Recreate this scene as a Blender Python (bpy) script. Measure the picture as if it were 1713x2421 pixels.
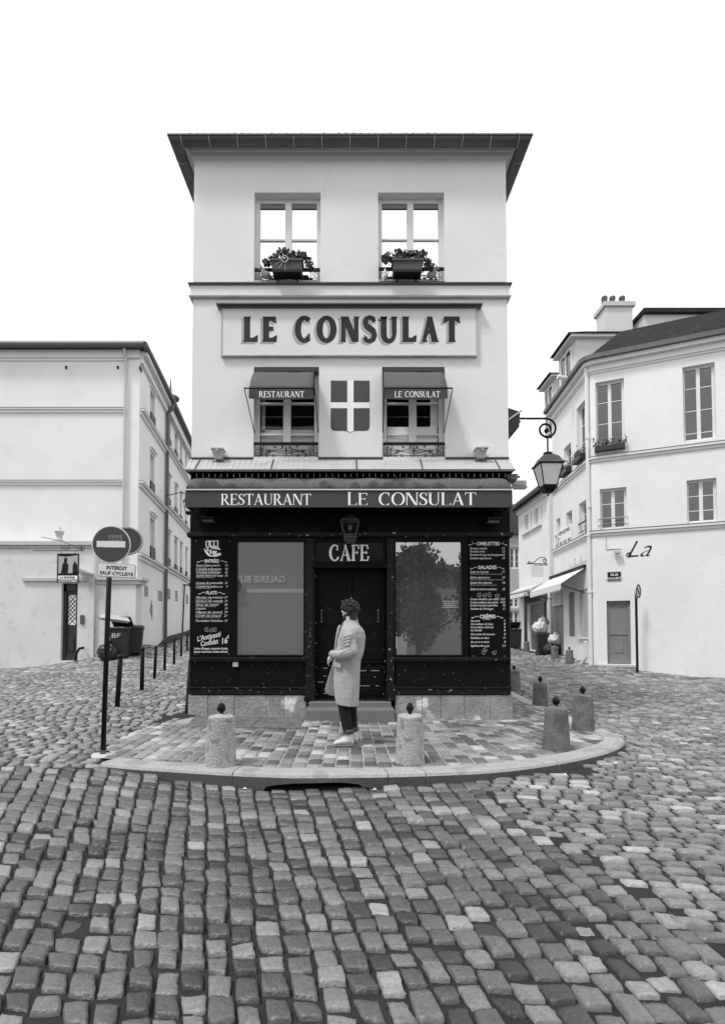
import bpy, bmesh, math, random
import numpy as np
from mathutils import Vector
random.seed(7); rng = np.random.default_rng(7)
R_ = math.radians
scene = bpy.context.scene
for o in list(bpy.data.objects): bpy.data.objects.remove(o)

# ------------------------------------------------------------ camera, sky, sun, exposure
F = 1280.0; TH = 0.034; CH = 1.36; PX0 = 827.0; HZ = 1500.0
PY0 = HZ - F*math.tan(TH)
cam = bpy.data.objects.new('camera', bpy.data.cameras.new('camera'))
scene.collection.objects.link(cam)
cam.location = (0, 0, CH); cam.rotation_euler = (math.pi/2 + TH, 0, 0)
cam.data.sensor_fit = 'HORIZONTAL'; cam.data.sensor_width = 36
cam.data.lens = 36*F/1713; cam.data.clip_end = 600; cam.data.clip_start = .05
cam.data.shift_x = (856.5-PX0)/1713; cam.data.shift_y = (PY0-1210.5)/1713
scene.camera = cam
SUN_EL, SUN_AZ = R_(58), R_(232)          # azimuth clockwise from +Y
w = bpy.data.worlds.new('World'); scene.world = w; w.use_nodes = True
nt = w.node_tree; nt.nodes.clear()
sky = nt.nodes.new('ShaderNodeTexSky'); sky.sky_type = 'NISHITA'; sky.sun_disc = False
sky.sun_elevation = SUN_EL; sky.sun_rotation = SUN_AZ
sky.air_density = 1.5; sky.dust_density = 6; sky.ozone_density = 1
bw = nt.nodes.new('ShaderNodeRGBToBW'); bg = nt.nodes.new('ShaderNodeBackground'); wo = nt.nodes.new('ShaderNodeOutputWorld')
nt.links.new(sky.outputs[0], bw.inputs[0]); cloud = nt.nodes.new('ShaderNodeMath'); cloud.operation = 'ADD'; cloud.inputs[1].default_value = 3.6   # even cloud deck over the clear sky
cl_ = nt.nodes.new('ShaderNodeMath'); cl_.operation = 'MINIMUM'; cl_.inputs[1].default_value = 1.6; nt.links.new(bw.outputs[0], cl_.inputs[0]); nt.links.new(cl_.outputs[0], cloud.inputs[0]); nt.links.new(cloud.outputs[0], bg.inputs[0]); nt.links.new(bg.outputs[0], wo.inputs[0])
bg.inputs[1].default_value = 0.15
sl = bpy.data.lights.new('sun', 'SUN'); sl.energy = 1.5; sl.angle = R_(10); sl.color = (1, 1, 1)
so = bpy.data.objects.new('sun', sl); scene.collection.objects.link(so)
sd = Vector((math.sin(SUN_AZ)*math.cos(SUN_EL), math.cos(SUN_AZ)*math.cos(SUN_EL), math.sin(SUN_EL)))
so.rotation_euler = sd.to_track_quat('Z', 'Y').to_euler()
vs = scene.view_settings; vs.view_transform = 'Standard'; vs.look = 'None'; vs.gamma = 1; vs.exposure = 0.60

# ------------------------------------------------------------ photograph geometry -> world
S = 1713/1624
def ray(px, py):
    u = (px-PX0)/F; v = (PY0-py)/F
    return (u, math.cos(TH)-v*math.sin(TH), math.sin(TH)+v*math.cos(TH))
def at(px, py, Y):
    d = ray(px, py); t = Y/d[1]; return Vector((d[0]*t, Y, CH+d[2]*t))
def gnd(px, py, z=0.0):
    d = ray(px, py); t = (z-CH)/d[2]; return Vector((d[0]*t, d[1]*t, z))
class Frame:
    """vertical plane: u along U, w outwards"""
    def __init__(s, x, y, ux, uy):
        l = math.hypot(ux, uy); s.o = (x, y); s.u = (ux/l, uy/l); s.n = (uy/l, -ux/l)
    def __call__(s, u, z, w=0.0):
        return (s.o[0]+s.u[0]*u+s.n[0]*w, s.o[1]+s.u[1]*u+s.n[1]*w, z)
    def hit(s, px, py):
        d = ray(px, py); k = (s.o[0]*s.n[0]+s.o[1]*s.n[1])/(d[0]*s.n[0]+d[1]*s.n[1])
        return ((d[0]*k-s.o[0])*s.u[0]+(d[1]*k-s.o[1])*s.u[1], CH+d[2]*k)
    def off(s, w):
        return Frame(s.o[0]+s.n[0]*w, s.o[1]+s.n[1]*w, s.u[0], s.u[1])

# ------------------------------------------------------------ materials
MATS = {}
def mat(name, base, rough=.8, vary=.0, scale=3, grain=0.0, gscale=120, bump=0.0, bscale=60, metal=0.0, spec=.3, attr=None, stain=None, emit=0):
    m = bpy.data.materials.new(name); m.use_nodes = True; MATS[name] = m
    n = m.node_tree.nodes; L = m.node_tree.links; b = n['Principled BSDF']
    b.inputs['Roughness'].default_value = rough; b.inputs['Metallic'].default_value = metal
    b.inputs['Specular IOR Level'].default_value = spec
    tc = n.new('ShaderNodeTexCoord')
    val = n.new('ShaderNodeValue'); val.outputs[0].default_value = base; cur = val.outputs[0]
    def mth(op, a, bb):
        q = n.new('ShaderNodeMath'); q.operation = op
        for i, z in enumerate((a, bb)):
            if hasattr(z, 'type') or hasattr(z, 'links'): L.new(z, q.inputs[i])
            else: q.inputs[i].default_value = z
        return q.outputs[0]
    def noise(sc, det=4, co=None):
        q = n.new('ShaderNodeTexNoise'); q.inputs['Scale'].default_value = sc; q.inputs['Detail'].default_value = det
        L.new(co or tc.outputs['Object'], q.inputs['Vector']); return q.outputs[0]
    if attr:
        a = n.new('ShaderNodeAttribute'); a.attribute_name = attr; cur = mth('MULTIPLY', cur, a.outputs['Fac'])
    if vary: cur = mth('MULTIPLY', cur, mth('MULTIPLY_ADD' if 0 else 'ADD', 1-vary, mth('MULTIPLY', noise(scale, 6), 2*vary)))
    if grain: cur = mth('MULTIPLY', cur, mth('ADD', 1-grain, mth('MULTIPLY', noise(gscale, 2), 2*grain)))
    if stain:   # (amount, threshold, scale, tone)
        amt, thr, sc, tone = stain
        ma = n.new('ShaderNodeMapRange'); ma.inputs[1].default_value = thr; ma.inputs[2].default_value = thr+.08
        L.new(noise(sc, 8), ma.inputs[0])
        mx = n.new('ShaderNodeMix'); mx.data_type = 'FLOAT'
        L.new(mth('MULTIPLY', ma.outputs[0], amt), mx.inputs[0]); L.new(cur, mx.inputs[2]); mx.inputs[3].default_value = tone
        cur = mx.outputs[0]
    cc = n.new('ShaderNodeCombineColor'); [L.new(cur, cc.inputs[i]) for i in range(3)]
    L.new(cc.outputs[0], b.inputs['Base Color'])
    if bump:
        bp = n.new('ShaderNodeBump'); bp.inputs['Strength'].default_value = bump; bp.inputs['Distance'].default_value = .02
        L.new(noise(bscale, 6), bp.inputs['Height']); L.new(bp.outputs[0], b.inputs['Normal'])
    return m
def P(name): return MATS[name]
mat('plaster', .80, .9, .10, .9, .16, 45, .25, 40, stain=(.07, .57, 1.7, .5))
mat('plaster_bright', .80, .9, .12, .5, .16, 30, .25, 30, stain=(.10, .56, .9, .5))
mat('plaster_old', .70, .95, .15, .8, .16, 40, .25, 30, stain=(.25, .55, 2.3, .42))
mat('plaster_grey', .62, .9, .08, 1, .1, 60, .2, 40)
mat('trim_white', .74, .6, .06, 4, .06, 120, .05, 80)
mat('trim_grey', .52, .6, .08, 4, .06, 120)
mat('cornice_grey', .50, .85, .10, 2, .1, 90, .15, 50, stain=(.3, .55, 3, .3))
mat('zinc', .12, .5, .30, 3, .12, 80, .06, 30, metal=.25, spec=.4, stain=(.4, .56, 5, .10))
mat('zinc_pale', .46, .6, .15, 3, .14, 60, .1, 30, stain=(.4, .56, 6, .25))
mat('slate', .035, .85, .4, 4, .5, 14, .9, 20, spec=.08)
mat('roof_tile', .07, .8, .3, 6, .3, 60, .4, 40)
mat('black_paint', .006, .55, .3, 5, .2, 160, .04, 50, spec=.10, stain=(1, .745, 9, .35))
mat('black_panel', .005, .6, .2, 5, .3, 160, .02, 50, spec=.10)
mat('black_worn', .010, .5, .3, 5, .3, 120, .05, 50, spec=.2, stain=(1, .66, 16, .5))
mat('iron', .006, .5, .2, 10, .2, 100, .02, 60, spec=.25)
mat('awning_dark', .070, .9, .12, 3, .22, 150, .08, 200)
mat('lantern_metal', .05, .5, .3, 20, .2, 100)
mat('awning_top', .13, .85, .5, 2.2, .4, 40, .3, 30, stain=(.85, .50, 2.2, .05))
mat('awning_win', .115, .9, .15, 3, .2, 150, .08, 200)
mat('letter_white', .95, .6)
mat('letter_dark', .02, .6, .15, 20, .2, 120)
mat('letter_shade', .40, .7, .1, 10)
mat('shield_grey', .085, .8, .12, 10, .2, 150)
mat('chalk', .80, .8)
mat('chalk_dim', .42, .8)
mat('stone', .30, .95, .5, 3.5, .5, 40, 1.0, 22, stain=(.9, .58, 2.6, .80))
mat('step_stone', .17, .85, .15, 5, .22, 90, .4, 40)
mat('granite', .42, .9, .35, 7, .55, 45, .9, 60, stain=(.6, .56, 7, .12))
mat('granite_dark', .17, .9, .35, 7, .6, 45, .9, 60, stain=(.5, .52, 5.0, .08))
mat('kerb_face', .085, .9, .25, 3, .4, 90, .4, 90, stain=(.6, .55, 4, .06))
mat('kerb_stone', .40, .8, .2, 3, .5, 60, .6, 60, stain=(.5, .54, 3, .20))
mat('cobble', 1.0, .38, .30, 16, .40, 60, .40, 40, spec=.5, attr='tone')
mat('paving', 1.0, .6, .28, 14, .40, 60, .5, 45, spec=.4, attr='tone')
mat('joint_dark', .030, .95, .3, 6, .4, 60, .8, 60)
mat('joint_pale', .34, .95, .3, 4, .3, 60, .6, 60)
mat('glass_sky', .93, .03, metal=1)
mat('glass_shop', .42, .0, metal=.86, grain=.06, gscale=200)
mat('glass_transom', .045, .0, metal=1)
mat('glass_dim', .14, .08, .2, 2, metal=1)
mat('room_dark', .010, .9)
mat('curtain', .45, .9, .1, 6, .1, 90, .1, 30)
mat('curtain_white', .80, .9)
mat('shutter_grey', .22, .7, .1, 5, .1, 80)
mat('shutter_light', .42, .7, .1, 5, .1, 80)
mat('door_grey', .30, .7, .08, 4, .16, 90)
mat('sign_face', .075, .45, .1, 8, .15, 150, spec=.4)
mat('sign_grey', .20, .6, .1, 8, .15, 150)
mat('enamel', .85, .4)
mat('plastic_dark', .030, .45, .2, 5, .2, 80, spec=.4)
mat('bag_black', .02, .28, .2, 5, bump=.9, bscale=14, spec=.5)
mat('bag_white', .70, .4, .2, 5, bump=.8, bscale=14)
mat('cardboard', .45, .9, .15, 5)
mat('coat', .40, .98, .12, 9, .42, 170, .35, 140)
mat('coat_fold_shade', .13, .9, .1, 9, .3, 150)
mat('trousers', .012, .9, .3, 8, .3, 90, .2, 60)
mat('denim_cuff', .09, .9, .2, 8, .3, 90)
mat('shoe', .62, .8, .12, 10, .1, 90, .2, 60)
mat('sole', .25, .8)
mat('skin', .52, .6)
mat('hair', .04, .55, .5, 30, .4, 90, .8, 60, spec=.4)
mat('leaf', .085, .6, .5, 12, .3, 40)
mat('leaf_pale', .20, .6, .4, 12, .3, 40)
mat('petal', .10, .7, .5, 20)
mat('terracotta', .10, .8, .2, 5, .3, 60, .3, 40)
mat('figurine', .26, .7, .5, 22, .2, 80, .2, 60)
mat('bark', .06, .9, .3, 6, bump=.5)
mat('lamp_glass', .82, .2, spec=.6)
mat('wall_far', .42, .9, .1, 1, .1, 40)
mat('brick_far', .45, .9, .15, 4, .3, 30, .5, 20)
m = bpy.data.materials.new('clear_glass'); m.use_nodes = True; MATS['clear_glass'] = m
n_ = m.node_tree.nodes; l_ = m.node_tree.links; n_.clear()
a_ = n_.new('ShaderNodeBsdfTransparent'); b_ = n_.new('ShaderNodeBsdfGlossy'); c_ = n_.new('ShaderNodeMixShader'); d_ = n_.new('ShaderNodeOutputMaterial')
b_.inputs['Roughness'].default_value = .03; c_.inputs[0].default_value = .025
l_.new(a_.outputs[0], c_.inputs[1]); l_.new(b_.outputs[0], c_.inputs[2]); l_.new(c_.outputs[0], d_.inputs[0])

# ------------------------------------------------------------ mesh builder
class M:
    def __init__(s): s.v = []; s.f = []; s.m = []; s.sm = []; s.mi = 0; s.smooth = False
    def add(s, vs, fs):
        k = len(s.v); s.v += [tuple(v) for v in vs]
        for f in fs: s.f.append(tuple(i+k for i in f)); s.m.append(s.mi); s.sm.append(s.smooth)
        return s
    def box(s, x0, x1, y0, y1, z0, z1):
        return s.add([(x, y, z) for z in (z0, z1) for y in (y0, y1) for x in (x0, x1)],
                     [(0, 2, 3, 1), (4, 5, 7, 6), (0, 1, 5, 4), (2, 6, 7, 3), (0, 4, 6, 2), (1, 3, 7, 5)])
    def fbox(s, fr, u0, u1, z0, z1, w0, w1):      # box in a frame, w1 outermost
        p = [fr(u, z, w) for z in (z0, z1) for w in (w0, w1) for u in (u0, u1)]
        return s.add(p, [(0, 1, 3, 2), (4, 6, 7, 5), (0, 4, 5, 1), (2, 3, 7, 6), (0, 2, 6, 4), (1, 5, 7, 3)])
    def prism(s, poly, fn, w0, w1):               # poly of (u,z); fn(u,z,w)
        n = len(poly); a = [fn(u, z, w1) for u, z in poly]; b = [fn(u, z, w0) for u, z in poly]
        return s.add(a+b, [tuple(range(n)), tuple(range(2*n-1, n-1, -1))]+[(i, n+i, n+(i+1) % n, (i+1) % n) for i in range(n)])
    def tube(s, pts, r, n=8, caps=True):
        pts = [Vector(p) for p in pts]; rs = r if hasattr(r, '__len__') else [r]*len(pts); vs = []; up = None
        for i, p in enumerate(pts):
            t = (pts[min(i+1, len(pts)-1)]-pts[max(i-1, 0)]).normalized()
            if up is None: up = Vector((0, 0, 1)) if abs(t.z) < .9 else Vector((1, 0, 0))
            a = t.cross(up).normalized(); b = a.cross(t).normalized(); up = b
            vs += [p+(a*math.cos(q)+b*math.sin(q))*rs[i] for q in [2*math.pi*k/n for k in range(n)]]
        fs = [(i*n+k, i*n+(k+1) % n, (i+1)*n+(k+1) % n, (i+1)*n+k) for i in range(len(pts)-1) for k in range(n)]
        if caps: fs += [tuple(range(n-1, -1, -1)), tuple((len(pts)-1)*n+k for k in range(n))]
        return s.add(vs, fs)
    def loft(s, rings):
        n = len(rings[0]); vs = [p for r in rings for p in r]
        fs = [(i*n+k, i*n+(k+1) % n, (i+1)*n+(k+1) % n, (i+1)*n+k) for i in range(len(rings)-1) for k in range(n)]
        fs += [tuple(range(n-1, -1, -1)), tuple((len(rings)-1)*n+k for k in range(n))]
        return s.add(vs, fs)
    def lathe(s, prof, c, n=20, rot=0.0, sy=1):
        return s.loft([[(c[0]+r*math.cos(rot+2*math.pi*k/n), c[1]+sy*r*math.sin(rot+2*math.pi*k/n), c[2]+z) for k in range(n)] for r, z in prof])
    def ball(s, c, r, n=12, m=8):
        rx, ry, rz = r if hasattr(r, '__len__') else (r, r, r)
        return s.loft([[(c[0]+rx*math.sin(a)*math.cos(2*math.pi*k/n), c[1]+ry*math.sin(a)*math.sin(2*math.pi*k/n), c[2]-rz*math.cos(a)) for k in range(n)]
                       for a in [math.pi*(i+.15)/(m+.3) for i in range(m+1)]])
    def mesh(s, name):
        me = bpy.data.meshes.new(name); me.from_pydata(s.v, [], s.f); return me
    def build(s, name, mats, parent=None, bevel=0, label=None, loc=None, smooth_angle=None):
        me = s.mesh(name)
        if not isinstance(mats, (list, tuple)): mats = [mats]
        for q in mats: me.materials.append(P(q))
        me.polygons.foreach_set('material_index', s.m); me.polygons.foreach_set('use_smooth', s.sm)
        bm = bmesh.new(); bm.from_mesh(me); bmesh.ops.recalc_face_normals(bm, faces=bm.faces); bm.to_mesh(me); bm.free()
        o = bpy.data.objects.new(name, me); scene.collection.objects.link(o)
        if parent: o.parent = parent; 
        if parent and loc is None:
            pl = parent; off = Vector((0, 0, 0))
            while pl: off += pl.location; pl = pl.parent
            if off.length > 0: me.transform(__import__('mathutils').Matrix.Translation(-off))
        if loc is not None: o.location = loc
        if bevel:
            b = o.modifiers.new('bevel', 'BEVEL'); b.width = bevel; b.segments = 2; b.limit_method = 'ANGLE'
        if label: o['label'] = label
        return o
def tag(o, label, cat, group=None, kind=None):
    if label: o['label'] = label
    if cat: o['category'] = cat
    if group: o['group'] = group
    if kind: o['kind'] = kind
    return o
def thing(name, label, cat, loc=(0, 0, 0), rz=0, group=None):
    o = bpy.data.objects.new(name, None); o.empty_display_size = .1; scene.collection.objects.link(o)
    o.location = loc; o.rotation_euler = (0, 0, rz); return tag(o, label, cat, group)
def dup(root, loc, label, group=None, rz=None):
    def cp(o, par):
        c = o.copy(); scene.collection.objects.link(c); c.parent = par
        for ch in list(o.children): cp(ch, c)
        return c
    r = cp(root, None); r.location = loc; r['label'] = label
    if rz is not None: r.rotation_euler = (0, 0, rz)
    if group: r['group'] = group
    return r
def remeshed(mb, name, mats, parent, voxel=.01, smooth=2, disp=None, local=True):
    me = mb.mesh(name); o = bpy.data.objects.new('tmp', me); scene.collection.objects.link(o)
    bm = bmesh.new(); bm.from_mesh(me); bmesh.ops.recalc_face_normals(bm, faces=bm.faces); bm.to_mesh(me); bm.free()
    r = o.modifiers.new('r', 'REMESH'); r.mode = 'VOXEL'; r.voxel_size = voxel
    if smooth: q = o.modifiers.new('s', 'SMOOTH'); q.iterations = smooth; q.factor = .5
    for i, (st, sc) in enumerate(disp or []):
        t = bpy.data.textures.new('n', 'CLOUDS'); t.noise_scale = sc
        d = o.modifiers.new('d', 'DISPLACE'); d.texture = t; d.strength = st; d.mid_level = .5
    dg = bpy.context.evaluated_depsgraph_get(); nm = bpy.data.meshes.new_from_object(o.evaluated_get(dg))
    bpy.data.objects.remove(o); nm.name = name; nm.materials.clear()
    for q in ([mats] if isinstance(mats, str) else mats): nm.materials.append(P(q))
    nm.polygons.foreach_set('use_smooth', [True]*len(nm.polygons)); nm.polygons.foreach_set('material_index', [0]*len(nm.polygons))
    ob = bpy.data.objects.new(name, nm); scene.collection.objects.link(ob); ob.parent = parent
    return ob

# ------------------------------------------------------------ writing
_tc = {}
def text2d(s, bold=0.0, shear=0.0):
    key = (s, bold, shear)
    if key not in _tc:
        cu = bpy.data.curves.new('t', 'FONT'); cu.body = s; cu.size = 1; cu.offset = bold; cu.shear = shear; cu.resolution_u = 3
        cu.extrude = .01
        o = bpy.data.objects.new('t', cu); scene.collection.objects.link(o)
        dg = bpy.context.evaluated_depsgraph_get(); me = bpy.data.meshes.new_from_object(o.evaluated_get(dg))
        _tc[key] = ([tuple(v.co) for v in me.vertices], [tuple(p.vertices) for p in me.polygons])
        bpy.data.objects.remove(o)
    return _tc[key]
def put_text(mb, s, fr, u0, z0, h=None, u1=None, w=0, th=.002, bold=0, shear=0, rot=0, align='L', fit=False):
    """baseline z0, cap height h; optional width u1-u0"""
    v, f = text2d(s, bold, shear)
    if not v: return
    xs = [p[0] for p in v]; a, b = min(xs), max(xs); cap = .70
    sc = h/cap; sx = sc if u1 is None else (u1-u0)/(b-a)
    if u1 is not None and not fit: sx = min(sx, sc*1.35)
    x0 = a if align == 'L' else (b if align == 'R' else (a+b)/2)
    if align == 'C' and u1 is not None and not fit: u0 = (u0+u1)/2
    if u1 is not None and align == 'C' and fit: x0 = a
    c, sn = math.cos(rot), math.sin(rot); out = []
    for x, y, z in v:
        X = (x-x0)*sx; Y = y*sc; out.append(fr(u0+X*c-Y*sn, z0+X*sn+Y*c, w+(z+.01)/.02*th))
    mb.add(out, f)
def strip(pts, ws):       # variable width stroke -> polygon quads
    out = []
    n = len(pts); L = []; Rr = []
    for i, (x, y) in enumerate(pts):
        x0, y0 = pts[max(i-1, 0)]; x1, y1 = pts[min(i+1, n-1)]; l = math.hypot(x1-x0, y1-y0) or 1
        nx, ny = -(y1-y0)/l, (x1-x0)/l; h = ws[i]/2
        L.append((x+nx*h, y+ny*h)); Rr.append((x-nx*h, y-ny*h))
    return [[L[i], L[i+1], Rr[i+1], Rr[i]] for i in range(n-1)]
def rect(x0, y0, x1, y1): return [[(x0, y0), (x1, y0), (x1, y1), (x0, y1)]]
def glyph(ch, T=.14, t=.05, s=.06, h=.035, ball=0, tick=.16):
    """roman capital, cap height 1; returns (width, polygons)"""
    g = []
    def foot(xa, xb, y, up=1):
        g.extend([[(xa-s, y), (xb+s, y), (xb+s*.8, y+up*h), (xa-s*.8, y+up*h)]]) if s > 0 else None
        if s > 0: g.append([(xa-s*.4, y+up*h), (xb+s*.4, y+up*h), (xb, y+up*h*2.4), (xa, y+up*h*2.4)])
    def dot(x, y, r): g.append([(x+r*math.cos(a*math.pi/6), y+r*math.sin(a*math.pi/6)) for a in range(12)])
    def arc(cx, cy, rx, ry, a0, a1, wf, n=18):
        A = [a0+(a1-a0)*i/n for i in range(n+1)]
        g.extend(strip([(cx+rx*math.cos(a), cy+ry*math.sin(a)) for a in A], [wf(a) for a in A]))
    ww = lambda a: t+(T*1.05-t)*abs(math.cos(a))**1.3
    if ch in 'LEF':
        W = {'L': .60, 'E': .60, 'F': .56}[ch]; g += rect(s, 0, s+T, 1); foot(s, s+T, 0) ; foot(s, s+T, 1, -1)
        if ch in 'LE':
            g += rect(s+T, 0, W, t); g.append([(W-t*1.1, t), (W, 0), (W+.02, tick+t), (W-.015, tick+t)])
            if ball: dot(W-.01, tick+.02, ball)
        if ch in 'EF':
            g += rect(s+T, 1-t, W-.03, 1); g.append([(W-.03-t*1.1, 1-t), (W-.045, 1-tick-t), (W-.01, 1-tick-t), (W-.03, 1)])
            g += rect(s+T, .52-t/2, W-.14, .52+t/2); g.append([(W-.16, .52-tick*.6), (W-.13, .52-tick*.6), (W-.13, .52+tick*.6), (W-.16, .52+tick*.6)])
            if ball: dot(W-.04, 1-tick, ball); dot(W-.14, .5, ball)
        return W+.03, g
    if ch == 'T':
        W = .70; c = W/2; g += rect(c-T/2, 0, c+T/2, 1); foot(c-T/2, c+T/2, 0); g += rect(0.02, 1-t, W-.02, 1)
        g.append([(0, 1-tick-t), (.03, 1-tick-t), (.02+t*1.1, 1-t), (.02, 1)]); g.append([(W, 1-tick-t), (W-.03, 1-tick-t), (W-.02-t*1.1, 1-t), (W-.02, 1)])
        return W, g
    if ch == 'A':
        W = .80; c = W/2; g.append([(.07, 0), (.07+t*1.15, 0), (c+.02, .98), (c-.03, 1)] if t < .1 else [(.05, 0), (.05+t, 0), (c+t*.3, 1), (c-t*.6, 1)])
        g.append([(W-.07-T*1.05, 0), (W-.06, 0), (c+T*.35, 1), (c-T*.55, 1)]); g += rect(.2, .32, W-.2, .32+t)
        foot(.07, .07+t*1.1, 0); foot(W-.07-T, W-.07, 0); return W, g
    if ch == 'N':
        W = .80; g += rect(s, 0, s+max(t, .05)*1.1, 1); g += rect(W-s-max(t, .05)*1.1, 0, W-s, 1)
        g.append([(s, 1), (s+T*1.25, 1), (W-s, 0), (W-s-T*1.1, 0)]); foot(s, s+t, 0); foot(W-s-t, W-s, 1, -1)
        g += rect(0, 1-h, s+.05, 1); return W, g
    if ch == 'U':
        W = .76; r = (W-2*s-T)/2; cx = s+T/2+r; g += rect(s, .33, s+T, 1); x1 = cx+r; g += rect(x1-t*.6, .33, x1+t*.6, 1)
        arc(cx, .33, r, .30, math.pi, 2*math.pi, lambda a: t+(T-t)*max(0, -math.cos(a))**.8); foot(s, s+T, 1, -1); foot(x1-t*.6, x1+t*.6, 1, -1); return W, g
    if ch == 'O':
        W = .84; arc(W/2, .5, W/2-T/2, .5-t*.3, 0, 2*math.pi, ww, 28); return W, g
    if ch == 'C':
        W = .76; arc(W/2+.03, .5, W/2-T/2+.02, .5-t*.3, R_(48), R_(312), ww, 24)
        ex = W/2+.03+(W/2-T/2+.02)*math.cos(R_(48)); g.append([(ex-.02, .99), (ex+.02, .99), (ex+.03, .70), (ex-.0, .70)])
        if ball: dot(ex-.03, .72, ball); dot(ex+.03, .2, ball)
        elif s == 0 or T > .2: g.append([(ex-.05, .3), (ex+.05, .34), (ex+.05, .05), (ex-.02, .1)])
        return W, g
    if ch == 'R':
        W = .72; g += rect(s, 0, s+T, 1); foot(s, s+T, 0); foot(s, s+T, 1, -1)
        arc(s+T+.10, .74, .20, .26-t/2, R_(-90), R_(90), lambda a: t+(T-t)*max(0, math.cos(a))); g += rect(s+T, 1-t, s+T+.11, 1); g += rect(s+T, .48, s+T+.11, .48+t)
        g.append([(s+T+.05, .5), (s+T+.05+T, .5), (W+.02, 0), (W-.02-T, 0)]); g += rect(W-T, 0, W+.05, h); return W+.03, g
    if ch == 'S':
        W = .54; pts = [(.47, .80), (.40, .93), (.27, .97), (.14, .92), (.09, .78), (.14, .64), (.28, .53), (.42, .42), (.47, .26), (.41, .10), (.27, .025), (.13, .07), (.06, .20)]
        ws = [t, t*1.1, t, (T+t)/2, T*.9, T, T*1.05, T, T*.9, (T+t)/2, t, t*1.1, t]
        g += strip(pts, ws); g.append([(.455, .72), (.49, .72), (.50, .98), (.47, .98)]); g.append([(.04, .30), (.075, .30), (.06, .02), (.03, .02)]); return W, g
    return .4, g
def put_roman(mb, word, fr, u0, u1, z0, z1, w, th, gap=.05, space=.45, **k):
    gl = []; x = 0
    for ch in word:
        if ch == ' ': x += space; continue
        W, g = glyph(ch, **k); gl.append((x, g)); x += W+gap
    tot = x-gap; sx = (u1-u0)/tot; sz = z1-z0; e = 0
    for X, g in gl:
        for pol in g:
            e += 1; mb.prism([(u0+(X+a)*sx, z0+b*sz) for a, b in pol], fr, w, w+th+(e % 7)*.00025)

# ------------------------------------------------------------ walls and windows
def wall(mb, fr, u0, u1, z0, z1, ops, reveal=.2, thick=.3):
    us = sorted({u0, u1} | {o[i] for o in ops for i in (0, 1)}); zs = sorted({z0, z1} | {o[i] for o in ops for i in (2, 3)})
    us = [u for u in us if u0 <= u <= u1]; zs = [z for z in zs if z0 <= z <= z1]
    for a, b in zip(us, us[1:]):
        for c, d in zip(zs, zs[1:]):
            um, zm = (a+b)/2, (c+d)/2
            if any(o[0] < um < o[1] and o[2] < zm < o[3] for o in ops): continue
            mb.add([fr(a, c), fr(b, c), fr(b, d), fr(a, d)], [(0, 1, 2, 3)])
    for a, b, c, d in [o[:4] for o in ops]:
        r = -reveal
        mb.add([fr(a, c), fr(a, d), fr(a, d, r), fr(a, c, r)], [(0, 1, 2, 3)]); mb.add([fr(b, c), fr(b, c, r), fr(b, d, r), fr(b, d)], [(0, 1, 2, 3)])
        mb.add([fr(a, d), fr(b, d), fr(b, d, r), fr(a, d, r)], [(0, 1, 2, 3)]); mb.add([fr(a, c), fr(a, c, r), fr(b, c, r), fr(b, c)], [(0, 1, 2, 3)])
def window(fr, a, b, c, d, rev, parent, glass='glass_dim', frame='trim_white', rows=3, cols=2, fw=.05, split=None, curtain=None, name='window'):
    """casement window in an opening; panes are its sub-parts"""
    w = -rev; f = M(); D = .05
    f.fbox(fr, a, a+fw, c, d, w-D, w+.02); f.fbox(fr, b-fw, b, c, d, w-D, w+.02)
    f.fbox(fr, a+fw, b-fw, c, c+fw*1.3, w-D, w+.02); f.fbox(fr, a+fw, b-fw, d-fw, d, w-D, w+.02)
    cw = (b-a-2*fw)/cols; ps = []
    for i in range(1, cols): f.fbox(fr, a+fw+cw*i-fw*.75, a+fw+cw*i+fw*.75, c+fw*1.3, d-fw, w-D, w+.028)
    zz = split or [c+fw*1.3+(d-c-2.3*fw)*i/rows for i in range(rows+1)]
    for i in range(cols):
        x0 = a+fw+cw*i+(fw*.75 if i else 0); x1 = a+fw+cw*(i+1)-(fw*.75 if i < cols-1 else 0)
        for z in zz[1:-1]: f.fbox(fr, x0, x1, z-.014, z+.014, w-D, w+.008)
        ps.append((x0, x1))
    o = f.build(name, frame, parent)
    g = M()
    for x0, x1 in ps: g.fbox(fr, x0, x1, c+fw*1.3, d-fw, w-.025, w-.018)
    pn = g.build('pane', glass, o)
    if glass == 'clear_glass':
        r = M(); r.fbox(fr, a+.02, b-.02, c+.02, d-.02, w-.52, w-.5); r.fbox(fr, a-.0, a+.02, c, d, w-.5, w-D); r.fbox(fr, b-.02, b, c, d, w-.5, w-D); r.fbox(fr, a, b, d-.02, d, w-.5, w-D)
        r.build('room_interior', 'room_dark', o)
    if curtain:
        q = M()
        for (x0, x1, z0, z1) in curtain: q.fbox(fr, x0, x1, z0, z1, w-.075, w-.07)
        q.build('curtain', 'curtain_white' if curtain and len(curtain) == 3 else 'curtain', o)
    return o
def spiral(cx, cz, r0, r1, a0, turns, n=18):
    return [(cx+(r0+(r1-r0)*i/n)*math.cos(a0+2*math.pi*turns*i/n), cz+(r0+(r1-r0)*i/n)*math.sin(a0+2*math.pi*turns*i/n)) for i in range(n+1)]
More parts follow.
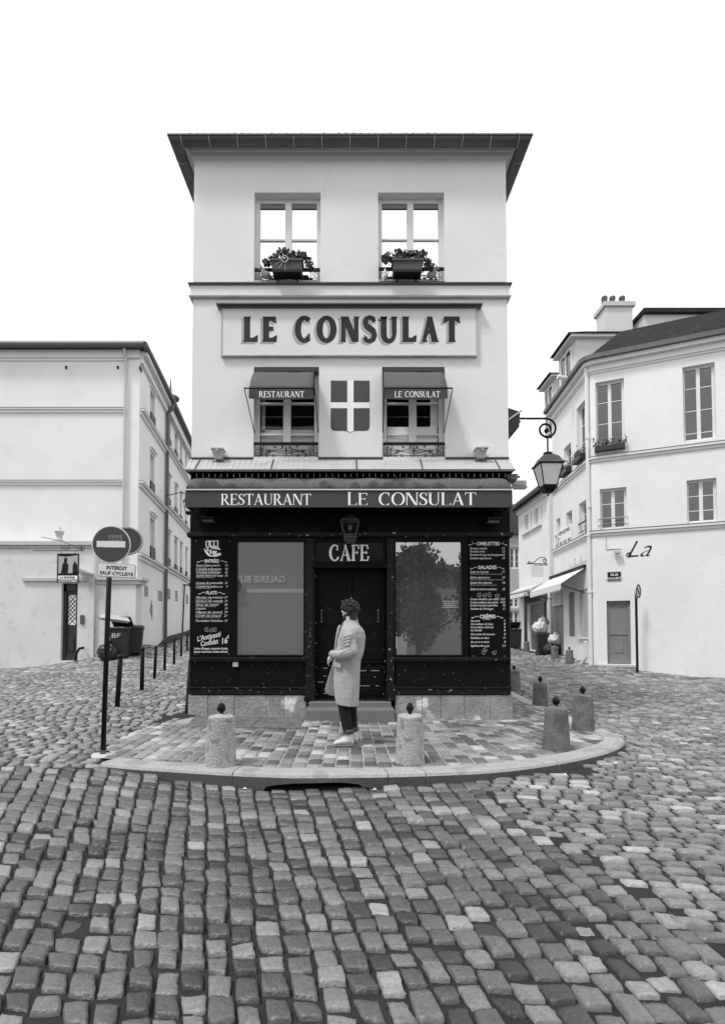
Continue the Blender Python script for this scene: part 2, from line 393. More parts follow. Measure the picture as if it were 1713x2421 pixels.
def railing(fr, a, b, c, d, w, label, group=None):
    t = thing('window_railing', label, 'railing', fr((a+b)/2, c, w), 0, group)
    m = M(); m.fbox(fr, a+.01, b-.01, d-.045, d, w-.02, w+.02); m.build('handrail', 'iron', t)
    m = M(); W = b-a; H = d-.045-c; mid = (a+b)/2
    def tb(pts, r=.0065): m.tube([fr(u, z, w) for u, z in pts], r, 5)
    tb([(a+.02, c+.03), (b-.02, c+.03)], .006)
    for sg in (-1, 1):
        e = mid+sg*W*.47
        tb([(e, c), (e, d-.04)], .008)
        U = lambda k: mid+sg*W*k
        for z in (.25, .72): tb(spiral(U(.41), c+H*z, H*.24, H*.05, 0, sg*1.3))
        tb([(U(.35), c), (U(.36), c+H*.5), (U(.34), c+H)])
        tb([(U(.02), c+H*.45), (U(.10), c+H*.62), (U(.2), c+H*.55), (U(.33), c+H*.25)])
        tb([(U(.02), c+H*.3), (U(.12), c+H*.42), (U(.22), c+H*.5), (U(.31), c+H*.6)])
        tb(spiral(U(.26), c+H*.42, H*.20, H*.04, 0, 1.4)); tb(spiral(U(.17), c+H*.85, H*.12, H*.03, 0, sg*1.2))
        tb(spiral(U(.05), c+H*.85, H*.12, H*.03, 0, -sg*1.2)); tb(spiral(U(.30), c+H*.12, H*.14, H*.03, 0, sg*1.2)); tb(spiral(U(.18), c+H*.12, H*.14, H*.03, 2, -sg*1.2))
        tb([(U(0), c+H*.4), (U(.035), c+H*.75), (U(.09), c+H*.7)])
    tb([(mid, c+H*.2), (mid, c+H*.95)], .012)
    m.build('scrollwork', 'iron', t); return t
# ------------------------------------------------------------ terrain
YF = 1280/138.0                        # cafe facade
def pav(x): return -.015*(x+2.7)
def _cp():
    c = []
    for x in (-4, -1.5, .5, 2.5, 4.5, 7): 
        for y in (.5, 2.5, 4.3): c.append((x, y, -.15 - .01*max(0, x)))
    c += [(-2.55, 5.6, -.03), (-3.1, 4.6, -.05), (-1.2, 5.2, -.12), (0, 5.15, -.15), (1.5, 5.4, -.17), (2.9, 6.2, -.19), (4.1, 7.2, -.2), (4.6, 9, -.2), (4.9, 12, -.18), (-3.0, 6.6, 0), (-2.9, 9, .03), (-6, 6, .02), (-9, 8, .15), (-3.2, 12, .2)]
    for x, y, h in ((277, 1669, 121.5), (335, 1633, 102), (365, 1605, 76), (389, 1586, 68), (411, 1571.5, 61), (428, 1553, 51), (442, 1543, 44)):
        p = at(x, y, F*.85/h); c.append(tuple(p))
    for x, y, s in ((60, 1575, 59), (145, 1565, 59), (240, 1546, 59), (322, 1522, 57.5), (385, 1506, 47), (447, 1490, 38)):
        c.append(tuple(at(x, y, F/s)))
    c += [(-12, 50, 3.2), (-5, 30, 1.0), (-5, 22, .6), (-15, 12, .3), (-20, 20, .6)]
    for x, y, h in ((1345.7, 1568.3, 30.7), (1310.8, 1558, 28.7), (1280.7, 1550, 26), (1244, 1540.7, 23.6), (1215.6, 1532.5, 21.5)):
        c.append(tuple(at(x, y, F*.52/h)))
    for x, y, s in ((1411, 1572, 62), (1506, 1587, 64.5), (1640, 1606, 68), (1333, 1548, 54)):
        c.append(tuple(at(x, y, F/s)))
    c += [(9, 45, 1.2), (18, 16, 0), (12, 10, -.2), (6.5, 17, -.02), (6, 24, .2), (0, -6, -.15), (-8, -6, -.1), (8, -6, -.25), (0, -20, -.15), (-20, 0, 0), (20, 0, -.3)]
    for a, yt, yb in ((400, 1726, 1741), (520, 1733, 1761), (620, 1737, 1771), (740, 1738, 1768), (870, 1736, 1764), (1000, 1732, 1758), (1100, 1727, 1749), (1200, 1716, 1736), (1300, 1699, 1721), (1370, 1681, 1700)):
        p = gnd(a*S, yt*S, -.05); q = at(a*S, yb*S, p.y-.02); c.append((q.x, p.y-.04, q.z))
    return np.array(c)
_C = _cp(); _k = lambda d2: np.sqrt(d2+1.2**2)
_A = _k(((_C[:, None, :2]-_C[None, :, :2])**2).sum(2))+np.eye(len(_C))*-.06
_w = np.linalg.solve(_A, _C[:, 2]-.1)
def RZ(x, y):
    x = np.asarray(x, float); y = np.asarray(y, float)
    d2 = (x[..., None]-_C[:, 0])**2+(y[..., None]-_C[:, 1])**2
    return .1+(_k(d2)*_w).sum(-1)
def rz(x, y): return float(RZ(x, y))

# kerb line (outer top edge) in world coordinates
kp = [(222, 1712), (300, 1719), (420, 1727), (520, 1733), (620, 1737), (700, 1738), (870, 1736), (1000, 1732), (1100, 1727), (1200, 1716), (1300, 1699), (1370, 1681), (1400, 1662)]
KP = []
for a, b in kp:
    p = gnd(a*S, b*S, 0)
    for _ in range(3): p = gnd(a*S, b*S, pav(p.x))
    KP.append((p.x, p.y))
e = KP[-1]
KP += [(e[0]+.16, e[1]+.55), (e[0]+.18, e[1]+1.3), (e[0]+.2, e[1]+3), (e[0]+.3, e[1]+5), (e[0]+.6, e[1]+8), (e[0]+1.3, e[1]+14)]
def smooth_path(pts, n=8):
    out = []; P_ = [pts[0]]+pts+[pts[-1]]
    for i in range(1, len(P_)-2):
        p0, p1, p2, p3 = [np.array(q) for q in P_[i-1:i+3]]
        for k in range(n):
            t = k/n; out.append(tuple(.5*((2*p1)+(-p0+p2)*t+(2*p0-5*p1+4*p2-p3)*t*t+(-p0+3*p1-3*p2+p3)*t**3)))
    return out+[pts[-1]]
KS = smooth_path(KP)
def offset_path(pts, d):
    out = []
    for i, p in enumerate(pts):
        a = pts[max(i-1, 0)]; b = pts[min(i+1, len(pts)-1)]; l = math.hypot(b[0]-a[0], b[1]-a[1])
        out.append((p[0]-(b[1]-a[1])/l*d, p[1]+(b[0]-a[0])/l*d))
    return out
KW = .27
KI = offset_path(KS, KW)
def inside(poly, x, y):
    poly = np.array(poly); x = np.asarray(x); y = np.asarray(y); c = np.zeros(x.shape, bool)
    j = len(poly)-1
    for i in range(len(poly)):
        xi, yi = poly[i]; xj, yj = poly[j]
        with np.errstate(divide='ignore', invalid='ignore'):
            c ^= ((yi > y) != (yj > y)) & (x < (xj-xi)*(y-yi)/(yj-yi+1e-12)+xi)
        j = i
    return c
LEFT_EDGE = [(-2.75, 12.0), (-2.8, YF+.1), (-2.95, YF-.2), (-3.05, 7.5), (-2.95, 6.6)]
PAVE = KI+[(2.75, KI[-1][1]), (2.75, 12), (-2.75, 12.0)]+LEFT_EDGE[1:]
PAVE_OUT = KS+[(2.75, KS[-1][1]), (2.75, 12), (-2.75, 12.0)]+LEFT_EDGE[1:]

def ground_sheet():
    X = np.concatenate([np.arange(-60, -16, 4), np.arange(-16, 16, .4), np.arange(16, 61, 4)]); Y = np.concatenate([np.arange(-40, 0, 4), np.arange(0, 40, .4), np.arange(40, 130, 6)])
    gx, gy = np.meshgrid(X, Y); cl = np.clip(gx, -22, 22); cy = np.clip(gy, -22, 52)
    z = RZ(cl, cy)-.023; n = len(X)
    inn = inside(PAVE_OUT, gx, gy); fs = []
    sh = inside(offset_path(KS, .45)+[(2.75, KS[-1][1]), (2.75, 12), (-2.3, 12.0), (-2.4, 7)], gx, gy)
    z = np.where(sh, np.minimum(z, pav(gx)-.12), z)
    vs = np.stack([gx, gy, z], -1).reshape(-1, 3)
    for j in range(len(Y)-1):
        for i in range(n-1): fs.append((j*n+i, j*n+i+1, (j+1)*n+i+1, (j+1)*n+i))
    m = M(); m.smooth = True; m.v = [tuple(v) for v in vs]; m.f = fs; m.m = [0]*len(fs); m.sm = [True]*len(fs)
    tag(m.build('road', 'joint_dark'), None, None, kind='structure')
    m = M(); pts = [(x, y, pav(x)-.012) for x, y in PAVE]; m.add(pts, [tuple(range(len(pts)))])
    tag(m.build('pavement', 'joint_pale'), None, None, kind='structure')
ground_sheet()

def stones(name, Q, zf, matname, joint, ts, tones, parent, dome=.012, tilt=.03, rnd=.30, zjit=.004, drop=.035, jit=.008):
    """one worn stone per quad: domed top, rounded plan, own tone"""
    Q = np.array(Q, float); N = len(Q)
    if not N: return
    c = Q.mean(1, keepdims=True); sz = np.linalg.norm(Q-c, axis=2, keepdims=True)
    Q = c+(Q-c)*(1-joint/sz)+rng.normal(0, jit, Q.shape)
    n = len(ts); t = np.array(ts); u, v = np.meshgrid(t, t)
    k = rng.uniform(rnd*.5, rnd*1.3, (N, 1, 1))
    uu = u*np.sqrt(1-k*v*v/2*1.0)*(1+0*v); vv = v*np.sqrt(1-k*u*u/2)
    a, b = (uu+1)/2, (vv+1)/2
    W = np.stack([(1-a)*(1-b), a*(1-b), a*b, (1-a)*b], -1)          # N,n,n,4
    XY = np.einsum('nijk,nkd->nijd', W, Q)
    e = np.maximum(abs(u), abs(v)); rad = np.sqrt(u*u+v*v)
    XY += rng.normal(0, .0022, XY.shape)*(e > .8)[None, ..., None]
    prof = np.where(e >= .999, -drop, np.where(e > .88, -.004, 0.0))+dome*(1-rad**2/2)
    z0 = zf(XY[..., 0], XY[..., 1])
    tl = rng.normal(0, tilt, (N, 2, 1, 1))
    z = z0+prof+rng.normal(0, zjit, (N, 1, 1))+.07*(tl[:, 0]*u+tl[:, 1]*v)+rng.normal(0, .0016, (N, n, n))*(e < .99)
    V = np.concatenate([XY, z[..., None]], -1).reshape(-1, 3)
    idx = np.arange(n*n).reshape(n, n); q = np.stack([idx[:-1, :-1], idx[:-1, 1:], idx[1:, 1:], idx[1:, :-1]], -1).reshape(-1, 4)
    Fs = (np.arange(N)[:, None, None]*n*n+q[None]).reshape(-1, 4)
    me = bpy.data.meshes.new(name); me.vertices.add(len(V)); me.vertices.foreach_set('co', V.ravel())
    me.loops.add(Fs.size); me.loops.foreach_set('vertex_index', Fs.ravel()); me.polygons.add(len(Fs))
    me.polygons.foreach_set('loop_start', np.arange(0, Fs.size, 4)); me.polygons.foreach_set('use_smooth', np.ones(len(Fs), bool))
    me.update(calc_edges=True); me.validate()
    at_ = me.attributes.new('tone', 'FLOAT', 'POINT'); at_.data.foreach_set('value', np.repeat(tones, n*n).astype(np.float32))
    me.materials.append(P(matname)); o = bpy.data.objects.new(name, me); scene.collection.objects.link(o)
    o['kind'] = 'structure'; return o
TS8 = [-1, -.93, -.7, -.25, .25, .7, .93, 1]; TS5 = [-1, -.9, 0, .9, 1]
def quad_keep(Q, test):
    Q = np.array(Q); return Q[test(Q[..., 0], Q[..., 1])]
def bound_R(y): return 1.5-.2*(y-4.4)
NEAR_Y = lambda x: np.interp(x, [p[0] for p in KS[:105]], [p[1] for p in KS[:105]])
def lx(u, y): return u+(-.17+.095*u)*(y-4)
def road_stones():
    # courses running away from the viewer, fanning outwards
    Q = []
    us = np.arange(-4.6, 3.6, .142)
    for i, u in enumerate(us):
        y = 1.3+rng.uniform(0, .12)
        while y < 7.2:
            l = rng.uniform(.13, .18)*(1 if rng.random() > .06 else 1.25)
            wob = .012*math.sin(y*2.1+i*.7); u2 = us[i]+.142
            wb2 = .012*math.sin(y*2.1+(i+1)*.7)
            g_ = rng.uniform(.000, .005); h_ = rng.uniform(.005, .014); Q.append([(lx(u, y)+wob+g_, y+h_), (lx(u2, y)+wb2-g_, y+h_), (lx(u2, y+l)+wb2-g_, y+l-h_), (lx(u, y+l)+wob+g_, y+l-h_)]); y += l
    Q = np.array(Q); cx, cy = Q[..., 0].mean(1), Q[..., 1].mean(1)
    ok = (cx < bound_R(cy)) & ~inside(PAVE_OUT, cx, cy) & ~((cx < KS[0][0]+.05) & (cy > KS[0][1]-.05)) & (cx > -3.4-.35*(cy-4))
    ok &= (abs(cx) < cy*.75+1.6) & ~((cx > 2.9) & (cy > 6.0))
    Q = Q[ok]; cx, cy = cx[ok], cy[ok]
    tone = np.clip(rng.lognormal(math.log(.125), .48, len(Q)), .04, .34)
    stones('road_cobbles', Q, RZ, 'cobble', .008, TS8, tone, None, dome=.002, jit=.007, rnd=.16, zjit=.007, tilt=.035, drop=.05)
    # running bond across the streets
    Q = []; row = 0; y = 1.6
    while y < 46:
        dy = .118 if y < 9 else (.15 if y < 16 else .22 if y < 28 else .34); lw = .20 if y < 16 else (.3 if y < 28 else .5)
        x0, x1 = -13.5, 14.5
        x = x0+rng.uniform(0, lw)
        while x < x1:
            l = lw*rng.uniform(.75, 1.15)*(.8 if x < -1 and y < 16 else 1)
            sk = lambda X: y + .045*math.sin(X*.9+y*.5) - max(0, X-1.5)*.09*min(1, max(0, (11-y)/4)) + (.0 if X > -2.6 else .10*(X+2.6))
            g_ = .006+.004*rng.random() if y < 11 else .012
            if abs(x) < y*.78+2.2: Q.append([(x, sk(x)+g_), (x+l, sk(x+l)+g_), (x+l, sk(x+l)+dy-g_), (x, sk(x)+dy-g_)])
            x += l
        y += dy; row += 1
    Q = np.array(Q); cx, cy = Q[..., 0].mean(1), Q[..., 1].mean(1)
    inL = (cx < bound_R(cy)) & (cx > -3.4-.35*(cy-4)) & (cy < 6.6)& ~((cx < KS[0][0]+.05) & (cy > KS[0][1]-.05))& ~((cx > 2.9) & (cy > 6.0))
    bad = inL | inside(PAVE_OUT, cx, cy) | ((abs(cx) < 2.7) & (cy > 6)) | ((cx > 0) & (cx > 9.3) & (cy > 22.5)) | ((cx < -8.6) & (cy > 23.5))
    Q = Q[~bad]; cx, cy = cx[~bad], cy[~bad]
    tone = np.clip(rng.lognormal(math.log(.20), .36, len(Q)), .08, .45)
    nr = cy < 11
    stones('street_cobbles', Q[nr], RZ, 'cobble', .018, [-1, -.93, -.5, .5, .93, 1], tone[nr], None, dome=.001, rnd=.07, zjit=.005, drop=.05, jit=.004)
    stones('far_street_cobbles', Q[~nr], RZ, 'cobble', .014, TS5, tone[~nr], None, rnd=.1, dome=.006, zjit=.008)
    # pavement in front of the shop, courses running to the door
    Q = []; W = .152
    for i in range(-24, 50):
        u = i*W; y = 5.0+rng.uniform(0, .15)
        while y < 15.5:
            l = rng.uniform(.16, .27); k = lambda U, Y: (U*(1-.0*(Y-7)) - max(0, U-1.2)*.09*(Y-7.5), Y)
            q = [k(u, y), k(u+W, y), k(u+W, y+l), k(u, y+l)]; Q.append(q); y += l
    Q = np.array(Q); cx, cy = Q[..., 0].mean(1), Q[..., 1].mean(1)
    ok = inside(PAVE, cx, cy) & ~((abs(cx) < 2.85) & (cy > YF-.05)) & ~((cx > -2.66) & (cx < -.8) & (cy > YF-.95) )
    ok &= inside(PAVE, Q[..., 0], Q[..., 1]).sum(1) >= 2
    Q = Q[ok]; r = rng.random(len(Q))
    tone = np.where(r < .34, rng.uniform(.07, .13, len(Q)), np.where(r < .92, rng.uniform(.15, .30, len(Q)), rng.uniform(.38, .55, len(Q))))
    cx = Q[..., 0].mean(1); tone = np.where((cx < -1.6), np.clip(tone*1.15, .16, .42), tone)
    tone = np.minimum(tone*1.1, .46)
    stones('pavement_stones', Q, lambda x, y: pav(x)-.002, 'paving', .011, [-1, -.92, -.4, .4, .92, 1], tone, None, dome=.005, tilt=.012, rnd=.12, zjit=.002, drop=.018, jit=.004)
road_stones()

def kerb():
    ends = [(512, 0), (872, 0), (965, 0), (1248, 0)]
    cx = [at(a*S, 1735*S, 5.3).x for a, _ in ends]
    n = len(KS); joints = []
    for X in cx[:3]: joints.append(min(range(100), key=lambda i: abs(KS[i][0]-X)))
    joints.append(min(range(100), key=lambda i: abs(KS[i][0]/KS[i][1]-(1248-784)/1213.5)))
    joints += [joints[-1]+14, joints[-1]+26, joints[-1]+38, joints[-1]+50, joints[-1]+62]
    joints = [j for j in joints if j < n-1]
    m = M(); segs = list(zip([0]+joints, joints+[n-1]))
    d0 = at(575*S, 1750*S, 5.1).x; d1 = at(828*S, 1750*S, 5.1).x
    for a, b in segs:
        rings = []
        for i in range(a, b+1):
            o = np.array(KS[i]); q = np.array(KI[i]); d = (q-o)/KW; tng = np.array([d[1], -d[0]])
            if i == a: o = o+tng*.006; q = q+tng*.006
            if i == b: o = o-tng*.006; q = q-tng*.006
            fz = min(1, max(0.0, (i)/26)); tz = pav(o[0])+.004; bz = rz(*o)-.06
            if d0 < o[0] < d1 and i < 90:
                s_ = (o[0]-d0)/(d1-d0); bz = rz(*o)+.012+.055*min(1, math.sin(math.pi*s_)**.7*1.15)
            p = lambda k, z: (o[0]+d[0]*k, o[1]+d[1]*k, z)
            tz2 = tz + .0
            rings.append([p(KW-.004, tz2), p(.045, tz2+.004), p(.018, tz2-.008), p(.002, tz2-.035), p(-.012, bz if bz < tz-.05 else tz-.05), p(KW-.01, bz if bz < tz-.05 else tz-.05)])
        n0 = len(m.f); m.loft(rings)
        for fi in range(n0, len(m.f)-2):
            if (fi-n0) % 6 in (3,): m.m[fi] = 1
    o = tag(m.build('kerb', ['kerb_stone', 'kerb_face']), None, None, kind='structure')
    m = M(); m.box(d0-.02, d1+.02, NEAR_Y(0)+.20, NEAR_Y(0)+.24, -.35, -.075)
    m.build('drain_back', 'room_dark', o)
    m = M(); m.box(d0, d1, float(NEAR_Y(0))+.0, float(NEAR_Y(0))+.2, -.20, float(RZ(0, 5.2))+.002)
    m.build('drain_mouth', 'room_dark', o)
kerb()

# ------------------------------------------------------------ the cafe
FF = Frame(0, YF, 1, 0)
def fd(x, y, off=0.0): return FF.off(off).hit(x*S, y*S)
def fr_rect(xa, ya, xb, yb, off=0.0):           # display pixels -> u0,u1,z0,z1
    u0, z1 = fd(xa, ya, off); u1, z0 = fd(xb, yb, off); return u0, u1, z0, z1
HW = 2.745; DEPTH = 9.0
cafe = thing('cafe_building', 'three storey pale corner cafe with black ground floor shopfront, in the middle between two streets', 'building', (0, YF, 0))
zcor = fd(784, 356)[1]; ztop = zcor+.0; zled1 = fd(784, 636)[1]; zled0 = fd(784, 668)[1]; zcan = fd(784, 1029)[1]; zawb = fd(784, 1137, .5)[1]
zsf = fd(784, 1140, .05)[1]
UW = [(570, 431, 718, 634), (847, 431, 996, 632)]; MW = [(569, 822, 714, 1031), (856, 822, 997, 1031)]
ops = [fr_rect(*q) for q in UW+MW]
m = M(); wall(m, FF, -HW, HW, zcan-.3, zcor+.02, ops, reveal=.19)
B = lambda x: FF(x, 0)[0]
for sx in (-1, 1):     # side walls run back, slightly converging
    x = sx*HW; xb = sx*(HW-.25)
    m.add([(x, YF, -1), (xb, YF+DEPTH, -1), (xb, YF+DEPTH, ztop+.02), (x, YF, ztop+.02)], [(0, 1, 2, 3)])
m.add([(-HW+.25, YF+DEPTH, -1), (HW-.25, YF+DEPTH, -1), (HW-.25, YF+DEPTH, ztop+.02), (-HW+.25, YF+DEPTH, ztop+.02)], [(0, 1, 2, 3)])
m.build('wall', 'plaster', cafe)
# fine crack under the cornice
m = M(); pts = [fd(a, b) for a, b in ((737, 366), (734, 380), (736, 392), (729, 412), (726, 430))]
m.tube([FF(u, z, .001) for u, z in pts], .0022, 4); m.build('crack', 'trim_grey', cafe)
# cornice: coved plaster band on three sides
def sweep_u(mb, prof, hw, back, taper=.0):       # prof list of (out, z)
    rings = []
    for (px_, py_, nx, ny) in ((-hw+taper, YF+back, -1, 0), (-hw, YF, -1, -1), (hw, YF, 1, -1), (hw-taper, YF+back, 1, 0)):
        rings.append([(px_+nx*o, py_+ny*o, z) for o, z in prof])
    mb.loft(rings)
zt = ztop
m = M(); H_ = zt-zcor
sweep_u(m, [(-.05, zcor-.012), (.004, zcor-.012), (.012, zcor-.002), (.045, zcor+.006), (.048, zcor+.028), (.056, zcor+.034), (.07, zcor+.06), (.095, zcor+.078), (.10, zcor+.098), (.14, zcor+.100), (.155, zcor+.112), (.155, zcor+.13), (-.05, zcor+.13)], HW, DEPTH, .2)
m.build('cornice', 'trim_white', cafe, smooth_angle=1)
# gutter: half round on three sides, seams, plus rolled rim
GY = .275; zg = at(784*S, 301*S, YF-.35).z
def half(cx, r, z, n=9): return [(cx+r*math.cos(math.pi+math.pi*i/n), z+r*math.sin(math.pi+math.pi*i/n)) for i in range(n+1)]
m = M(); m.smooth = True; r_ = .105
sweep_u(m, half(GY-.03, r_, zg)+[(GY-.03+r_*.9, zg), (GY-.03-r_*.9, zg)][0:2], HW, DEPTH, .2); g = m.build('gutter', 'zinc', cafe)
m = M(); sweep_u(m, [(GY-.03+r_-.006, zg-.012), (GY-.03+r_+.014, zg-.012), (GY-.03+r_+.014, zg+.012), (GY-.03+r_-.006, zg+.012)], HW, DEPTH, .2); m.build('rim', 'zinc', g)
m = M()
for i in range(13):
    x = -2.88+i*.48
    m.tube([(x, YF-(GY-.03)-1.03*r_*math.cos(a), zg-1.03*r_*math.sin(a)) for a in [math.pi*k/8 for k in range(9)]], .006, 5)
for sx in (-1, 1):
    for i in range(11):
        y = YF+.1+i*.75; x = sx*(HW-.2*(y-YF)/DEPTH+GY-.03)
        m.tube([(x+sx*1.03*r_*math.cos(a), y, zg-1.03*r_*math.sin(a)) for a in [math.pi*k/8 for k in range(9)]], .006, 5)
m.build('seam', 'zinc_pale', g)
# low tiled roof
m = M(); zr = zg-.0; a = HW+.19
m.add([(-a, YF-.16, zr+.085), (a, YF-.16, zr+.085), (a-.2, YF+DEPTH, zr+.085), (-a+.2, YF+DEPTH, zr+.085), (-1.2, YF+2.4, zr+.45), (1.2, YF+2.4, zr+.45), (0, YF+DEPTH-2, zr+.5)],
      [(0, 1, 5, 4), (1, 2, 6, 5), (2, 3, 6), (3, 0, 4, 6), (4, 5, 6), (3, 2, 1, 0)])
rf = m.build('roof', 'roof_tile', cafe)
m = M()
for i in range(46):
    x = -a+.06+i*(2*a-.12)/45; h = .012*rng.random()
    m.tube([(x, YF-.26, zr+.070+h), (x*.985, YF-.02, zr+.16+h)], [.035, .035], 8)
m.build('tile_edge', 'roof_tile', rf)
m = M()
for sx in (-1, 1): m.ball((sx*(a-.12), YF-.18, zr+.08), (.14, .10, .05)); m.tube([(sx*(a-.12), YF-.15, zr+.07), (sx*1.2, YF+2.4, zr+.5)], .05, 8)
m.ball((.02, YF-.19, zr+.085), (.12, .08, .055)); m.build('ridge_tile', 'roof_tile', rf)
# string course
m = M(); z1, z0 = zled1, zled0
sweep_u(m, [(-.05, z0+.04), (.035, z0+.04), (.035, z1-.03), (-.05, z1-.03)], HW, .5); m.build('string_course', 'trim_white', cafe)
m = M(); sweep_u(m, [(-.04, z0-.012), (.05, z0-.012), (.062, z0+.012), (.045, z0+.037), (-.04, z0+.037)], HW, .5); m.build('string_course_moulding', 'cornice_grey', cafe)
m = M(); sweep_u(m, [(-.05, z1-.028), (.065, z1-.045), (.075, z1-.028), (.075, z1-.018), (-.05, z1+.008)], HW, .5); m.build('flashing', 'zinc', cafe)
m = M()
for a_, b_ in ((-HW, ops[0][0]), (ops[0][1], ops[1][0]), (ops[1][1], HW)):
    m = M(); m.fbox(FF, a_+.005, b_-.005, z1+.012, z1+.03, .0, .012); m.build('flashing_strip', 'zinc', cafe)
# windows
for i, o in enumerate(ops[:2]):
    a, b, c, d = o
    w_ = window(FF, a, b, c, d-.0, .17, cafe, 'glass_sky', 'trim_white', fw=.075, split=[c+.1, c+(d-c)*.22, c+(d-c)*.55, d-.08])
    q = M(); q.fbox(FF, a+.075, b-.075, d-.155, d-.077, -.175, -.168); q.build('pane_reflection_strip', 'shutter_grey', w_)  # grey strip colours in the dark reflection along the top of the pane
    if 1:
        q = M(); q.fbox(FF, a, b, c-.0, c+.03, -.17, .03); q.build('sill', 'zinc_pale', w_)
for i, o in enumerate(ops[2:]):
    a, b, c, d = o; g1 = c+(d-c)*.345
    cu = [(a+.1, b-.1, c+.1, c+(d-c)*.345+.0)] if i == 0 else [(a+.1, (a+b)/2-.02, c+.1, c+.40*(d-c)), ((a+b)/2+.02, b-.1, c+.1, c+.40*(d-c)), (b-.22, b-.09, c+.4*(d-c), d-.2)]
    w_ = window(FF, a, b, c, d, .13, cafe, 'clear_glass', 'trim_white', fw=.085, split=[c+.1, c+(d-c)*.30, c+(d-c)*.64, d-.08], curtain=cu)
    if i == 0:
        q = M(); q.fbox(FF, a+.1, a+.16, c+(d-c)*.35, d-.3, -.26, -.235); q.fbox(FF, a+.1, b-.1, c+(d-c)*.345, c+(d-c)*.375, -.26, -.235); q.build('inner_sash', 'trim_grey', w_)
    q = M(); q.fbox(FF, a+.01, b-.01, c-.03, c+.035, -.11, .05); q.build('sill', 'trim_white', w_)
# painted shield
m = M(); u0, u1, z0, z1 = fr_rect(741, 853, 828, 968)
ar = [(u0, z1), (u0, z0+.09)]
for k in range(5): t = k/4*math.pi/2; ar.append((u0+.07-.07*math.cos(t), z0+.07+.02-.07*math.sin(t)))
ar += [((u0+u1)/2-.10, z0+.02), ((u0+u1)/2-.03, z0+.005), ((u0+u1)/2, z0-.02), ((u0+u1)/2+.03, z0+.005), ((u0+u1)/2+.10, z0+.02)]
for k in range(5): t = (4-k)/4*math.pi/2; ar.append((u1-.07+.07*math.cos(t), z0+.09-.07*math.sin(t)))
ar += [(u1, z0+.09), (u1, z1)]
m.prism(ar[::-1], FF, -.01, .004); sh = m.build('shield_emblem', 'shield_grey', cafe)
m = M(); uc0, _ = fd(778, 900); uc1, _ = fd(792, 900); _, zc1 = fd(784, 902); _, zc0 = fd(784, 915)
um = (uc0+uc1)/2
m.prism([(uc0, z1), (uc1, z1), (uc1, z0+.012), (um+.03, z0+.012), (um, z0-.012), (um-.03, z0+.012), (uc0, z0+.012)], FF, .001, .006)
m.fbox(FF, u0, uc0, zc0, zc1, .001, .0061); m.fbox(FF, uc1, u1, zc0, zc1, .001, .0061); m.build('white_cross', 'letter_white', sh)
# zinc lean-to above the shopfront, with tiles scored in it
cz1 = zcan; co = .42; cz0 = at(784*S, 1053*S, YF-co).z; kx = (1158-784)/1213.5*(YF-co)
m = M(); xa, xb = -kx, kx
m.add([(-HW-.02, YF, cz1), (HW+.02, YF, cz1), (xb, YF-co, cz0+.0), (xa, YF-co, cz0), (-HW-.02, YF, cz1-.05), (HW+.02, YF, cz1-.05), (xb, YF-co, cz0-.022), (xa, YF-co, cz0-.022)],
      [(0, 1, 2, 3), (7, 6, 5, 4), (3, 2, 6, 7), (0, 3, 7, 4), (1, 5, 6, 2)])
for sx in (-1, 1): m.add([(sx*HW, YF, cz1), (sx*kx, YF-co, cz0), (sx*kx, YF+4, cz0), (sx*HW, YF+4, cz1)], [(0, 1, 2, 3)])
cn = m.build('canopy_roof', 'zinc_pale', cafe)
m = M()
for i in range(60):
    t = (i+.5)/60; x = -HW+t*2*HW; X = xa+t*(xb-xa)
    m.tube([(x, YF-.01, cz1-.001), (X, YF-co, cz0+.001)], .0035, 4)
m.build('scored_lines', 'trim_grey', cn); m = M()
for t in (.03, .26, .52, .72, .955): m.tube([(-HW+t*2*HW, YF-.01, cz1+.004), (xa+t*(xb-xa), YF-co, cz0+.006)], .013, 5)
m.tube([(-HW, YF-.02, cz1+.015), (HW, YF-.02, cz1+.015)], .018, 6); m.tube([(xa, YF-co, cz0), (xb, YF-co, cz0)], .012, 6)
m.build('seam', 'zinc', cn)
# shopfront: fascia, pilasters, panels
SF = .06
def sf(x0, y0, x1, y1, o=SF): return fr_rect(x0, y0, x1, y1, o)
m = M(); u0, u1, z0, z1 = sf(428, 1060, 1141, 1198); m.fbox(FF, -HW-.005, HW+.005, z0, zcan-.02, -.3, SF-.04)
zf0 = z0
fas = m.build('fascia', 'black_paint', cafe, bevel=.004)
m = M(); m.fbox(FF, -HW-.04, HW+.04, zf0-.035, zf0+.035, -.05, SF+.03); m.fbox(FF, -HW-.03, HW+.03, zf0-.05, zf0-.03, -.05, SF+.012)
m.build('lintel_moulding', 'black_worn', cafe, bevel=.006)
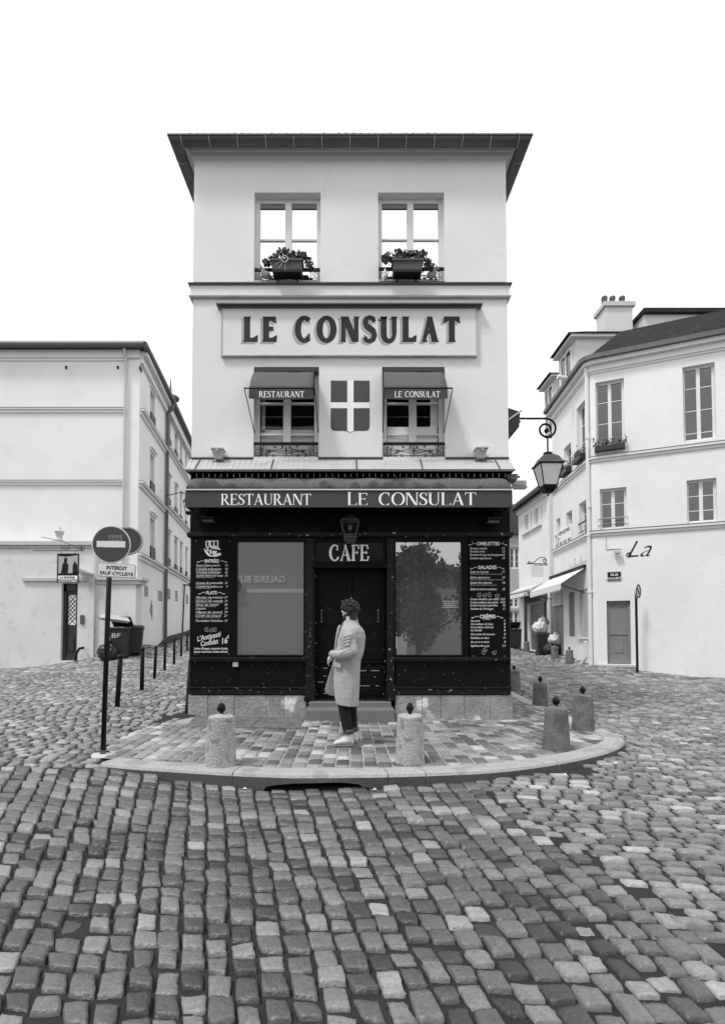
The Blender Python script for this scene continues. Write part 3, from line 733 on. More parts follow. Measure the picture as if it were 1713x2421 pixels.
# pilasters, stiles
zb = fd(784, 1556, SF)[1]; zsill = fd(784, 1476, SF)[1]; ztopw = zf0-.05
def col(x0, x1, y0, y1, name, o0=-.1, o1=SF, mt='black_paint', bev=.005, extra=None):
    m = M(); a, b, c, d = fr_rect(x0, y0, x1, y1, o1); m.fbox(FF, a, b, c, d, o0, o1)
    if extra: extra(m, a, b, c, d)
    return m.build(name, mt, cafe, bevel=bev)
for x0, x1 in ((683, 705), (865, 885)):
    col(x0+1, x1-1, 1206, 1572, 'pilaster', o1=SF+.02, extra=lambda m, a, b, c, d: (m.fbox(FF, a-.015, b+.015, c-.0, c+.28, SF+.021, SF+.04), m.fbox(FF, a+.03, b-.03, c+.35, d-.05, SF+.021, SF+.03)), mt='black_worn')
def shopwindow(x0, x1, gx0, gx1, label):
    a, b, c, d = fr_rect(x0, 1205, x1, 1474, SF); ga, gb, gc, gd = fr_rect(gx0, 1214, gx1, 1468, SF-.03)
    m = M(); m.fbox(FF, a, ga, c, d, -.1, SF); m.fbox(FF, gb, b, c, d, -.1, SF); m.fbox(FF, ga, gb, c, gc, -.1, SF); m.fbox(FF, ga, gb, gd, d, -.1, SF)
    e = .022
    m.fbox(FF, ga-e, ga, gc-e, gd+e, SF, SF+.018); m.fbox(FF, gb, gb+e, gc-e, gd+e, SF, SF+.018); m.fbox(FF, ga, gb, gc-e, gc, SF, SF+.018); m.fbox(FF, ga, gb, gd, gd+e, SF, SF+.018)
    o = m.build('shop_window', 'black_paint', cafe, bevel=.004); o['label'] = label
    m = M(); m.fbox(FF, ga-.005, gb+.005, gc-.005, gd+.005, SF-.06, SF-.045); m.build('pane', 'glass_shop', o)
    return (ga, gb, gc, gd, o)
gwL = shopwindow(521, 684, 532, 680, 'shop window reflecting the gallery sign'); gwR = shopwindow(884, 1050, 886, 1035, 'shop window reflecting a tree')
m = M()
for k in range(4):
    a, b, c, d = fr_rect(990+rng.integers(0, 4), 1347+k*4.5, 1028-rng.integers(0, 8), 1348.3+k*4.5, SF-.04); m.fbox(FF, a, b, c, d, SF-.0448, SF-.0440)
m.build('opening_hours', 'shutter_light', gwR[4])
for x0, x1 in ((428, 521), (1050, 1141)): col(x0, x1, 1205, 1474, 'end_panel', o1=SF-.015)
# sill rail and lower panels
for x0, x1 in ((425, 683), (885, 1143)):
    a, b, c, d = fr_rect(x0, 1473, x1, 1481, SF+.04); m = M(); m.fbox(FF, a, b, c, d, -.1, SF+.05); m.fbox(FF, a+.01, b-.01, c-.025, c, -.1, SF+.025); m.build('sill_rail', 'black_worn', cafe, bevel=.006)
    a, b, c, d = fr_rect(x0+2, 1483, x1-2, 1541, SF); m = M(); m.fbox(FF, a, b, c, d, -.1, SF)
    k = .40
    mid = a+(b-a)*(.38 if x0 < 600 else .62); m.fbox(FF, mid-.006, mid+.006, c, d, SF, SF+.006)
    m.build('lower_panel', 'black_paint', cafe, bevel=.004)
    a, b, c, d = fr_rect(x0-1, 1541, x1+1, 1557, SF+.03); m = M(); m.fbox(FF, a, b, c, d, -.1, SF+.03); m.fbox(FF, a-.01, b+.01, d-.018, d+.008, -.1, SF+.045); m.build('skirting', 'black_worn', cafe, bevel=.006)
    # rendered stone plinth, broken edges
    a, b, c, d = fr_rect(x0-1, 1557, x1+4, 1600, 0); m = M(); nb = 5
    for i in range(nb):
        cut = [0, .17+.06*(x0 > 600), .39, .66-.07*(x0 > 600), .81, 1]; p0 = a+(b-a)*cut[i]; p1 = a+(b-a)*cut[i+1]; dz = rng.uniform(0, .018)
        m.fbox(FF, p0+.002, p1-.002, -.45, d-.004, -.1, SF+.002+dz)
    m.build('plinth', 'stone', cafe, bevel=.012)
# transom window with the lettering
a, b, c, d = fr_rect(699, 1207, 865, 1268, SF-.02); ga, gb, gc, gd = fr_rect(708, 1215, 857, 1260, SF-.03)
m = M(); o_ = SF-.01; m.fbox(FF, a, ga, c, d, -.12, o_); m.fbox(FF, gb, b, c, d, -.12, o_); m.fbox(FF, ga, gb, c, gc, -.12, o_); m.fbox(FF, ga, gb, gd, d, -.12, o_)
m.fbox(FF, a, b, c-.045, c, -.12, SF+.045)
tw = m.build('transom_window', 'black_paint', cafe, bevel=.004)
m = M(); m.fbox(FF, ga-.003, gb+.003, gc-.003, gd+.003, -.0, .02); m.build('pane', 'glass_transom', tw)
m = M(); u0, u1, z0, z1 = fr_rect(737, 1221, 826, 1257, .03)
put_roman(m, 'CAFE', FF, u0, u1, z0, z1, .021, .003, gap=.02, T=.17, t=.07, s=.06, h=.05, ball=.07, tick=.2)
m.build('lettering', 'letter_white', tw)
# double door, worn
a, b, c, d = fr_rect(705, 1272, 863, 1566, SF-.08); dd = M()
rv = -.03; mid = (a+b)/2
dd.fbox(FF, a, mid-.003, c, d, rv-.05, rv); dd.fbox(FF, mid+.003, b, c, d, rv-.05, rv)
zmid = fd(784, 1485)[1]
for p0, p1 in ((a, mid), (mid, b)):
    dd.fbox(FF, p0+.05, p1-.05, zmid+.05, d-.06, rv, rv+.008); dd.fbox(FF, p0+.05, p1-.05, c+.06, zmid-.05, rv, rv+.010)
    for k in range(5): zz = c+.1+k*(zmid-c-.2)/5; dd.fbox(FF, p0+.07, p1-.07, zz+.01, zz+(zmid-c-.2)/5-.008, rv+.010, rv+.016)
dd.fbox(FF, mid-.03, mid+.03, c, d, rv, rv+.022); dd.fbox(FF, a, b, zmid-.012, zmid+.012, rv, rv+.03)
door = dd.build('door', 'black_panel', cafe, bevel=.003)
m = M()
for sx in (-1, 1):
    x = mid+sx*(b-a)*.40; z = fd(784, 1381)[1]
    m.tube([FF(x, z-.09, rv+.03), FF(x, z-.08, rv+.05), FF(x, z+.08, rv+.05), FF(x, z+.09, rv+.03)], .007, 6); m.fbox(FF, x-.015, x+.015, z-.11, z-.085, rv+.001, rv+.03); m.fbox(FF, x-.015, x+.015, z+.085, z+.11, rv+.001, rv+.03)
m.build('handle', 'zinc', door)
m = M()   # paint worn off in dashes
for x0, y0, l in ((760, 1478, 5), (759, 1494, 6), (757, 1508, 5), (750, 1509, 18), (851, 1586-1, 1)): pass
for px_, py_, L_ in ((764, 1580, 9), (750, 1613, 14), (851, 1586, 14), (876, 1586, 20), (851, 1622, 22), (888, 1622, 7), (884, 1601, 4), (764, 1599, 8), (857, 1567, 40), (764, 1640, 8)):
    u, z = FF.hit(px_, py_); m.fbox(FF, u, u+L_/138, z-.004, z+.004, rv+.017, rv+.0185)
for _ in range(40):
    u = rng.uniform(a+.03, b-.03); z = rng.uniform(c+.05, d-.1); s_ = rng.uniform(.003, .007); m.fbox(FF, u, u+s_, z, z+s_, rv+.023, rv+.025)
for px_, py_, r__ in ((744, 1362, .016), (830, 1415, .016)):
    u, z = FF.hit(px_, py_); m.prism([(u+r__*math.cos(k), z+r__*.7*math.sin(k)) for k in [math.pi*j/5 for j in range(10)]], FF, rv+.02, rv+.03)
m.build('bare_patch', 'chalk_dim', door)
m = M(); m.fbox(FF, a-.02, b+.02, c-.10, c-.004, -.12, SF+.0); m.fbox(FF, a-.01, b+.01, c-.05, c-.035, SF, SF+.02); m.fbox(FF, a-.01, b+.01, c-.085, c-.07, SF, SF+.03); m.build('threshold', 'black_worn', cafe, bevel=.004)
# reveals behind door and inner dark
m = M(); m.fbox(FF, -HW+.02, HW-.02, -.2, zcan-.05, -.4, -.32); m.build('inner_wall', 'room_dark', cafe)
# steps
a, b, c, d = fr_rect(692, 1572, 876, 1590, SF+.1); m = M(); m.fbox(FF, a, b, -.2, d-.01, -.1, SF+.16); m.build('upper_step', 'step_stone', cafe, bevel=.012)
a, b, c, d = fr_rect(684, 1590, 884, 1610, SF+.40); m = M(); m.fbox(FF, a, b, -.25, d, -.1, SF+.44); m.build('lower_step', 'step_stone', cafe, bevel=.02)
# small things on the shopfront
m = M(); a, b, c, d = fr_rect(522, 1484, 534, 1495, SF); m.fbox(FF, a, b, c, d, SF, SF+.03); m.build('junction_box', 'zinc_pale', cafe, bevel=.006)
m = M()
for x0 in (478, 0):
    pass
zz = fd(784, 1541, SF)[1]
for _ in range(70):
    s_ = 1 if rng.random() > .5 else -1; u = s_*rng.uniform(.72, 2.7); z = zz+rng.uniform(-.1, .5); q = rng.uniform(.002, .006); m.fbox(FF, u, u+q*rng.uniform(1, 3), z, z+q, SF+.0062 if z > zz+.02 else SF+.03, SF+.0075 if z > zz+.02 else SF+.032)
for s_ in (-1, 1):
    for _ in range(26): u = s_*rng.uniform(.56, .74); z = rng.uniform(.15, 1.6)**1.0; q = rng.uniform(.003, .009); m.fbox(FF, u, u+q*.7, z, z+q*rng.uniform(1, 4), SF+.041, SF+.043)
m.build('chipped_paint', 'chalk_dim', cafe)

# ------------------------------------------------------------ hatch, signboard, awnings, boards
m = M(); p = [gnd(a*S, b*S, -.0) for a, b in ((416, 1629), (668, 1629), (684, 1605), (438, 1605))]
m.add([(q.x, q.y, pav(q.x)+.006) for q in p]+[(q.x, q.y, pav(q.x)-.02) for q in p], [(0, 1, 2, 3), (0, 4, 5, 1), (1, 5, 6, 2), (2, 6, 7, 3), (3, 7, 4, 0)])
o = tag(m.build('cellar_hatch', 'granite_dark'), 'dark metal cellar hatch in the pavement under the left shop window', 'hatch')
m = M(); mx_ = (p[0].x+p[1].x)/2+.12
m.add([(mx_-.006, p[0].y, pav(mx_)+.008), (mx_+.006, p[0].y, pav(mx_)+.008), (mx_+.03, p[2].y, pav(mx_)+.008), (mx_+.018, p[2].y, pav(mx_)+.008)], [(0, 1, 2, 3)])
m.build('seam', 'room_dark', o)

sb = thing('signboard', 'wide pale signboard with the cafe name in large dark shadowed capitals between the window rows', 'sign', FF(0, fd(784, 740)[1], .05))
a, b, c, d = fr_rect(498, 690, 1067, 795, .06); m = M(); m.fbox(FF, a, b, c, d, 0, .055); m.build('board', 'trim_white', sb, bevel=.004)
m = M(); e = .018
for q in ((a-e, b+e, c-e, c), (a-e, a, c, d), (b, b+e, c, d)): m.fbox(FF, q[0], q[1], q[2], q[3], 0, .065)
m.build('frame', 'cornice_grey', sb)
m = M(); m.fbox(FF, a-.09, b+.10, d+.02, d+.04, 0, .15); m.fbox(FF, a-.06, b+.07, d, d+.02, 0, .10)
for k in range(60): u = a-.07+k*(b-a+.16)/59; m.fbox(FF, u, u+.006, d+.04, d+.10, 0, .012)
m.build('hood', 'zinc', sb)
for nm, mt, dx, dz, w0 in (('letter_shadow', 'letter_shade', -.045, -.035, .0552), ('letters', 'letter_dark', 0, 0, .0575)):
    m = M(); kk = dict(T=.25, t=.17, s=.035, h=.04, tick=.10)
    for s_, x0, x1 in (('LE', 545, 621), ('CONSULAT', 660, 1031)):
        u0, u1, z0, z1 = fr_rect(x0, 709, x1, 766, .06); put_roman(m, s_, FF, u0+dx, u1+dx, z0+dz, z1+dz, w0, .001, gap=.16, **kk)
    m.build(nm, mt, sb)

def win_awning(o, text, label, x0, x1, xt0, xt1, side):
    a, b, c, d = o; t = thing('window_awning', label, 'awning', FF((a+b)/2, d-.1, 0), 0, 'window awnings of the cafe')
    # display pixel positions: top edge xt0..xt1 at y 842, front bar at y 870
    pr = .42; zt_ = d-.10
    fa = at(x0*S, 870*S, YF-pr); fb = at(x1*S, 870*S, YF-pr); ua = FF.hit(xt0*S, 843*S)[0]; ub = FF.hit(xt1*S, 843*S)[0]
    m = M(); m.fbox(FF, a+.02, b-.02, d-.10, d-.02, -.08, .03); m.build('cassette', 'awning_dark', t, bevel=.01)
    n = 9; top = []; 
    for i in range(n+1):
        s_ = i/n; y = YF-.02-(pr-.02)*s_; z = zt_+(fa.z-zt_)*(s_+.14*math.sin(math.pi*s_)*-1+.0)
        top.append((ua+(fa.x-ua)*s_, ub+(fb.x-ub)*s_, y, z))
    m = M(); m.smooth = True; kk = 8
    vs = []
    for l, r, y, z in top:
        for j in range(kk+1): vs.append((l+(r-l)*j/kk, y, z-.012*math.sin(math.pi*j/kk)*(1 if j > kk/2 else .3)))
    fs = [(i*(kk+1)+j, i*(kk+1)+j+1, (i+1)*(kk+1)+j+1, (i+1)*(kk+1)+j) for i in range(n) for j in range(kk)]
    m.add(vs, fs); cl = m.build('canopy', 'awning_win', t); so_ = cl.modifiers.new('t', 'SOLIDIFY'); so_.thickness = .004
    # valance
    zv1 = fa.z-.02; zv0 = at(784*S, 894*S, YF-pr).z; m = M(); vs = []
    for r_i in range(5):
        for j in range(17):
            s_ = j/16; sg = .02*math.sin(math.pi*s_)
            vs.append((fa.x+(fb.x-fa.x)*s_, YF-pr-.012+.010*math.sin(s_*9+side)*math.sin(r_i/4*2.6), zv1+(zv0-zv1)*r_i/4-sg*r_i/4))
    m.add(vs, [(i*17+j, i*17+j+1, (i+1)*17+j+1, (i+1)*17+j) for i in range(4) for j in range(16)])
    m.smooth = True; va = m.build('valance', 'awning_dark', t); q = va.modifiers.new('t', 'SOLIDIFY'); q.thickness = .004
    FV = FF.off(pr+.012+.014); m = M(); W = fb.x-fa.x; zc = (zv1+zv0)/2
    put_roman(m, text, FV, fa.x+W*.16, fb.x-W*.14 if side < 0 else fb.x-W*.12, zc-.065, zc+.038, 0, .002, gap=.05, T=.15, t=.06, s=.05, h=.04)
    m.build('lettering', 'letter_white', va)
    m = M(); e0 = fa.x-(.08 if side < 0 else 0); e1 = fb.x+(.02 if side < 0 else .09)
    m.tube([(e0, YF-pr, fa.z), (e1, YF-pr, fa.z)], .012, 6); m.build('front_bar', 'iron', t)
    for X, U, zz_ in ((e0, a+.01, 967), (e1, b-.01, 967)):
        m = M(); m.tube([(X, YF-pr, fa.z), (U, YF+.02, fd(784, zz_)[1])], .008, 6); m.ball((U, YF+.02, fd(784, zz_)[1]), .016, 8, 6); m.build('arm', 'iron', t)
win_awning(ops[2], 'RESTAURANT', 'dark window awning reading RESTAURANT over the left middle window', 558, 702, 572, 703, -1)
win_awning(ops[3], 'LE CONSULAT', 'dark window awning with the cafe name over the right middle window', 861, 1002, 858, 990, 1)
for i, (o, lb, hh) in enumerate(zip(ops, ('iron scrollwork window rail behind the flower box and cat on the upper left window', 'iron scrollwork window rail behind the flower box and cat on the upper right window', 'iron scrollwork window rail under the RESTAURANT window awning', 'iron scrollwork window rail under the right middle window awning'), (.27, .27, .30, .30))):
    a, b, c, d = o; railing(FF, a, b, c+(.03 if i < 2 else .045), c+hh, -.02 if i < 2 else .02, lb, 'scrollwork rails on the cafe windows')

def flower_box(px0, px1, label, seed, bird):
    r = np.random.default_rng(seed); a, b, c, d = fr_rect(px0, 587, px1, 613, .16)
    t = thing('flower_box', label, 'flower box', FF((a+b)/2, c, .12), 0, 'flower boxes on the upper windows')
    def sec(k, w0, w1, z): return [FF(a+k, z, w0), FF(b-k, z, w0), FF(b-k, z, w1), FF(a+k, z, w1)]
    m = M(); m.loft([sec(.025, .06, .21, c), sec(.012, .045, .23, c+.04), sec(.010, .045, .230, c+.06), sec(.01, .03, .24, d-.04), sec(-.012, .02, .26, d-.035), sec(-.012, .02, .26, d)])
    m.build('box', 'terracotta', t)
    m = M(); m.fbox(FF, a+.02, b-.02, c-.012, c-.002, .02, .23); m.fbox(FF, a+.08, a+.11, c-.14, c-.012, .0, .03); m.fbox(FF, b-.11, b-.08, c-.14, c-.012, .0, .03); m.build('bracket', 'iron', t)
    m = M(); n = M(); W = b-a; cx = (a+b)/2
    heads = [(cx+W*q*.66, d+h*1.1, .12+r.uniform(-.07, .07)) for q, h in ((-1.05, .06), (-.75, .10), (-.38, .15), (-.1, .16), (.22, .15), (.5, .14), (.78, .11), (1.05, .05), (-.55, .05), (.0, .05), (.55, .04), (1.15, -.06), (.3, .05))]
    for hx, hz, hw in heads:
        m.tube([FF(cx+(hx-cx)*.6, d-.03, .13), FF(hx, hz, hw)], .006, 4)
        for _ in range(34):
            v = r.normal(0, 1, 3); v /= np.linalg.norm(v); rad = r.uniform(.02, .085); s_ = r.uniform(.022, .040); p = np.array(FF(hx+v[0]*rad, hz+v[2]*rad*.8, hw+v[1]*rad))
            q1 = r.normal(0, 1, 3); q1 /= np.linalg.norm(q1); q2 = np.cross(q1, v+.01); q2 /= np.linalg.norm(q2)+1e-6
            mm = m if r.random() < .8 else n
            mm.add([tuple(p+q1*s_), tuple(p+q2*s_+v*.008), tuple(p-q1*s_), tuple(p-q2*s_)], [(0, 1, 2, 3)])
    m.build('leaves', 'leaf', t); n.build('blossom', 'leaf_pale', t)
    if bird == 0:
        m = M(); x, z = cx-.03, d-.03
        m.tube([FF(x+.055*math.cos(k), z+.055*math.sin(k), .28) for k in [math.pi*j/9 for j in range(19)]], .011, 6)
        for dx, dz in ((-.22, -.14), (-.13, -.22), (.02, -.28), (.22, .02)): m.tube([FF(x+dx*.3, z+dz*.3, .28), FF(x+dx*.75, z+dz*.75, .29)], .004, 4)
        m.build('straw_wreath', 'shutter_light', t)
    else:
        m = M(); x, z = a-.12, d+.01
        m.prism([(x-.07, z-.02), (x+.01, z-.08), (x+.07, z), (x+.0, z+.08), (x-.08, z+.05)], FF, .18, .24); m.tube([FF(x+.03, z-.06, .2), FF(a+.02, d-.12, .2)], .005, 4)
        m.build('plant_marker', 'iron', t)
flower_box(609, 678, 'terracotta flower box with straw wreath on the upper left window', 3, 0)
flower_box(879, 946, 'terracotta flower box with house shaped marker on the upper right window', 4, 1)
def cat(px, label, sx):
    u, z = fd(px, 634, .06); z = ops[0][2]+.031; t = thing('cat_figurine', label, 'figurine', FF(u, z, .06), 0, 'cat figurines on the upper windows')
    m = M(); c = lambda x, y, z_: (sx*x, y, z_)
    m.ball(c(.05, 0, .07), (.075, .045, .07)); m.ball(c(0, 0, .11), (.045, .04, .075)); m.ball(c(-.045, 0, .19), (.038, .034, .036)); m.ball(c(-.075, 0, .18), (.018, .016, .014))
    for y in (-.018, .018): m.tube([c(-.04, y, .21), c(-.035, y*1.4, .262)], [.016, .002], 6); m.tube([c(-.01, y, .1), c(-.035, y, .005)], [.018, .012], 6); m.ball(c(-.045, y, .01), (.022, .012, .01))
    m.tube([c(.1, 0, .04), c(.15, .0, .02), c(.17, .0, .07)], [.014, .012, .007], 6)
    o = remeshed(m, 'body', 'figurine', t, .006, 1)
cat(590, 'stone cat figurine sitting at the left edge of the upper left window', 1)
cat(972, 'stone cat figurine sitting at the right edge of the upper right window', -1)
u, _ = fd(862, 630); t = thing('gnome_figurine', 'small pale bearded figurine at the left edge of the upper right window', 'figurine', FF(u, ops[1][2]+.031, .05))
m = M(); m.ball((0, 0, .05), (.04, .035, .055)); m.ball((0, 0, .11), (.028, .028, .03)); m.tube([(0, 0, .12), (0, 0, .19)], [.03, .003], 8); m.ball((0, -.022, .09), (.022, .015, .03)); remeshed(m, 'body', 'chalk', t, .006, 1)

def floodlight(px, py, label, dark=False):
    if not dark:
        u, z = fd(px, py, .12); t = thing('floodlight', label, 'floodlight', FF(u, z, .12), 0, 'floodlights on the canopy roof')
        m = M(); m.loft([[FF(u+x, z-.085, .12+y) for x, y in ((-.06, -.05), (.06, -.05), (.06, .05), (-.06, .05))], [FF(u+x, z+.065, .12+y) for x, y in ((-.095, -.08), (.095, -.08), (.095, .10), (-.095, .10))]]); m.build('housing', 'zinc_pale', t, bevel=.01)
        m = M(); m.fbox(FF, u-.11, u+.11, z+.066, z+.085, .02, .24); m.fbox(FF, u-.02, u+.02, z+.03, z+.066, .215, .235); m.build('glass_cover', 'trim_grey', t)
        m = M(); m.tube([FF(u-.09, z-.05, .12), FF(u-.1, z-.12, .12), FF(u+.1, z-.12, .12), FF(u+.09, z-.05, .12)], .01, 6); m.build('bracket', 'zinc', t)
    else:
        u, z = fd(px, py, .2); t = thing('spotlight', label, 'spotlight', FF(u, z, .12), 0, 'spotlights under the shop awning')
        m = M(); m.fbox(FF, u-.12, u+.12, z-.01, z+.05, .06, .30); m.build('housing', 'iron', t, bevel=.015)
        m = M(); m.fbox(FF, u-.09, u+.09, z-.04, z-.011, .12, .27); m.build('lens', 'zinc', t); m = M(); m.fbox(FF, u-.05, u+.05, z-.03, z+.03, .015, .06); m.build('bracket', 'iron', t)
floodlight(489, 1019, 'grey floodlight on the canopy roof left of the windows'); floodlight(1077, 1017, 'grey floodlight on the canopy roof right of the windows')
floodlight(467, 1165, 'dark spotlight under the awning above the menu board headed ENTREES', 1); floodlight(1104, 1167, 'dark spotlight under the awning above the menu board headed OMELETTES', 1)

# big shop awning
ao = .50; t = thing('shop_awning', 'long dark shop awning with big white lettering across the shopfront', 'awning', FF(0, zf0+.4, .1))
A_ = FF.off(ao); v0, vz1 = A_.hit(415*S, 1098*S); v1, vz0 = A_.hit(1148*S, 1137*S)
zb1 = at(784*S, 1073*S, YF-.25).z
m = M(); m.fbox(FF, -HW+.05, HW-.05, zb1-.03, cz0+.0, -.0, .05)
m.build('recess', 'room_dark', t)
m = M(); k = 0
xx = -HW+.18
while xx < HW-.1:
    m.fbox(FF, xx, xx+.010, zb1+.01, cz0-.03, .30, .325); 
    if rng.random() < .25: m.prism([(xx+.03, cz0-.03), (xx+.036, cz0-.03), (xx+.066, zb1+.01), (xx+.06, zb1+.01)], FF, .2, .21)
    xx += .103
m.build('tassel', 'trim_grey', t)
m = M(); m.fbox(FF, -HW+.3, HW-.6, zb1+.0, zb1+.015, .19, .24); m.build('tie_bar', 'zinc', t)
m = M(); m.smooth = True; n = 10; seg = 64; vs = []
for i in range(n+1):
    s_ = i/n; y = YF-.10-(ao-.10)*math.sin(s_*math.pi/2)**.9; z = vz1+(zb1-vz1+.02)*math.cos(s_*math.pi/2)**.8
    for j in range(seg+1):
        q = j/seg; X0 = v0+.03*(1-s_)*8; X = (v0+(.18)*(1-s_))+((v1-v0)-.36*(1-s_))*q
        vs.append((X, y, z+.010*math.sin(q*47)*math.sin(math.pi*s_)))
m.add(vs, [(i*(seg+1)+j, i*(seg+1)+j+1, (i+1)*(seg+1)+j+1, (i+1)*(seg+1)+j) for i in range(n) for j in range(seg)])
cl = m.build('rolled_cloth', 'awning_top', t); cl.modifiers.new('t', 'SOLIDIFY').thickness = .01
m = M(); m.fbox(A_, v0+.01, v1-.01, vz1-.008, vz1+.010, -.03, .02); m.build('front_rail', 'trim_white', t)
m = M(); m.fbox(A_, v0, v1, vz0, vz1-.009, -.02, .0); m.fbox(A_, v0, v1, vz0, vz0+.035, .0, .006)
for u_ in (v0, v1-.02): m.fbox(A_, u_, u_+.02, vz0+.01, vz1-.009, -ao+.1, -.02)
va = m.build('valance', 'awning_dark', t)
m = M(); sc = (YF-ao)/1213.5
for s_, x0, x1, y0, y1 in (('RESTAURANT', 495, 697, 1107, 1132), ('L', 778, 800, 1103, 1133), ('E', 802, 824, 1105, 1133), ('CONSULAT', 848, 1067, 1104, 1133)):
    u0, z1 = A_.hit(x0*S, y0*S); u1, z0 = A_.hit(x1*S, y1*S); put_roman(m, s_, A_, u0, u1, z0, z1, .001, .003, gap=.03, T=.135, t=.045, s=.06, h=.03)
m.build('lettering', 'letter_white', va)
m = M(); m.fbox(FF, v0+.05, v1-.05, vz1-.02, vz1-.006, .05, ao-.03); m.build('underside', 'awning_dark', t)
for sx in (-1, 1):
    m = M(); m.tube([FF(sx*2.5, zf0+.30, .05), FF(sx*2.2, vz1-.05, ao-.04)], .02, 6); m.build('folding_arm', 'iron', t)
m = M(); m.fbox(FF, HW-.12, HW+.06, cz0-.12, cz0-.03, .05, .3); m.tube([FF(HW-.1, zb1, .3), FF(HW+.12, cz0-.05, .2)], .02, 6); m.build('end_bracket', 'zinc', t)

# menu boards
def board(x0, y0, x1, y1, label):
    a, b, c, d = fr_rect(x0, y0, x1, y1, SF+.02); t = thing('menu_board', label, 'menu board', FF((a+b)/2, c, SF), 0, 'menu boards beside the shop windows')
    m = M(); m.fbox(FF, a, b, c, d, SF-.014, SF+.006); bd = m.build('board', 'black_panel', t, bevel=.002)
    m = M(); 
    for u in (a+.05, b-.05):
        for z in (c+.04, d-.05): m.lathe([(.008, 0), (.008, .003)], (0, 0, 0), 6) if 0 else m.fbox(FF, u-.006, u+.006, z-.006, z+.006, SF+.006, SF+.010)
    m.build('screw', 'zinc_pale', t)
    return a, b, c, d, t
def swash(m, fr, x, z, L_, sg, w, r=.0035):
    pts = [(x+sg*L_*k/10, z+.012*math.sin(k/10*5.5)) for k in range(11)]+[(x+sg*(L_+.012*math.sin(q)), z-.012+.012*math.cos(q)) for q in (1, 2, 3, 4)]
    m.tube([fr(u, zz, w) for u, zz in pts], r, 4)
def zrow(crop_y): return FF.off(SF).hit(500, 1260+crop_y/7.4)[1]
def urow(crop_x, base): return FF.off(SF).hit(base+crop_x/7.4, 1400)[0]
a, b, c, d, t = board(432, 1206, 519, 1472, 'black menu board with the ENTREES and PLATS lists left of the shopfront')
m = M(); dm = M(); w_ = SF+.0065
for s_, y in (('ENTRÉES', 520), ('PLATS', 1075)):
    h = .062; xa_, xb_ = (285, 535) if s_[0] == 'E' else (315, 500)
    put_text(m, s_, FF, urow(xa_, 445), zrow(y), h*.88, urow(xb_, 445), w_, bold=.02, align='C', fit=True)
    swash(m, FF, urow(xa_-20, 445), zrow(y-22), .10, -1, w_); swash(m, FF, urow(xb_+20, 445), zrow(y-22), .10, 1, w_)
rows = [(585, "Soupe à l'oignon gratinée", 550, '14'), (648, '6 escargots de Bourgogne', 575, '18'), (705, '12 escargots de Bourgogne', 570, '22'), (765, 'Saumon fumé avec toast', 620, '15'), (893, 'Cuisses de grenouilles', 635, '21'), (957, "L'assiette de jambon cru", 600, '9'),
        (1147, 'Moules marinières', 620, '17'), (1210, 'Emincé de volaille', 630, '21'), (1275, 'Pavé de bœuf', 620, '28'), (1340, 'Linguine', 310, '19'), (1403, 'Magret de canard', 600, '29'), (1468, 'Confit de canard', 580, '27'), (1555, 'Tortellini fraîches', 640, '19')]
for y, s_, xe, pr in rows:
    put_text(m, s_, FF, urow(135, 445), zrow(y), .036, urow(min(xe, 610), 445), w_, bold=.0, shear=.35)
    put_text(m, pr, FF, urow(690, 445), zrow(y), .036, None, w_, bold=.0, shear=.35, align='R')
for y, s_, xe in ((607, 'French onion soup', 310), (668, '6 Burgundy snails with garlic butter', 525), (727, '12 Burgundy snails with garlic butter', 540), (790, 'Smoked salmon with toast', 450), (915, 'Frog legs (6 pieces)', 360), (980, 'Cured ham from Spain', 390), (1168, 'Mussels with french fries', 410), (1232, 'Poultry breast cream mushrooms', 605), (1297, 'Rump steak with fries and salad', 490), (1425, 'Duck breast with pepper sauce', 610), (1490, 'Duck leg with fries and salad', 575)):
    put_text(dm, s_, FF, urow(135, 445), zrow(y), .020, urow(xe, 445), w_, shear=.35)
for cx_, sg in ((330, 1), (400, -1), (480, 1)): m.tube([FF(u, z, w_) for u, z in spiral(urow(cx_, 445), zrow(1700), .045, .008, 1, sg*1.3)], .0018, 4)
for s_, x, y, h, xe, ro in (("L'Antipasti", 170, 1900, .085, 600, .22), ('du', 375, 1905, .04, 415, .2), ('Consulat', 235, 1985, .085, 545, .17), ('16', 600, 1945, .10, 705, .2), ('€', 690, 1850, .05, 730, .2)):
    put_text(m, s_, FF, urow(x, 445), zrow(y), h, urow(xe, 445), w_, bold=.012, shear=.3, rot=ro)
for s_, y, x, xe in (("Jambon d'Espagne, mozzarella di bufala,", 2040, 115, 700), ('copeaux de parmesan, tomates, artichauts', 2095, 108, 700)): put_text(m, s_, FF, urow(x, 445), zrow(y), .036, urow(xe, 445), w_, bold=.012, fit=True)
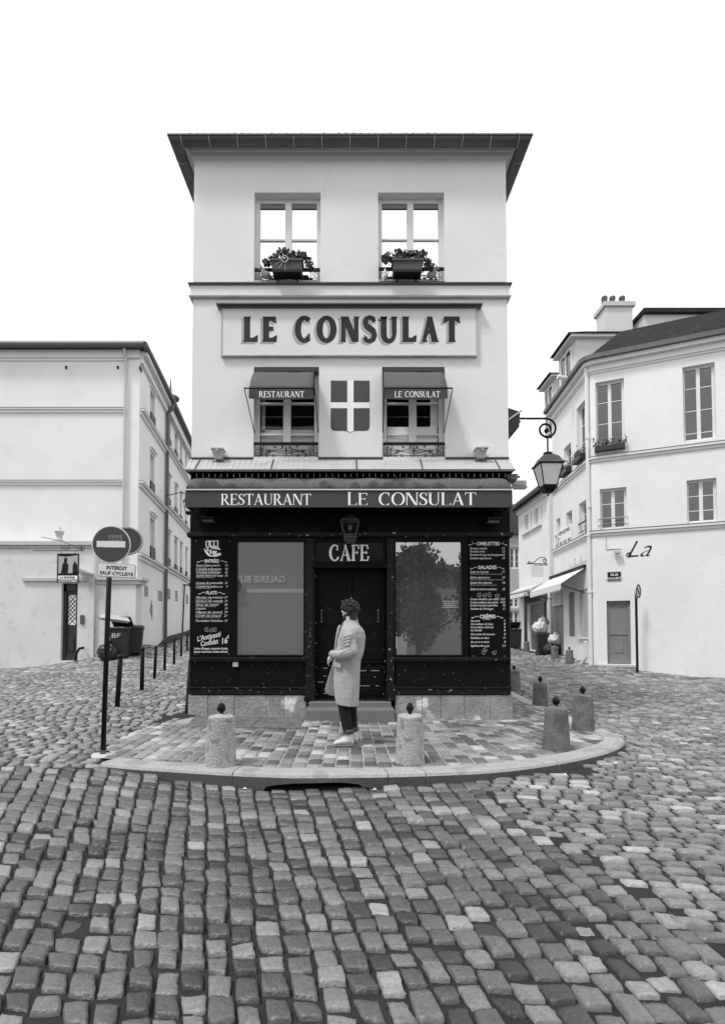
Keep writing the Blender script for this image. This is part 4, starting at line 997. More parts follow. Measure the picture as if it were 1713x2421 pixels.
# line drawing of a corner cafe
def dq(pts, w0=w_): m.prism([(urow(x, 445), zrow(y)) for x, y in pts][::-1], FF, w0-.001, w0+.0015)
for q in ([(295, 145), (370, 135), (370, 150), (305, 160)], [(370, 135), (522, 135), (522, 150), (370, 150)], [(295, 145), (310, 150), (318, 240), (300, 225)], [(345, 155), (370, 150), (372, 250), (350, 245)], [(372, 150), (392, 150), (392, 235), (372, 235)], [(430, 150), (455, 150), (455, 235), (430, 235)], [(500, 150), (522, 150), (522, 235), (500, 235)], [(372, 222), (522, 222), (522, 238), (372, 238)],
          [(372, 240), (520, 240), (565, 300), (400, 275)], [(300, 235), (350, 255), (355, 275), (310, 262)], [(270, 265), (300, 300), (370, 380), (420, 410), (380, 415), (330, 390), (285, 330)], [(370, 300), (400, 290), (400, 370), (375, 370)], [(420, 310), (500, 320), (480, 370), (410, 370)], [(420, 385), (560, 345), (570, 385), (500, 415), (420, 418)], [(320, 270), (350, 285), (352, 330), (325, 310)]): dq(q)
m.build('lettering', 'chalk', t); dm.build('small_lettering', 'chalk_dim', t)
a, b, c, d, t = board(1052, 1208, 1137, 1476, 'black menu board with the OMELETTES, SALADES and CREPES lists right of the shopfront')
m = M(); dm = M()
for s_, y, xa_, xb_ in (('OMELETTES', 218, 236, 636), ('SALADES', 632, 262, 582), ('CRÊPES', 1492, 278, 552)):
    put_text(m, s_, FF, urow(xa_, 1095), zrow(y), .058, urow(xb_, 1095), w_, bold=.02, align='C', fit=True)
    swash(m, FF, urow(xa_-15, 1095), zrow(y-20), .11, -1, w_); swash(m, FF, urow(xb_+15, 1095), zrow(y-20), .10, 1, w_)
for y, s_, xe, pr in ((288, 'Omelette complète', 420, '14'), (342, 'Omelette mixte', 378, '13'), (400, 'Omelette fromage et champignons', 685, '13'), (460, 'Omelette végétarienne', 492, '13'), (700, 'Salade du Consulat', 445, '17'), (797, 'Salade végétarienne', 462, '15'), (890, 'Salade Norvégienne', 500, '18'), (1002, 'Salade de chèvre et jambon', 578, '15'),
                      (1175, 'Croque monsieur, pain salade', 615, '14,5'), (1232, 'Croque madame, pain salade', 600, '14,5'), (1285, 'Croque monsieur, pain frites', 595, '16'), (1345, 'Assiette de 3 fromages', 518, '11'), (1557, 'Au sucre', 282, '7'), (1612, 'A la confiture de fraise', 512, '8'), (1668, "A la confiture d'abricot", 520, '8'), (1722, 'Au Nutella', 312, '8'), (1790, 'A la crème de marrons', 540, '8'),
                      (1855, 'Flambées au rhum', 442, '11'), (1925, 'Au sucre et citron', 442, '8'), (1992, 'Supplément crème sucrée', 442, '1,5')):
    put_text(m, s_, FF, urow(115, 1095), zrow(y), .036, urow(xe, 1095), w_, bold=.0, shear=.35); put_text(m, pr, FF, urow(728, 1095), zrow(y), .036, None, w_, bold=.0, shear=.35, align='R')
for y, xe, s_ in ((730, 678, 'Salade verte, tomate, œuf dur, jambon cru, copeaux de parmesan'), (828, 700, 'Salade verte, tomates, haricots, champignons, betterave, maïs'), (922, 578, 'Salade verte, tomate, pomme de terre, saumon, toast')): put_text(dm, s_, FF, urow(118, 1095), zrow(y), .020, urow(xe, 1095), w_, fit=True)
for cx_, y, sg in ((280, 1095, 1), (360, 1090, -1), (460, 1090, 1), (580, 1100, -1), (350, 2100, 1), (520, 2095, -1), (380, 2050, 1)): m.tube([FF(u, z, w_) for u, z in spiral(urow(cx_, 1095), zrow(y), .045, .008, 1, sg*1.2)], .0018, 4)
put_text(m, '(2 pièces)', FF, urow(335, 1095), zrow(1518), .03, urow(465, 1095), w_, shear=.3)
m.build('lettering', 'chalk', t); dm.build('small_lettering', 'chalk_dim', t)
# ------------------------------------------------------------ lanterns
def lantern_parts(t, h, wt, wb, glass, inner=None, bulb=False):
    """hangs in local coordinates: body from z=0 (bottom) to h, square plan, tapering down"""
    def sq(r, z, k=1): return [(-r*k, -r*k, z), (r*k, -r*k, z), (r*k, r*k, z), (-r*k, r*k, z)]
    m = M(); m.loft([sq(wt*1.17, h), sq(wt*1.17, h+.012*1), sq(wt*.98, h+h*.10), sq(wt*.72, h+h*.33), sq(wt*.5, h+h*.40)]); m.loft([sq(wt*.5, h*1.40), sq(wt*.5, h*1.43)])
    m.lathe([(wt*.25, h*1.42), (wt*.2, h*1.47), (wt*.42, h*1.52), (wt*.42, h*1.55), (wt*.12, h*1.60), (.012, h*1.66)], (0, 0, 0), 12)
    m.build('roof', 'iron' if bulb else 'zinc', t, loc=(0, 0, 0))
    m = M()
    for a, b in ((-1, -1), (1, -1), (1, 1), (-1, 1)): m.tube([(a*wb, b*wb, 0), (a*wt, b*wt, h)], .011, 6)
    for r, z in ((wb, .0), (wt, h-.012), (wb*1.02, .035)): m.tube([(-r, -r, z), (r, -r, z), (r, r, z), (-r, r, z), (-r, -r, z)], .012, 6)
    m.loft([sq(wb*.6, -.10), sq(wb*.95, -.03), sq(wb*1.05, 0)]); m.ball((0, 0, -.14), .02, 8, 6)
    for s_ in (-1, 1): m.tube([(s_*wb, -wb, 0), (s_*wb*1.15, -wb, -.06), (s_*wb*.7, -wb*.6, -.12)], .008, 5)
    m.build('frame', 'lantern_metal' if bulb else 'iron', t, loc=(0, 0, 0))
    m = M()
    for a, b in (((-1, -1), (1, -1)), ((1, -1), (1, 1)), ((1, 1), (-1, 1)), ((-1, 1), (-1, -1))):
        m.add([(a[0]*wb*.97, a[1]*wb*.97, .04), (b[0]*wb*.97, b[1]*wb*.97, .04), (b[0]*wt*.97, b[1]*wt*.97, h-.015), (a[0]*wt*.97, a[1]*wt*.97, h-.015)], [(0, 1, 2, 3)])
    m.build('glass', glass, t, loc=(0, 0, 0))
    if bulb: m = M(); m.smooth = True; m.ball((0, 0, h*.68), (.032, .032, .05)); m.tube([(0, 0, h*.8), (0, 0, h)], .015, 6); m.build('bulb', 'shutter_grey', t, loc=(0, 0, 0))
LY = YF-.30
p = at(784*S, 1205*S, LY); p2 = at(784*S, 1172*S, LY); t = thing('wall_lantern', 'small black lantern over the cafe door', 'lantern', (p.x, LY, p.z))
lantern_parts(t, p2.z-p.z, .15, .085, 'clear_glass', bulb=True)
m = M(); m.tube([(0, .05, -.12), (0, .18, -.16), (0, .25, -.10)], .02, 6); m.build('bracket', 'iron', t, loc=(0, 0, 0))
# street lamp on a scrolled bracket, fixed to the side wall
YL_ = 10.9
pt = at(1230*S, 1015*S, YL_); pb = at(1228*S, 1094*S, YL_); pe = at(1230*S, 1048*S, YL_)
t = thing('street_lamp', 'large street lamp hanging from a scrolled bracket right of the cafe', 'street lamp', tuple(pb))
h = at(1230*S, 1043*S, YL_).z-pb.z
lantern_parts(t, h, .225, .125, 'lamp_glass')
m = M(); wx = HW-.02-pb.x; zb_ = at(1200*S, 938*S, YL_).z-pb.z; top = h*1.66
q = at(1215*S, 938*S, YL_).x-pb.x
k = (at(1245*S, 958*S, YL_).x-pb.x)
pts = [(wx, 0, zb_), (q*.6+wx*.4, 0, zb_), (q, 0, zb_)]
r0 = .205; cz_ = zb_-r0; cxx = -.02
sp = []
for i in range(31): a_ = math.pi/2-2*math.pi*1.32*i/30; rr = r0*(1-.62*(i/30)**1.15); sp.append((cxx+.03*(1-i/30)*0+rr*math.cos(a_), 0, cz_+.0+rr*math.sin(a_)+(r0-rr)*-.25))
m.tube([(wx, 0, zb_), (cxx-.3, 0, zb_)]+sp, .022, 8)
m.ball((cxx, 0, cz_-.05), .05, 8, 6)
m.tube([(0, 0, cz_-r0*.98), (0, 0, top-.02)], .018, 8)
m.tube([(wx+.55, 0, zb_), (wx, 0, zb_-.72)], .010, 6); m.ball((wx+.62, 0, zb_), (.09, .035, .035), 8, 6); m.tube([(wx+.6, 0, zb_), (wx+.75, 0, zb_-.07)], .02, 6)
m.tube([(wx, 0, zb_+.25), (wx, 0, zb_-.8)], .022, 6)
m.build('bracket', 'iron', t, loc=(0, 0, 0))
# awning of a side window, seen edge on
ys = YF+.55; t = thing('side_awning', 'dark folded awning on the right side wall of the cafe above the street lamp', 'awning', (HW, ys, 4.6))
a0 = at(1145*S, 906*S, ys).z; a1 = at(1145*S, 987*S, ys).z; xo = at(1165*S, 915*S, ys).x
m = M()
m.loft([[(HW-.03, y, a0), (xo, y, a0-.14), (xo-.02, y, a0-.42), (HW-.03, y, a1)] for y in (ys, ys+1.3)]); m.build('cloth', 'awning_dark', t)
m = M(); m.tube([(HW-.02, ys-.02, a0-.42), (xo+.03, ys-.02, a0-.12)], .016, 6); m.build('arm', 'trim_white', t)
ys = YF-.2; p = at(1162*S, 1085*S, ys+.6); t = thing('floodlight', 'pale floodlight at the right end of the shop awning', 'floodlight', tuple(p))
m = M(); m.box(-.10, .12, -.08, .12, -.05, .05); m.build('housing', 'zinc_pale', t, loc=(0, 0, 0), bevel=.015); m = M(); m.box(-.08, .14, -.06, .10, -.075, -.051); m.box(-.25, -.1, .0, .03, -.01, .02); m.build('glass_cover', 'trim_grey', t, loc=(0, 0, 0))
# black drain plank leaning at the left corner
m = M(); p0 = at(418*S, 1602*S, YF+.0); p1 = at(427*S, 1480*S, YF+.2); m.tube([(p0.x, p0.y, -.02), (p1.x-.0, p1.y, p1.z)], .035, 4)
tag(m.build('wheel_guard', 'iron'), 'black iron rail leaning against the left corner of the cafe', 'rail')

# ------------------------------------------------------------ stone bollards
def bollard(loc, k, label, group, mt='granite', fin=True, first=[None]):
    t = thing('stone_bollard', label, 'bollard', loc, rng.uniform(0, 6), group)
    m = M(); m.smooth = True; H = .52*k; r0, r1 = .165*k, .138*k
    prof = [(r0, -.012 if fin else -.15)]+[(r0+(r1-r0)*i/8, H*.97*i/8) for i in range(9)]+[(r1*.985, H*.985), (r1*.9, H), (r1*.5, H+.012), (.02, H+.018)]
    rings = []; ph = rng.uniform(0, 6, 6)
    for r, z in prof:
        ww_ = lambda q: r*(1+.016*math.sin(q*3+z*9+ph[0])+.010*math.sin(q*7+z*23+ph[1])+.010*math.sin(q*2-z*14+ph[2])+rng.normal(0, .004))
        rings.append([(k_*math.cos(q), k_*math.sin(q), z+.006*math.sin(q*2+ph[3])*(z > .4)) for q in [2*math.pi*j/36 for j in range(36)] for k_ in [ww_(q)]])
    m.loft(rings); m.build('stone_body', mt, t, loc=(0, 0, 0))
    if fin:
        m = M(); m.smooth = True
        m.lathe([(.032, H+.005), (.026, H+.02), (.018, H+.028), (.026, H+.04), (.036, H+.065), (.038, H+.085), (.031, H+.11), (.018, H+.128), (.004, H+.138)], (0, 0, 0), 16)
        for j in range(6): a_ = j*math.pi/3; m.tube([(.033*math.cos(a_), .033*math.sin(a_), H+.045), (.041*math.cos(a_), .041*math.sin(a_), H+.08), (.022*math.cos(a_), .022*math.sin(a_), H+.122)], .006, 4)
        m.build('iron_finial', 'iron', t, loc=(0, 0, 0))
    return t
for px, py, hpx, k, lb, mt in ((522, 1806, 118, 1, 'pale granite bollard with iron finial by the kerb left of the person', 'granite'), (969, 1808, 113, 1, 'granite bollard with iron finial by the kerb right of the person', 'granite'),
                          (1315, 1777, 99, 1, 'granite bollard with iron finial nearest the right hand curve of the kerb', 'granite_dark'), (1378, 1723, 81, 1, 'granite bollard with iron finial behind the curved kerb, rightmost of the near bollards', 'granite_dark'),
                          (1277, 1666, 60, 1, 'dark granite bollard with iron finial in the mouth of the right street', 'granite_dark'), (1215, 1629, 48, 1, 'granite bollard with iron finial half hidden by the right corner of the cafe', 'granite_dark')):
    Y = F*.52/hpx+.13; p = at(px, py, Y); bollard((p.x, p.y, pav(p.x) if Y < 9 else rz(p.x, p.y)), k, lb, 'stone bollards round the cafe pavement', mt)
for i, (px, py, hpx, lb) in enumerate(((1345.7, 1568.3, 30.7, 'worn stone bollard with finial nearest the viewer along the right street wall'), (1310.8, 1558, 28.7, 'worn stone bollard in front of the pile of rubbish bags'), (1280.7, 1550, 26, 'worn stone bollard in front of the rubbish bin in the right street'), (1244, 1540.7, 23.6, 'worn stone bollard in front of the roller shutter'), (1215.6, 1532.5, 21.5, 'worn stone bollard furthest up the right street'))):
    p = at(px, py, F*.52/hpx); bollard((p.x, p.y, rz(p.x, p.y)), 1, lb, 'stone bollards along the right street', 'granite_dark', i in (0, 3))
# iron bollards up the left street
ib = None
words = ['nearest', 'second', 'third', 'fourth', 'fifth', 'sixth', 'furthest']
for (px, py, h), wd in zip(((277, 1669, 121.5), (335, 1633, 102), (365, 1605, 76), (389, 1586, 68), (411, 1571.5, 61), (428, 1553, 51), (442, 1543, 44)), words):
    p = at(px, py, F*.85/h); lb = f'black iron bollard with ball top, {wd} of the row up the left street'; lc = (p.x, p.y, rz(p.x, p.y))
    if ib is None:
        ib = thing('iron_bollard', lb, 'bollard', lc, 0, 'iron bollards up the left street')
        m = M(); m.smooth = True; m.lathe([(.040, -.2), (.040, .74), (.034, .75), (.028, .765)], (0, 0, 0), 14); m.build('post', 'iron', ib, loc=(0, 0, 0))
        m = M(); m.smooth = True; m.lathe([(.034, .76), (.036, .775), (.026, .785), (.045, .80), (.05, .82), (.044, .845), (.025, .86), (.003, .865)], (0, 0, 0), 14); m.build('ball_top', 'iron', ib, loc=(0, 0, 0))
        ib.rotation_euler = (0, R_(3), 0)
    else:
        ib2 = dup(ib, lc, lb); ib2.rotation_euler = (0, R_(.6 if wd != 'third' else 2), 0)

# ------------------------------------------------------------ no entry sign on its post
p0 = gnd(243, 1784, 0); YS = p0.y; t = thing('traffic_sign', 'no entry sign over a white plate on a tall dark leaning post', 'traffic sign', (p0.x, YS, 0))
ptop = at(262, 1250, YS); m = M(); m.smooth = True
m.tube([(p0.x, YS, -.1), (p0.x+(ptop.x-p0.x)*.5, YS, ptop.z*.5), (ptop.x, YS, ptop.z)], .028, 12); m.build('post', 'iron', t)
m = M(); m.lathe([(.034, 0), (.031, .05)], (p0.x, YS, 0), 12); m.prism([(p0.x+.17*math.cos(q)*(1+.2*math.sin(3*q)), 0) for q in ()], FF, 0, 0) if 0 else None; m.build('collar', 'zinc', t)
m = M(); pts = []; n = 14
m.add([(p0.x+(.11+.03*math.sin(3*q))*math.cos(q), YS+(.09+.03*math.cos(2*q))*math.sin(q), .008) for q in [2*math.pi*j/n for j in range(n)]]+[(p0.x+(.14+.03*math.sin(3*q))*math.cos(q), YS+(.12+.03*math.cos(2*q))*math.sin(q), -.02) for q in [2*math.pi*j/n for j in range(n)]],
      [tuple(range(n))]+[(i, n+i, n+(i+1) % n, (i+1) % n) for i in range(n)]); m.build('mortar_foot', 'trim_grey', t)
FS = Frame(0, YS-.04, 1, .10); cu, cz = FS.hit(263, 1287); rd = abs(FS.hit(309, 1287)[0]-cu)
def disc(m, fr, u, z, r, w0, w1, n=40): m.prism([(u+r*math.cos(2*math.pi*i/n), z+r*math.sin(2*math.pi*i/n)) for i in range(n)], fr, w0, w1)
m = M(); disc(m, FS, cu, cz, rd, -.012, .0); d_ = m.build('no_entry_disc', 'trim_grey', t); m = M(); disc(m, FS, cu, cz, rd*.995, .0005, .003); m.build('white_rim', 'enamel', d_)
m = M(); disc(m, FS, cu, cz, rd*.945, .003, .006); m.build('face', 'sign_face', d_)
m = M(); m.fbox(FS, cu-rd*.73, cu+rd*.73, cz-rd*.165, cz+rd*.17, .0062, .0085); m.build('white_bar', 'enamel', d_)
m = M(); m.fbox(FS, cu-rd*.12, cu+rd*.56, cz+rd*.171, cz+rd*.50, .0062, .0072); m.build('old_sticker', 'sign_grey', d_)
m = M()
for i in range(7): u = cu-rd*.05+i*rd*.08; m.fbox(FS, u, u+rd*.035, cz+rd*(.22+.05*(i % 2)), cz+rd*(.40-.04*(i % 3)), .0073, .0078)
m.build('sticker_print', 'iron', d_)
FP = FS; a_ = FP.hit(228, 1331); ang = R_(-3.2)
pu, pz = FP.hit(275.5, 1349); pw = .235; ph = .092
def PF(u, z, w): return FS(pu+u*math.cos(ang)-z*math.sin(ang), pz+u*math.sin(ang)+z*math.cos(ang), w)
def rrect(w_, h_, r): return [(cx_+r*math.cos(a), cy_+r*math.sin(a)) for cx_, cy_, a0 in ((w_-r, h_-r, 0), (-w_+r, h_-r, 90), (-w_+r, -h_+r, 180), (w_-r, -h_+r, 270)) for a in [R_(a0+30*k) for k in range(4)]]
s_ = (FS.hit(321, 1349)[0]-FS.hit(230, 1349)[0])/2; ph = s_*.385
m = M(); m.prism(rrect(s_, ph, .02), PF, -.012, .004); pl = m.build('text_plate', 'trim_grey', t)
m = M(); m.prism(rrect(s_*.965, ph*.9, .016), PF, .003, .005); m.build('plate_border', 'shutter_light', pl)
m = M(); m.prism(rrect(s_*.95, ph*.86, .015), PF, .004, .0062); m.build('plate_face', 'enamel', pl)
m = M(); put_text(m, 'INTERDIT', PF, -s_*.52, ph*.10, ph*.52, s_*.54, .0064, bold=.02, fit=True); put_text(m, 'SAUF CYCLISTE', PF, -s_*.85, -ph*.64, ph*.46, s_*.88, .0064, bold=.02, fit=True); m.build('lettering', 'iron', pl)
FB = Frame(ptop.x, YS+.03, .80, .42); bu, bz = FB.hit(302, 1279); m = M(); disc(m, FB, bu+.0, bz, rd*.80, -.01, .004); d2 = m.build('rear_disc', 'sign_face', t)
m = M(); m.tube([FB(bu+rd*.74*math.cos(2*math.pi*i/30), bz+rd*.74*math.sin(2*math.pi*i/30), .006) for i in range(31)], .006, 5); m.build('rim', 'zinc_pale', d2)
m = M()
for z in (cz-.08, cz+.08, pz): q = ptop.x-.005; m.box(q-.04, q+.04, YS-.035, YS+.035, z-.014, z+.014)
m.build('clamp', 'zinc', t)

# ------------------------------------------------------------ left side buildings
YLB = F/59.0
FA = Frame(at(325, 1300, YLB).x, YLB, 1, 0)          # front face, u negative to the left
LA = Frame(FA.o[0], YLB, -.130, 1)                    # receding face
zt = FA.hit(340, 832)[1]
def seg_build(name, label, fr, u0, u1, z0, z1, ops, win, other, gl='glass_dim'): pass
lb = thing('apartment_house', 'tall pale three storey house at the corner of the left street', 'house', FA(0, .5))
m = M(); wl = -14.0
uA = lambda px: LA.hit(px, 1400)[0]
u1 = uA(387)
def win_px(fr, x0, x1, yt, yb):                       # opening from pixels, heights read on its left edge
    a, z1 = fr.hit(x0, yt); b, _ = fr.hit(x1, yt); _, z0 = fr.hit(x0, yb); return (a, b, z0, z1)
W1 = [win_px(LA, 355.5, 366.5, 919, 1003), win_px(LA, 355, 365, 1070, 1166), win_px(LA, 355, 366, 1222, 1320)]
wall(m, LA, 0, u1, -.5, zt+.1, W1, .2)
wall(m, FA, wl, 0, -.5, zt+.1, [], .1)
m.add([FA(wl, -.5), FA(wl, zt+.1), (FA(wl, 0)[0], YLB+9, zt+.1), (FA(wl, 0)[0], YLB+9, -.5)], [(0, 1, 2, 3)]); q = LA(u1, 0)
m.add([(FA(wl, 0)[0], YLB+9, -.5), (FA(wl, 0)[0], YLB+9, zt+.1), (q[0], q[1], zt+.1), (q[0], q[1], -.5)], [(0, 1, 2, 3)]); m.add([FA(wl, zt+.1), FA(0, zt+.1), LA(u1, zt+.1), (FA(wl, 0)[0], YLB+9, zt+.1)], [(0, 1, 2, 3)])
m.build('wall', 'plaster_bright', lb)
for w_ in W1:
    window(LA, *w_, .2, lb, 'glass_dim', 'trim_white', rows=3)
    q = M(); q.fbox(LA, w_[0]-.08, w_[1]+.08, w_[3]+.10, w_[3]+.24, 0, .08); q.fbox(LA, w_[0]-.12, w_[1]+.12, w_[3]+.2, w_[3]+.26, 0, .14); q.build('window_hood', 'trim_white', lb)
    q = M(); q.fbox(LA, w_[0], w_[1], w_[2]+.02, w_[2]+.55, .0, .05); q.build('window_grille', 'iron', lb)
zl = [FA.hit(290, y)[1] for y in (971, 1142, 1313)]
ue = FA.hit(294.5, 1000)[0]
for i, z in enumerate(zl):
    m = M()
    if i < 2: m.fbox(FA, wl, ue, z-.09, z+.03, 0, .06); m.fbox(FA, wl, ue+.03, z+.03, z+.08, 0, .12)
    m.fbox(LA, .05, u1-.15, z-.12, z+.02, 0, .08); m.fbox(LA, .0, u1-.12, z+.02, z+.08, 0, .20)
    m.build('string_course', 'trim_white', lb)
    m = M()
    if i < 2: m.fbox(FA, wl, ue+.035, z+.081, z+.10, 0, .13)
    m.fbox(LA, 0, u1-.12, z+.081, z+.105, 0, .21); m.build('flashing', 'zinc', lb)
m = M(); m.fbox(FA, wl, ue, zt-.38, zt-.28, 0, .06); m.fbox(FA, wl, 0, zt-.28, zt+.05, 0, .12); m.fbox(LA, 0, u1, zt-.45, zt-.15, 0, .12); m.fbox(LA, 0, u1, zt-.15, zt+.05, 0, .3); m.build('cornice', 'trim_white', lb)
m = M(); c0 = FA(.32, zt+.12, .38); m.tube([FA(wl, zt+.12, .38), c0], .13, 10); m.tube([c0, LA(u1, zt+.12, .38)], .13, 10); m.build('gutter', 'zinc', lb)
m = M(); a_ = [FA(wl, zt+.2, .35), FA(.3, zt+.2, .35), LA(u1, zt+.2, .3), (FA(wl, 0)[0], YLB+9, zt+.2)]; b_ = [FA(wl, zt+1.55, -3.6), FA(-5.2, zt+1.45, -3.4)]
m.add(a_+b_, [(0, 1, 5, 4), (1, 2, 5), (2, 3, 4, 5), (3, 0, 4), (0, 3, 2, 1)]); rf = m.build('roof', 'zinc_pale', lb)
m = M()
for i in range(18):
    f_ = i/18; A0 = Vector(FA(wl+(.3-wl)*f_, zt+.2, .35)); B0 = Vector(FA(wl+(-5.2-wl)*f_, zt+1.5, -3.5)); m.tube([A0, B0], .03, 4)
m.build('seam', 'zinc', rf)
m = M(); u_ = FA.hit(299, 900)[0]; m.tube([FA(u_, zt+.0, .3), FA(u_, zt-.3, .1), FA(u_, .6, .1)], .055, 8); m.build('downpipe', 'trim_grey', lb)
m = M()
for x in (157, 279): u_, z_ = FA.hit(x, 869); m.fbox(FA, u_-.03, u_+.03, z_-.06, z_+.06, 0, .05)
u_, z_ = LA.hit(329, 868); m.fbox(LA, u_, u_+.3, z_-.06, z_+.06, 0, .05); m.build('tie_plate', 'iron', lb)
m = M(); u_, z_ = LA.hit(330, 868)
def grille(fr, x0, x1, yt, yb, par):
    a, b, c, d = win_px(fr, x0, x1, yt, yb); m = M(); n = 4
    for i in range(n):
        for k in range(6): m.fbox(fr, a+(b-a)*(i+.15)/n, a+(b-a)*(i+.8)/n, c+(d-c)*(k+.15)/6, c+(d-c)*(k+.75)/6, 0, .012)
    m.build('vent_grille', 'iron', par)
for q in ((340.5, 350, 1384, 1409), (373, 383, 1395, 1420)): grille(LA, *q, lb)
for x0, x1, yt, yb in ((303, 311, 1421, 1452),): 
    a, z1 = FA.hit(x0, yt); b, z0 = FA.hit(x1, yb); m = M(); m.fbox(FA, a, b, z0, z1, 0, .03); m.build('wall_hatch', 'zinc', lb)
m = M(); a, z1 = LA.hit(357, 1418); b, z0 = LA.hit(363, 1470); m.prism([(a, z1), (a+.3, (z0+z1)/2+.2), ((a+b)/2, z0), (a-.25, (z0+z1)/2)], LA, 0, .006); m.build('painted_figure', 'sign_grey', lb)
# second house further up the street
l2 = thing('apartment_house', 'long pale house further up the left street beyond the downpipe', 'house', LA(u1, 1))
zt2 = LA.hit(391, 958)[1]+.1; W2 = []
for xa, xb, yt in ((396, 404, 985), (413, 420, 1020), (425.5, 430.5, 1046), (438, 442, 1072)): W2.append(win_px(LA, xa, xb, yt, yt+.47*(1500-yt)*.0+68*(1500-yt)/515))
for xa, xb, yt, yb in ((396, 403, 1122, 1198), (413, 419, 1146, 1220), (425.5, 430, 1166, 1238), (438, 442, 1180, 1250), (395.5, 402.5, 1256, 1342), (412.5, 419, 1273, 1356), (425.5, 430, 1285, 1361), (438.5, 442.5, 1298, 1370)): W2.append(win_px(LA, xa, xb, yt, yb))
u2 = uA(452)
m = M(); wall(m, LA, u1+.02, u2, -.5, zt2, W2, .2); q0 = LA(u1+.02, 0, -6); q1 = LA(u2, 0, -6)
for z in (zt2,): m.add([LA(u1+.02, z), LA(u2, z), (q1[0], q1[1], z), (q0[0], q0[1], z)], [(0, 1, 2, 3)])
m.add([LA(u1+.02, -.5), LA(u1+.02, zt2), (q0[0], q0[1], zt2), (q0[0], q0[1], -.5)], [(0, 1, 2, 3)]); m.add([LA(u2, -.5), LA(u2, zt2), (q1[0], q1[1], zt2), (q1[0], q1[1], -.5)], [(0, 1, 2, 3)]); m.add([(q0[0], q0[1], -.5), (q1[0], q1[1], -.5), (q1[0], q1[1], zt2), (q0[0], q0[1], zt2)], [(0, 1, 2, 3)])
m.build('wall', 'plaster_bright', l2)
for w_ in W2:
    window(LA, *w_, .2, l2, 'glass_dim', 'trim_white', rows=3)
    q = M(); q.fbox(LA, w_[0], w_[1], w_[2]+.02, w_[2]+.5, .0, .05); q.build('window_grille', 'iron', l2)
    q = M(); q.fbox(LA, w_[0]-.1, w_[1]+.1, w_[3]+.1, w_[3]+.2, 0, .1); q.build('window_hood', 'trim_white', l2)
for y in (1057, 1200, 1344):
    z = LA.hit(392.5, y)[1]; m = M(); m.fbox(LA, u1+.25, u2, z-.1, z+.04, 0, .08); m.fbox(LA, u1+.2, u2, z+.04, z+.10, 0, .2); m.build('string_course', 'trim_white', l2)
    m = M(); m.fbox(LA, u1+.2, u2, z+.101, z+.13, 0, .21); m.build('flashing', 'zinc', l2)
m = M(); m.fbox(LA, u1+.1, u2, zt2-.4, zt2+.05, 0, .22); m.build('cornice', 'trim_white', l2)
m = M(); m.tube([LA(u1+.1, zt2+.15, .35), LA(u2, zt2+.15, .35)], .14, 8); m.loft([[LA(u, zt2+.05, -.1), LA(u, zt2+.05, .3), LA(u, zt2+1.3, -1.3), LA(u, zt2+1.3, -3)] for u in (u1+.1, u2)]); m.build('roof', 'zinc', l2)
for q in ((396, 402.5, 1390, 1416), (413.5, 420, 1395, 1421), (439.5, 445, 1405, 1428)): grille(LA, *q, l2)
m = M(); z = LA.hit(386, 960)[1]; m.tube([LA(u1, zt2+.1, .38), LA(u1-.1, zt2-.25, .32), LA(u1-.1, zt2-.5, .12), LA(u1-.1, .9, .12)], .09, 8); m.ball(LA(u1+.1, zt2+.35, .3), (.35, .35, .18), 10, 6); m.tube([LA(u1+.1, zt2+.4, .2), LA(u1+.1, zt2+1.4, .2)], [.08, .01], 6)
tag(m.build('downpipe', 'zinc'), 'dark rainwater pipe between the two tall houses of the left street', 'downpipe')
# wall lamps in the left street
p = at(445.5, 1212, 26); t = thing('street_lamp', 'small wall lantern in the left street beside the edge of the cafe', 'street lamp', tuple(p)); lantern_parts(t, .5, .2, .12, 'lamp_glass')
m = M(); m.tube([(0, 0, .8), (-.3, .0, 1.0), (LA(LA.hit(440, 1212)[0], 0)[0]-p.x if 0 else -1.2, .3, .9)], .02, 6); m.build('bracket', 'iron', t, loc=(0, 0, 0))
u_, z_ = LA.hit(432, 1383); m = M(); m.tube([LA(u_, z_, 0), LA(u_, z_, .5)], .04, 6); m.ball(LA(u_, z_, .5), .17, 8, 6); m.tube([LA(u_, z_, .1), LA(u_-.3, z_-3.2, .05)], .04, 6); tag(m.build('ventilation_outlet', 'iron'), 'dark round extractor outlet with a pipe low on the far left wall', 'vent')

# low annex with the door, in front of the tall house
YAN = YLB-.75; FN = Frame(FA.o[0], YAN, 1, 0); an = thing('annex_wall', 'low pale annex with capped top and dark latticed door at the far left', 'wall', FN(-3, .5))
aR = FN.hit(224, 1300)[0]; aR2 = FN.hit(331, 1370)[0]; zc1 = FN.hit(200, 1290)[1]; zc2 = FN.hit(300, 1372)[1]
dO = win_px(FN, 146, 184, 1379, 1562)
m = M(); wall(m, FN, -14, aR, -.5, zc1, [dO], .25); m.fbox(FN, aR-.02, aR2-.2, -.5, zc2, -.7, -.12); m.add([FN(aR, -.5), FN(aR, zc1), FN(aR, zc1, -.74), FN(aR, -.5, -.74)], [(0, 1, 2, 3)]); m.add([FN(-14, zc1), FN(aR, zc1), FN(aR, zc1, -.74), FN(-14, zc1, -.74)], [(0, 1, 2, 3)])
m.build('wall', 'plaster_old', an)
m = M(); m.fbox(FN, -14, aR+.12, zc1, zc1+.16, -.74, .14); m.fbox(FN, -14, aR+.07, zc1-.10, zc1-.002, -.70, .07); m.fbox(FN, aR+.05, aR2+.1, zc2, zc2+.12, -.73, .02); m.fbox(FN, aR+.05, aR2, zc2-.15, zc2-.002, -.72, -.05); m.build('coping', 'trim_grey', an, bevel=.01)
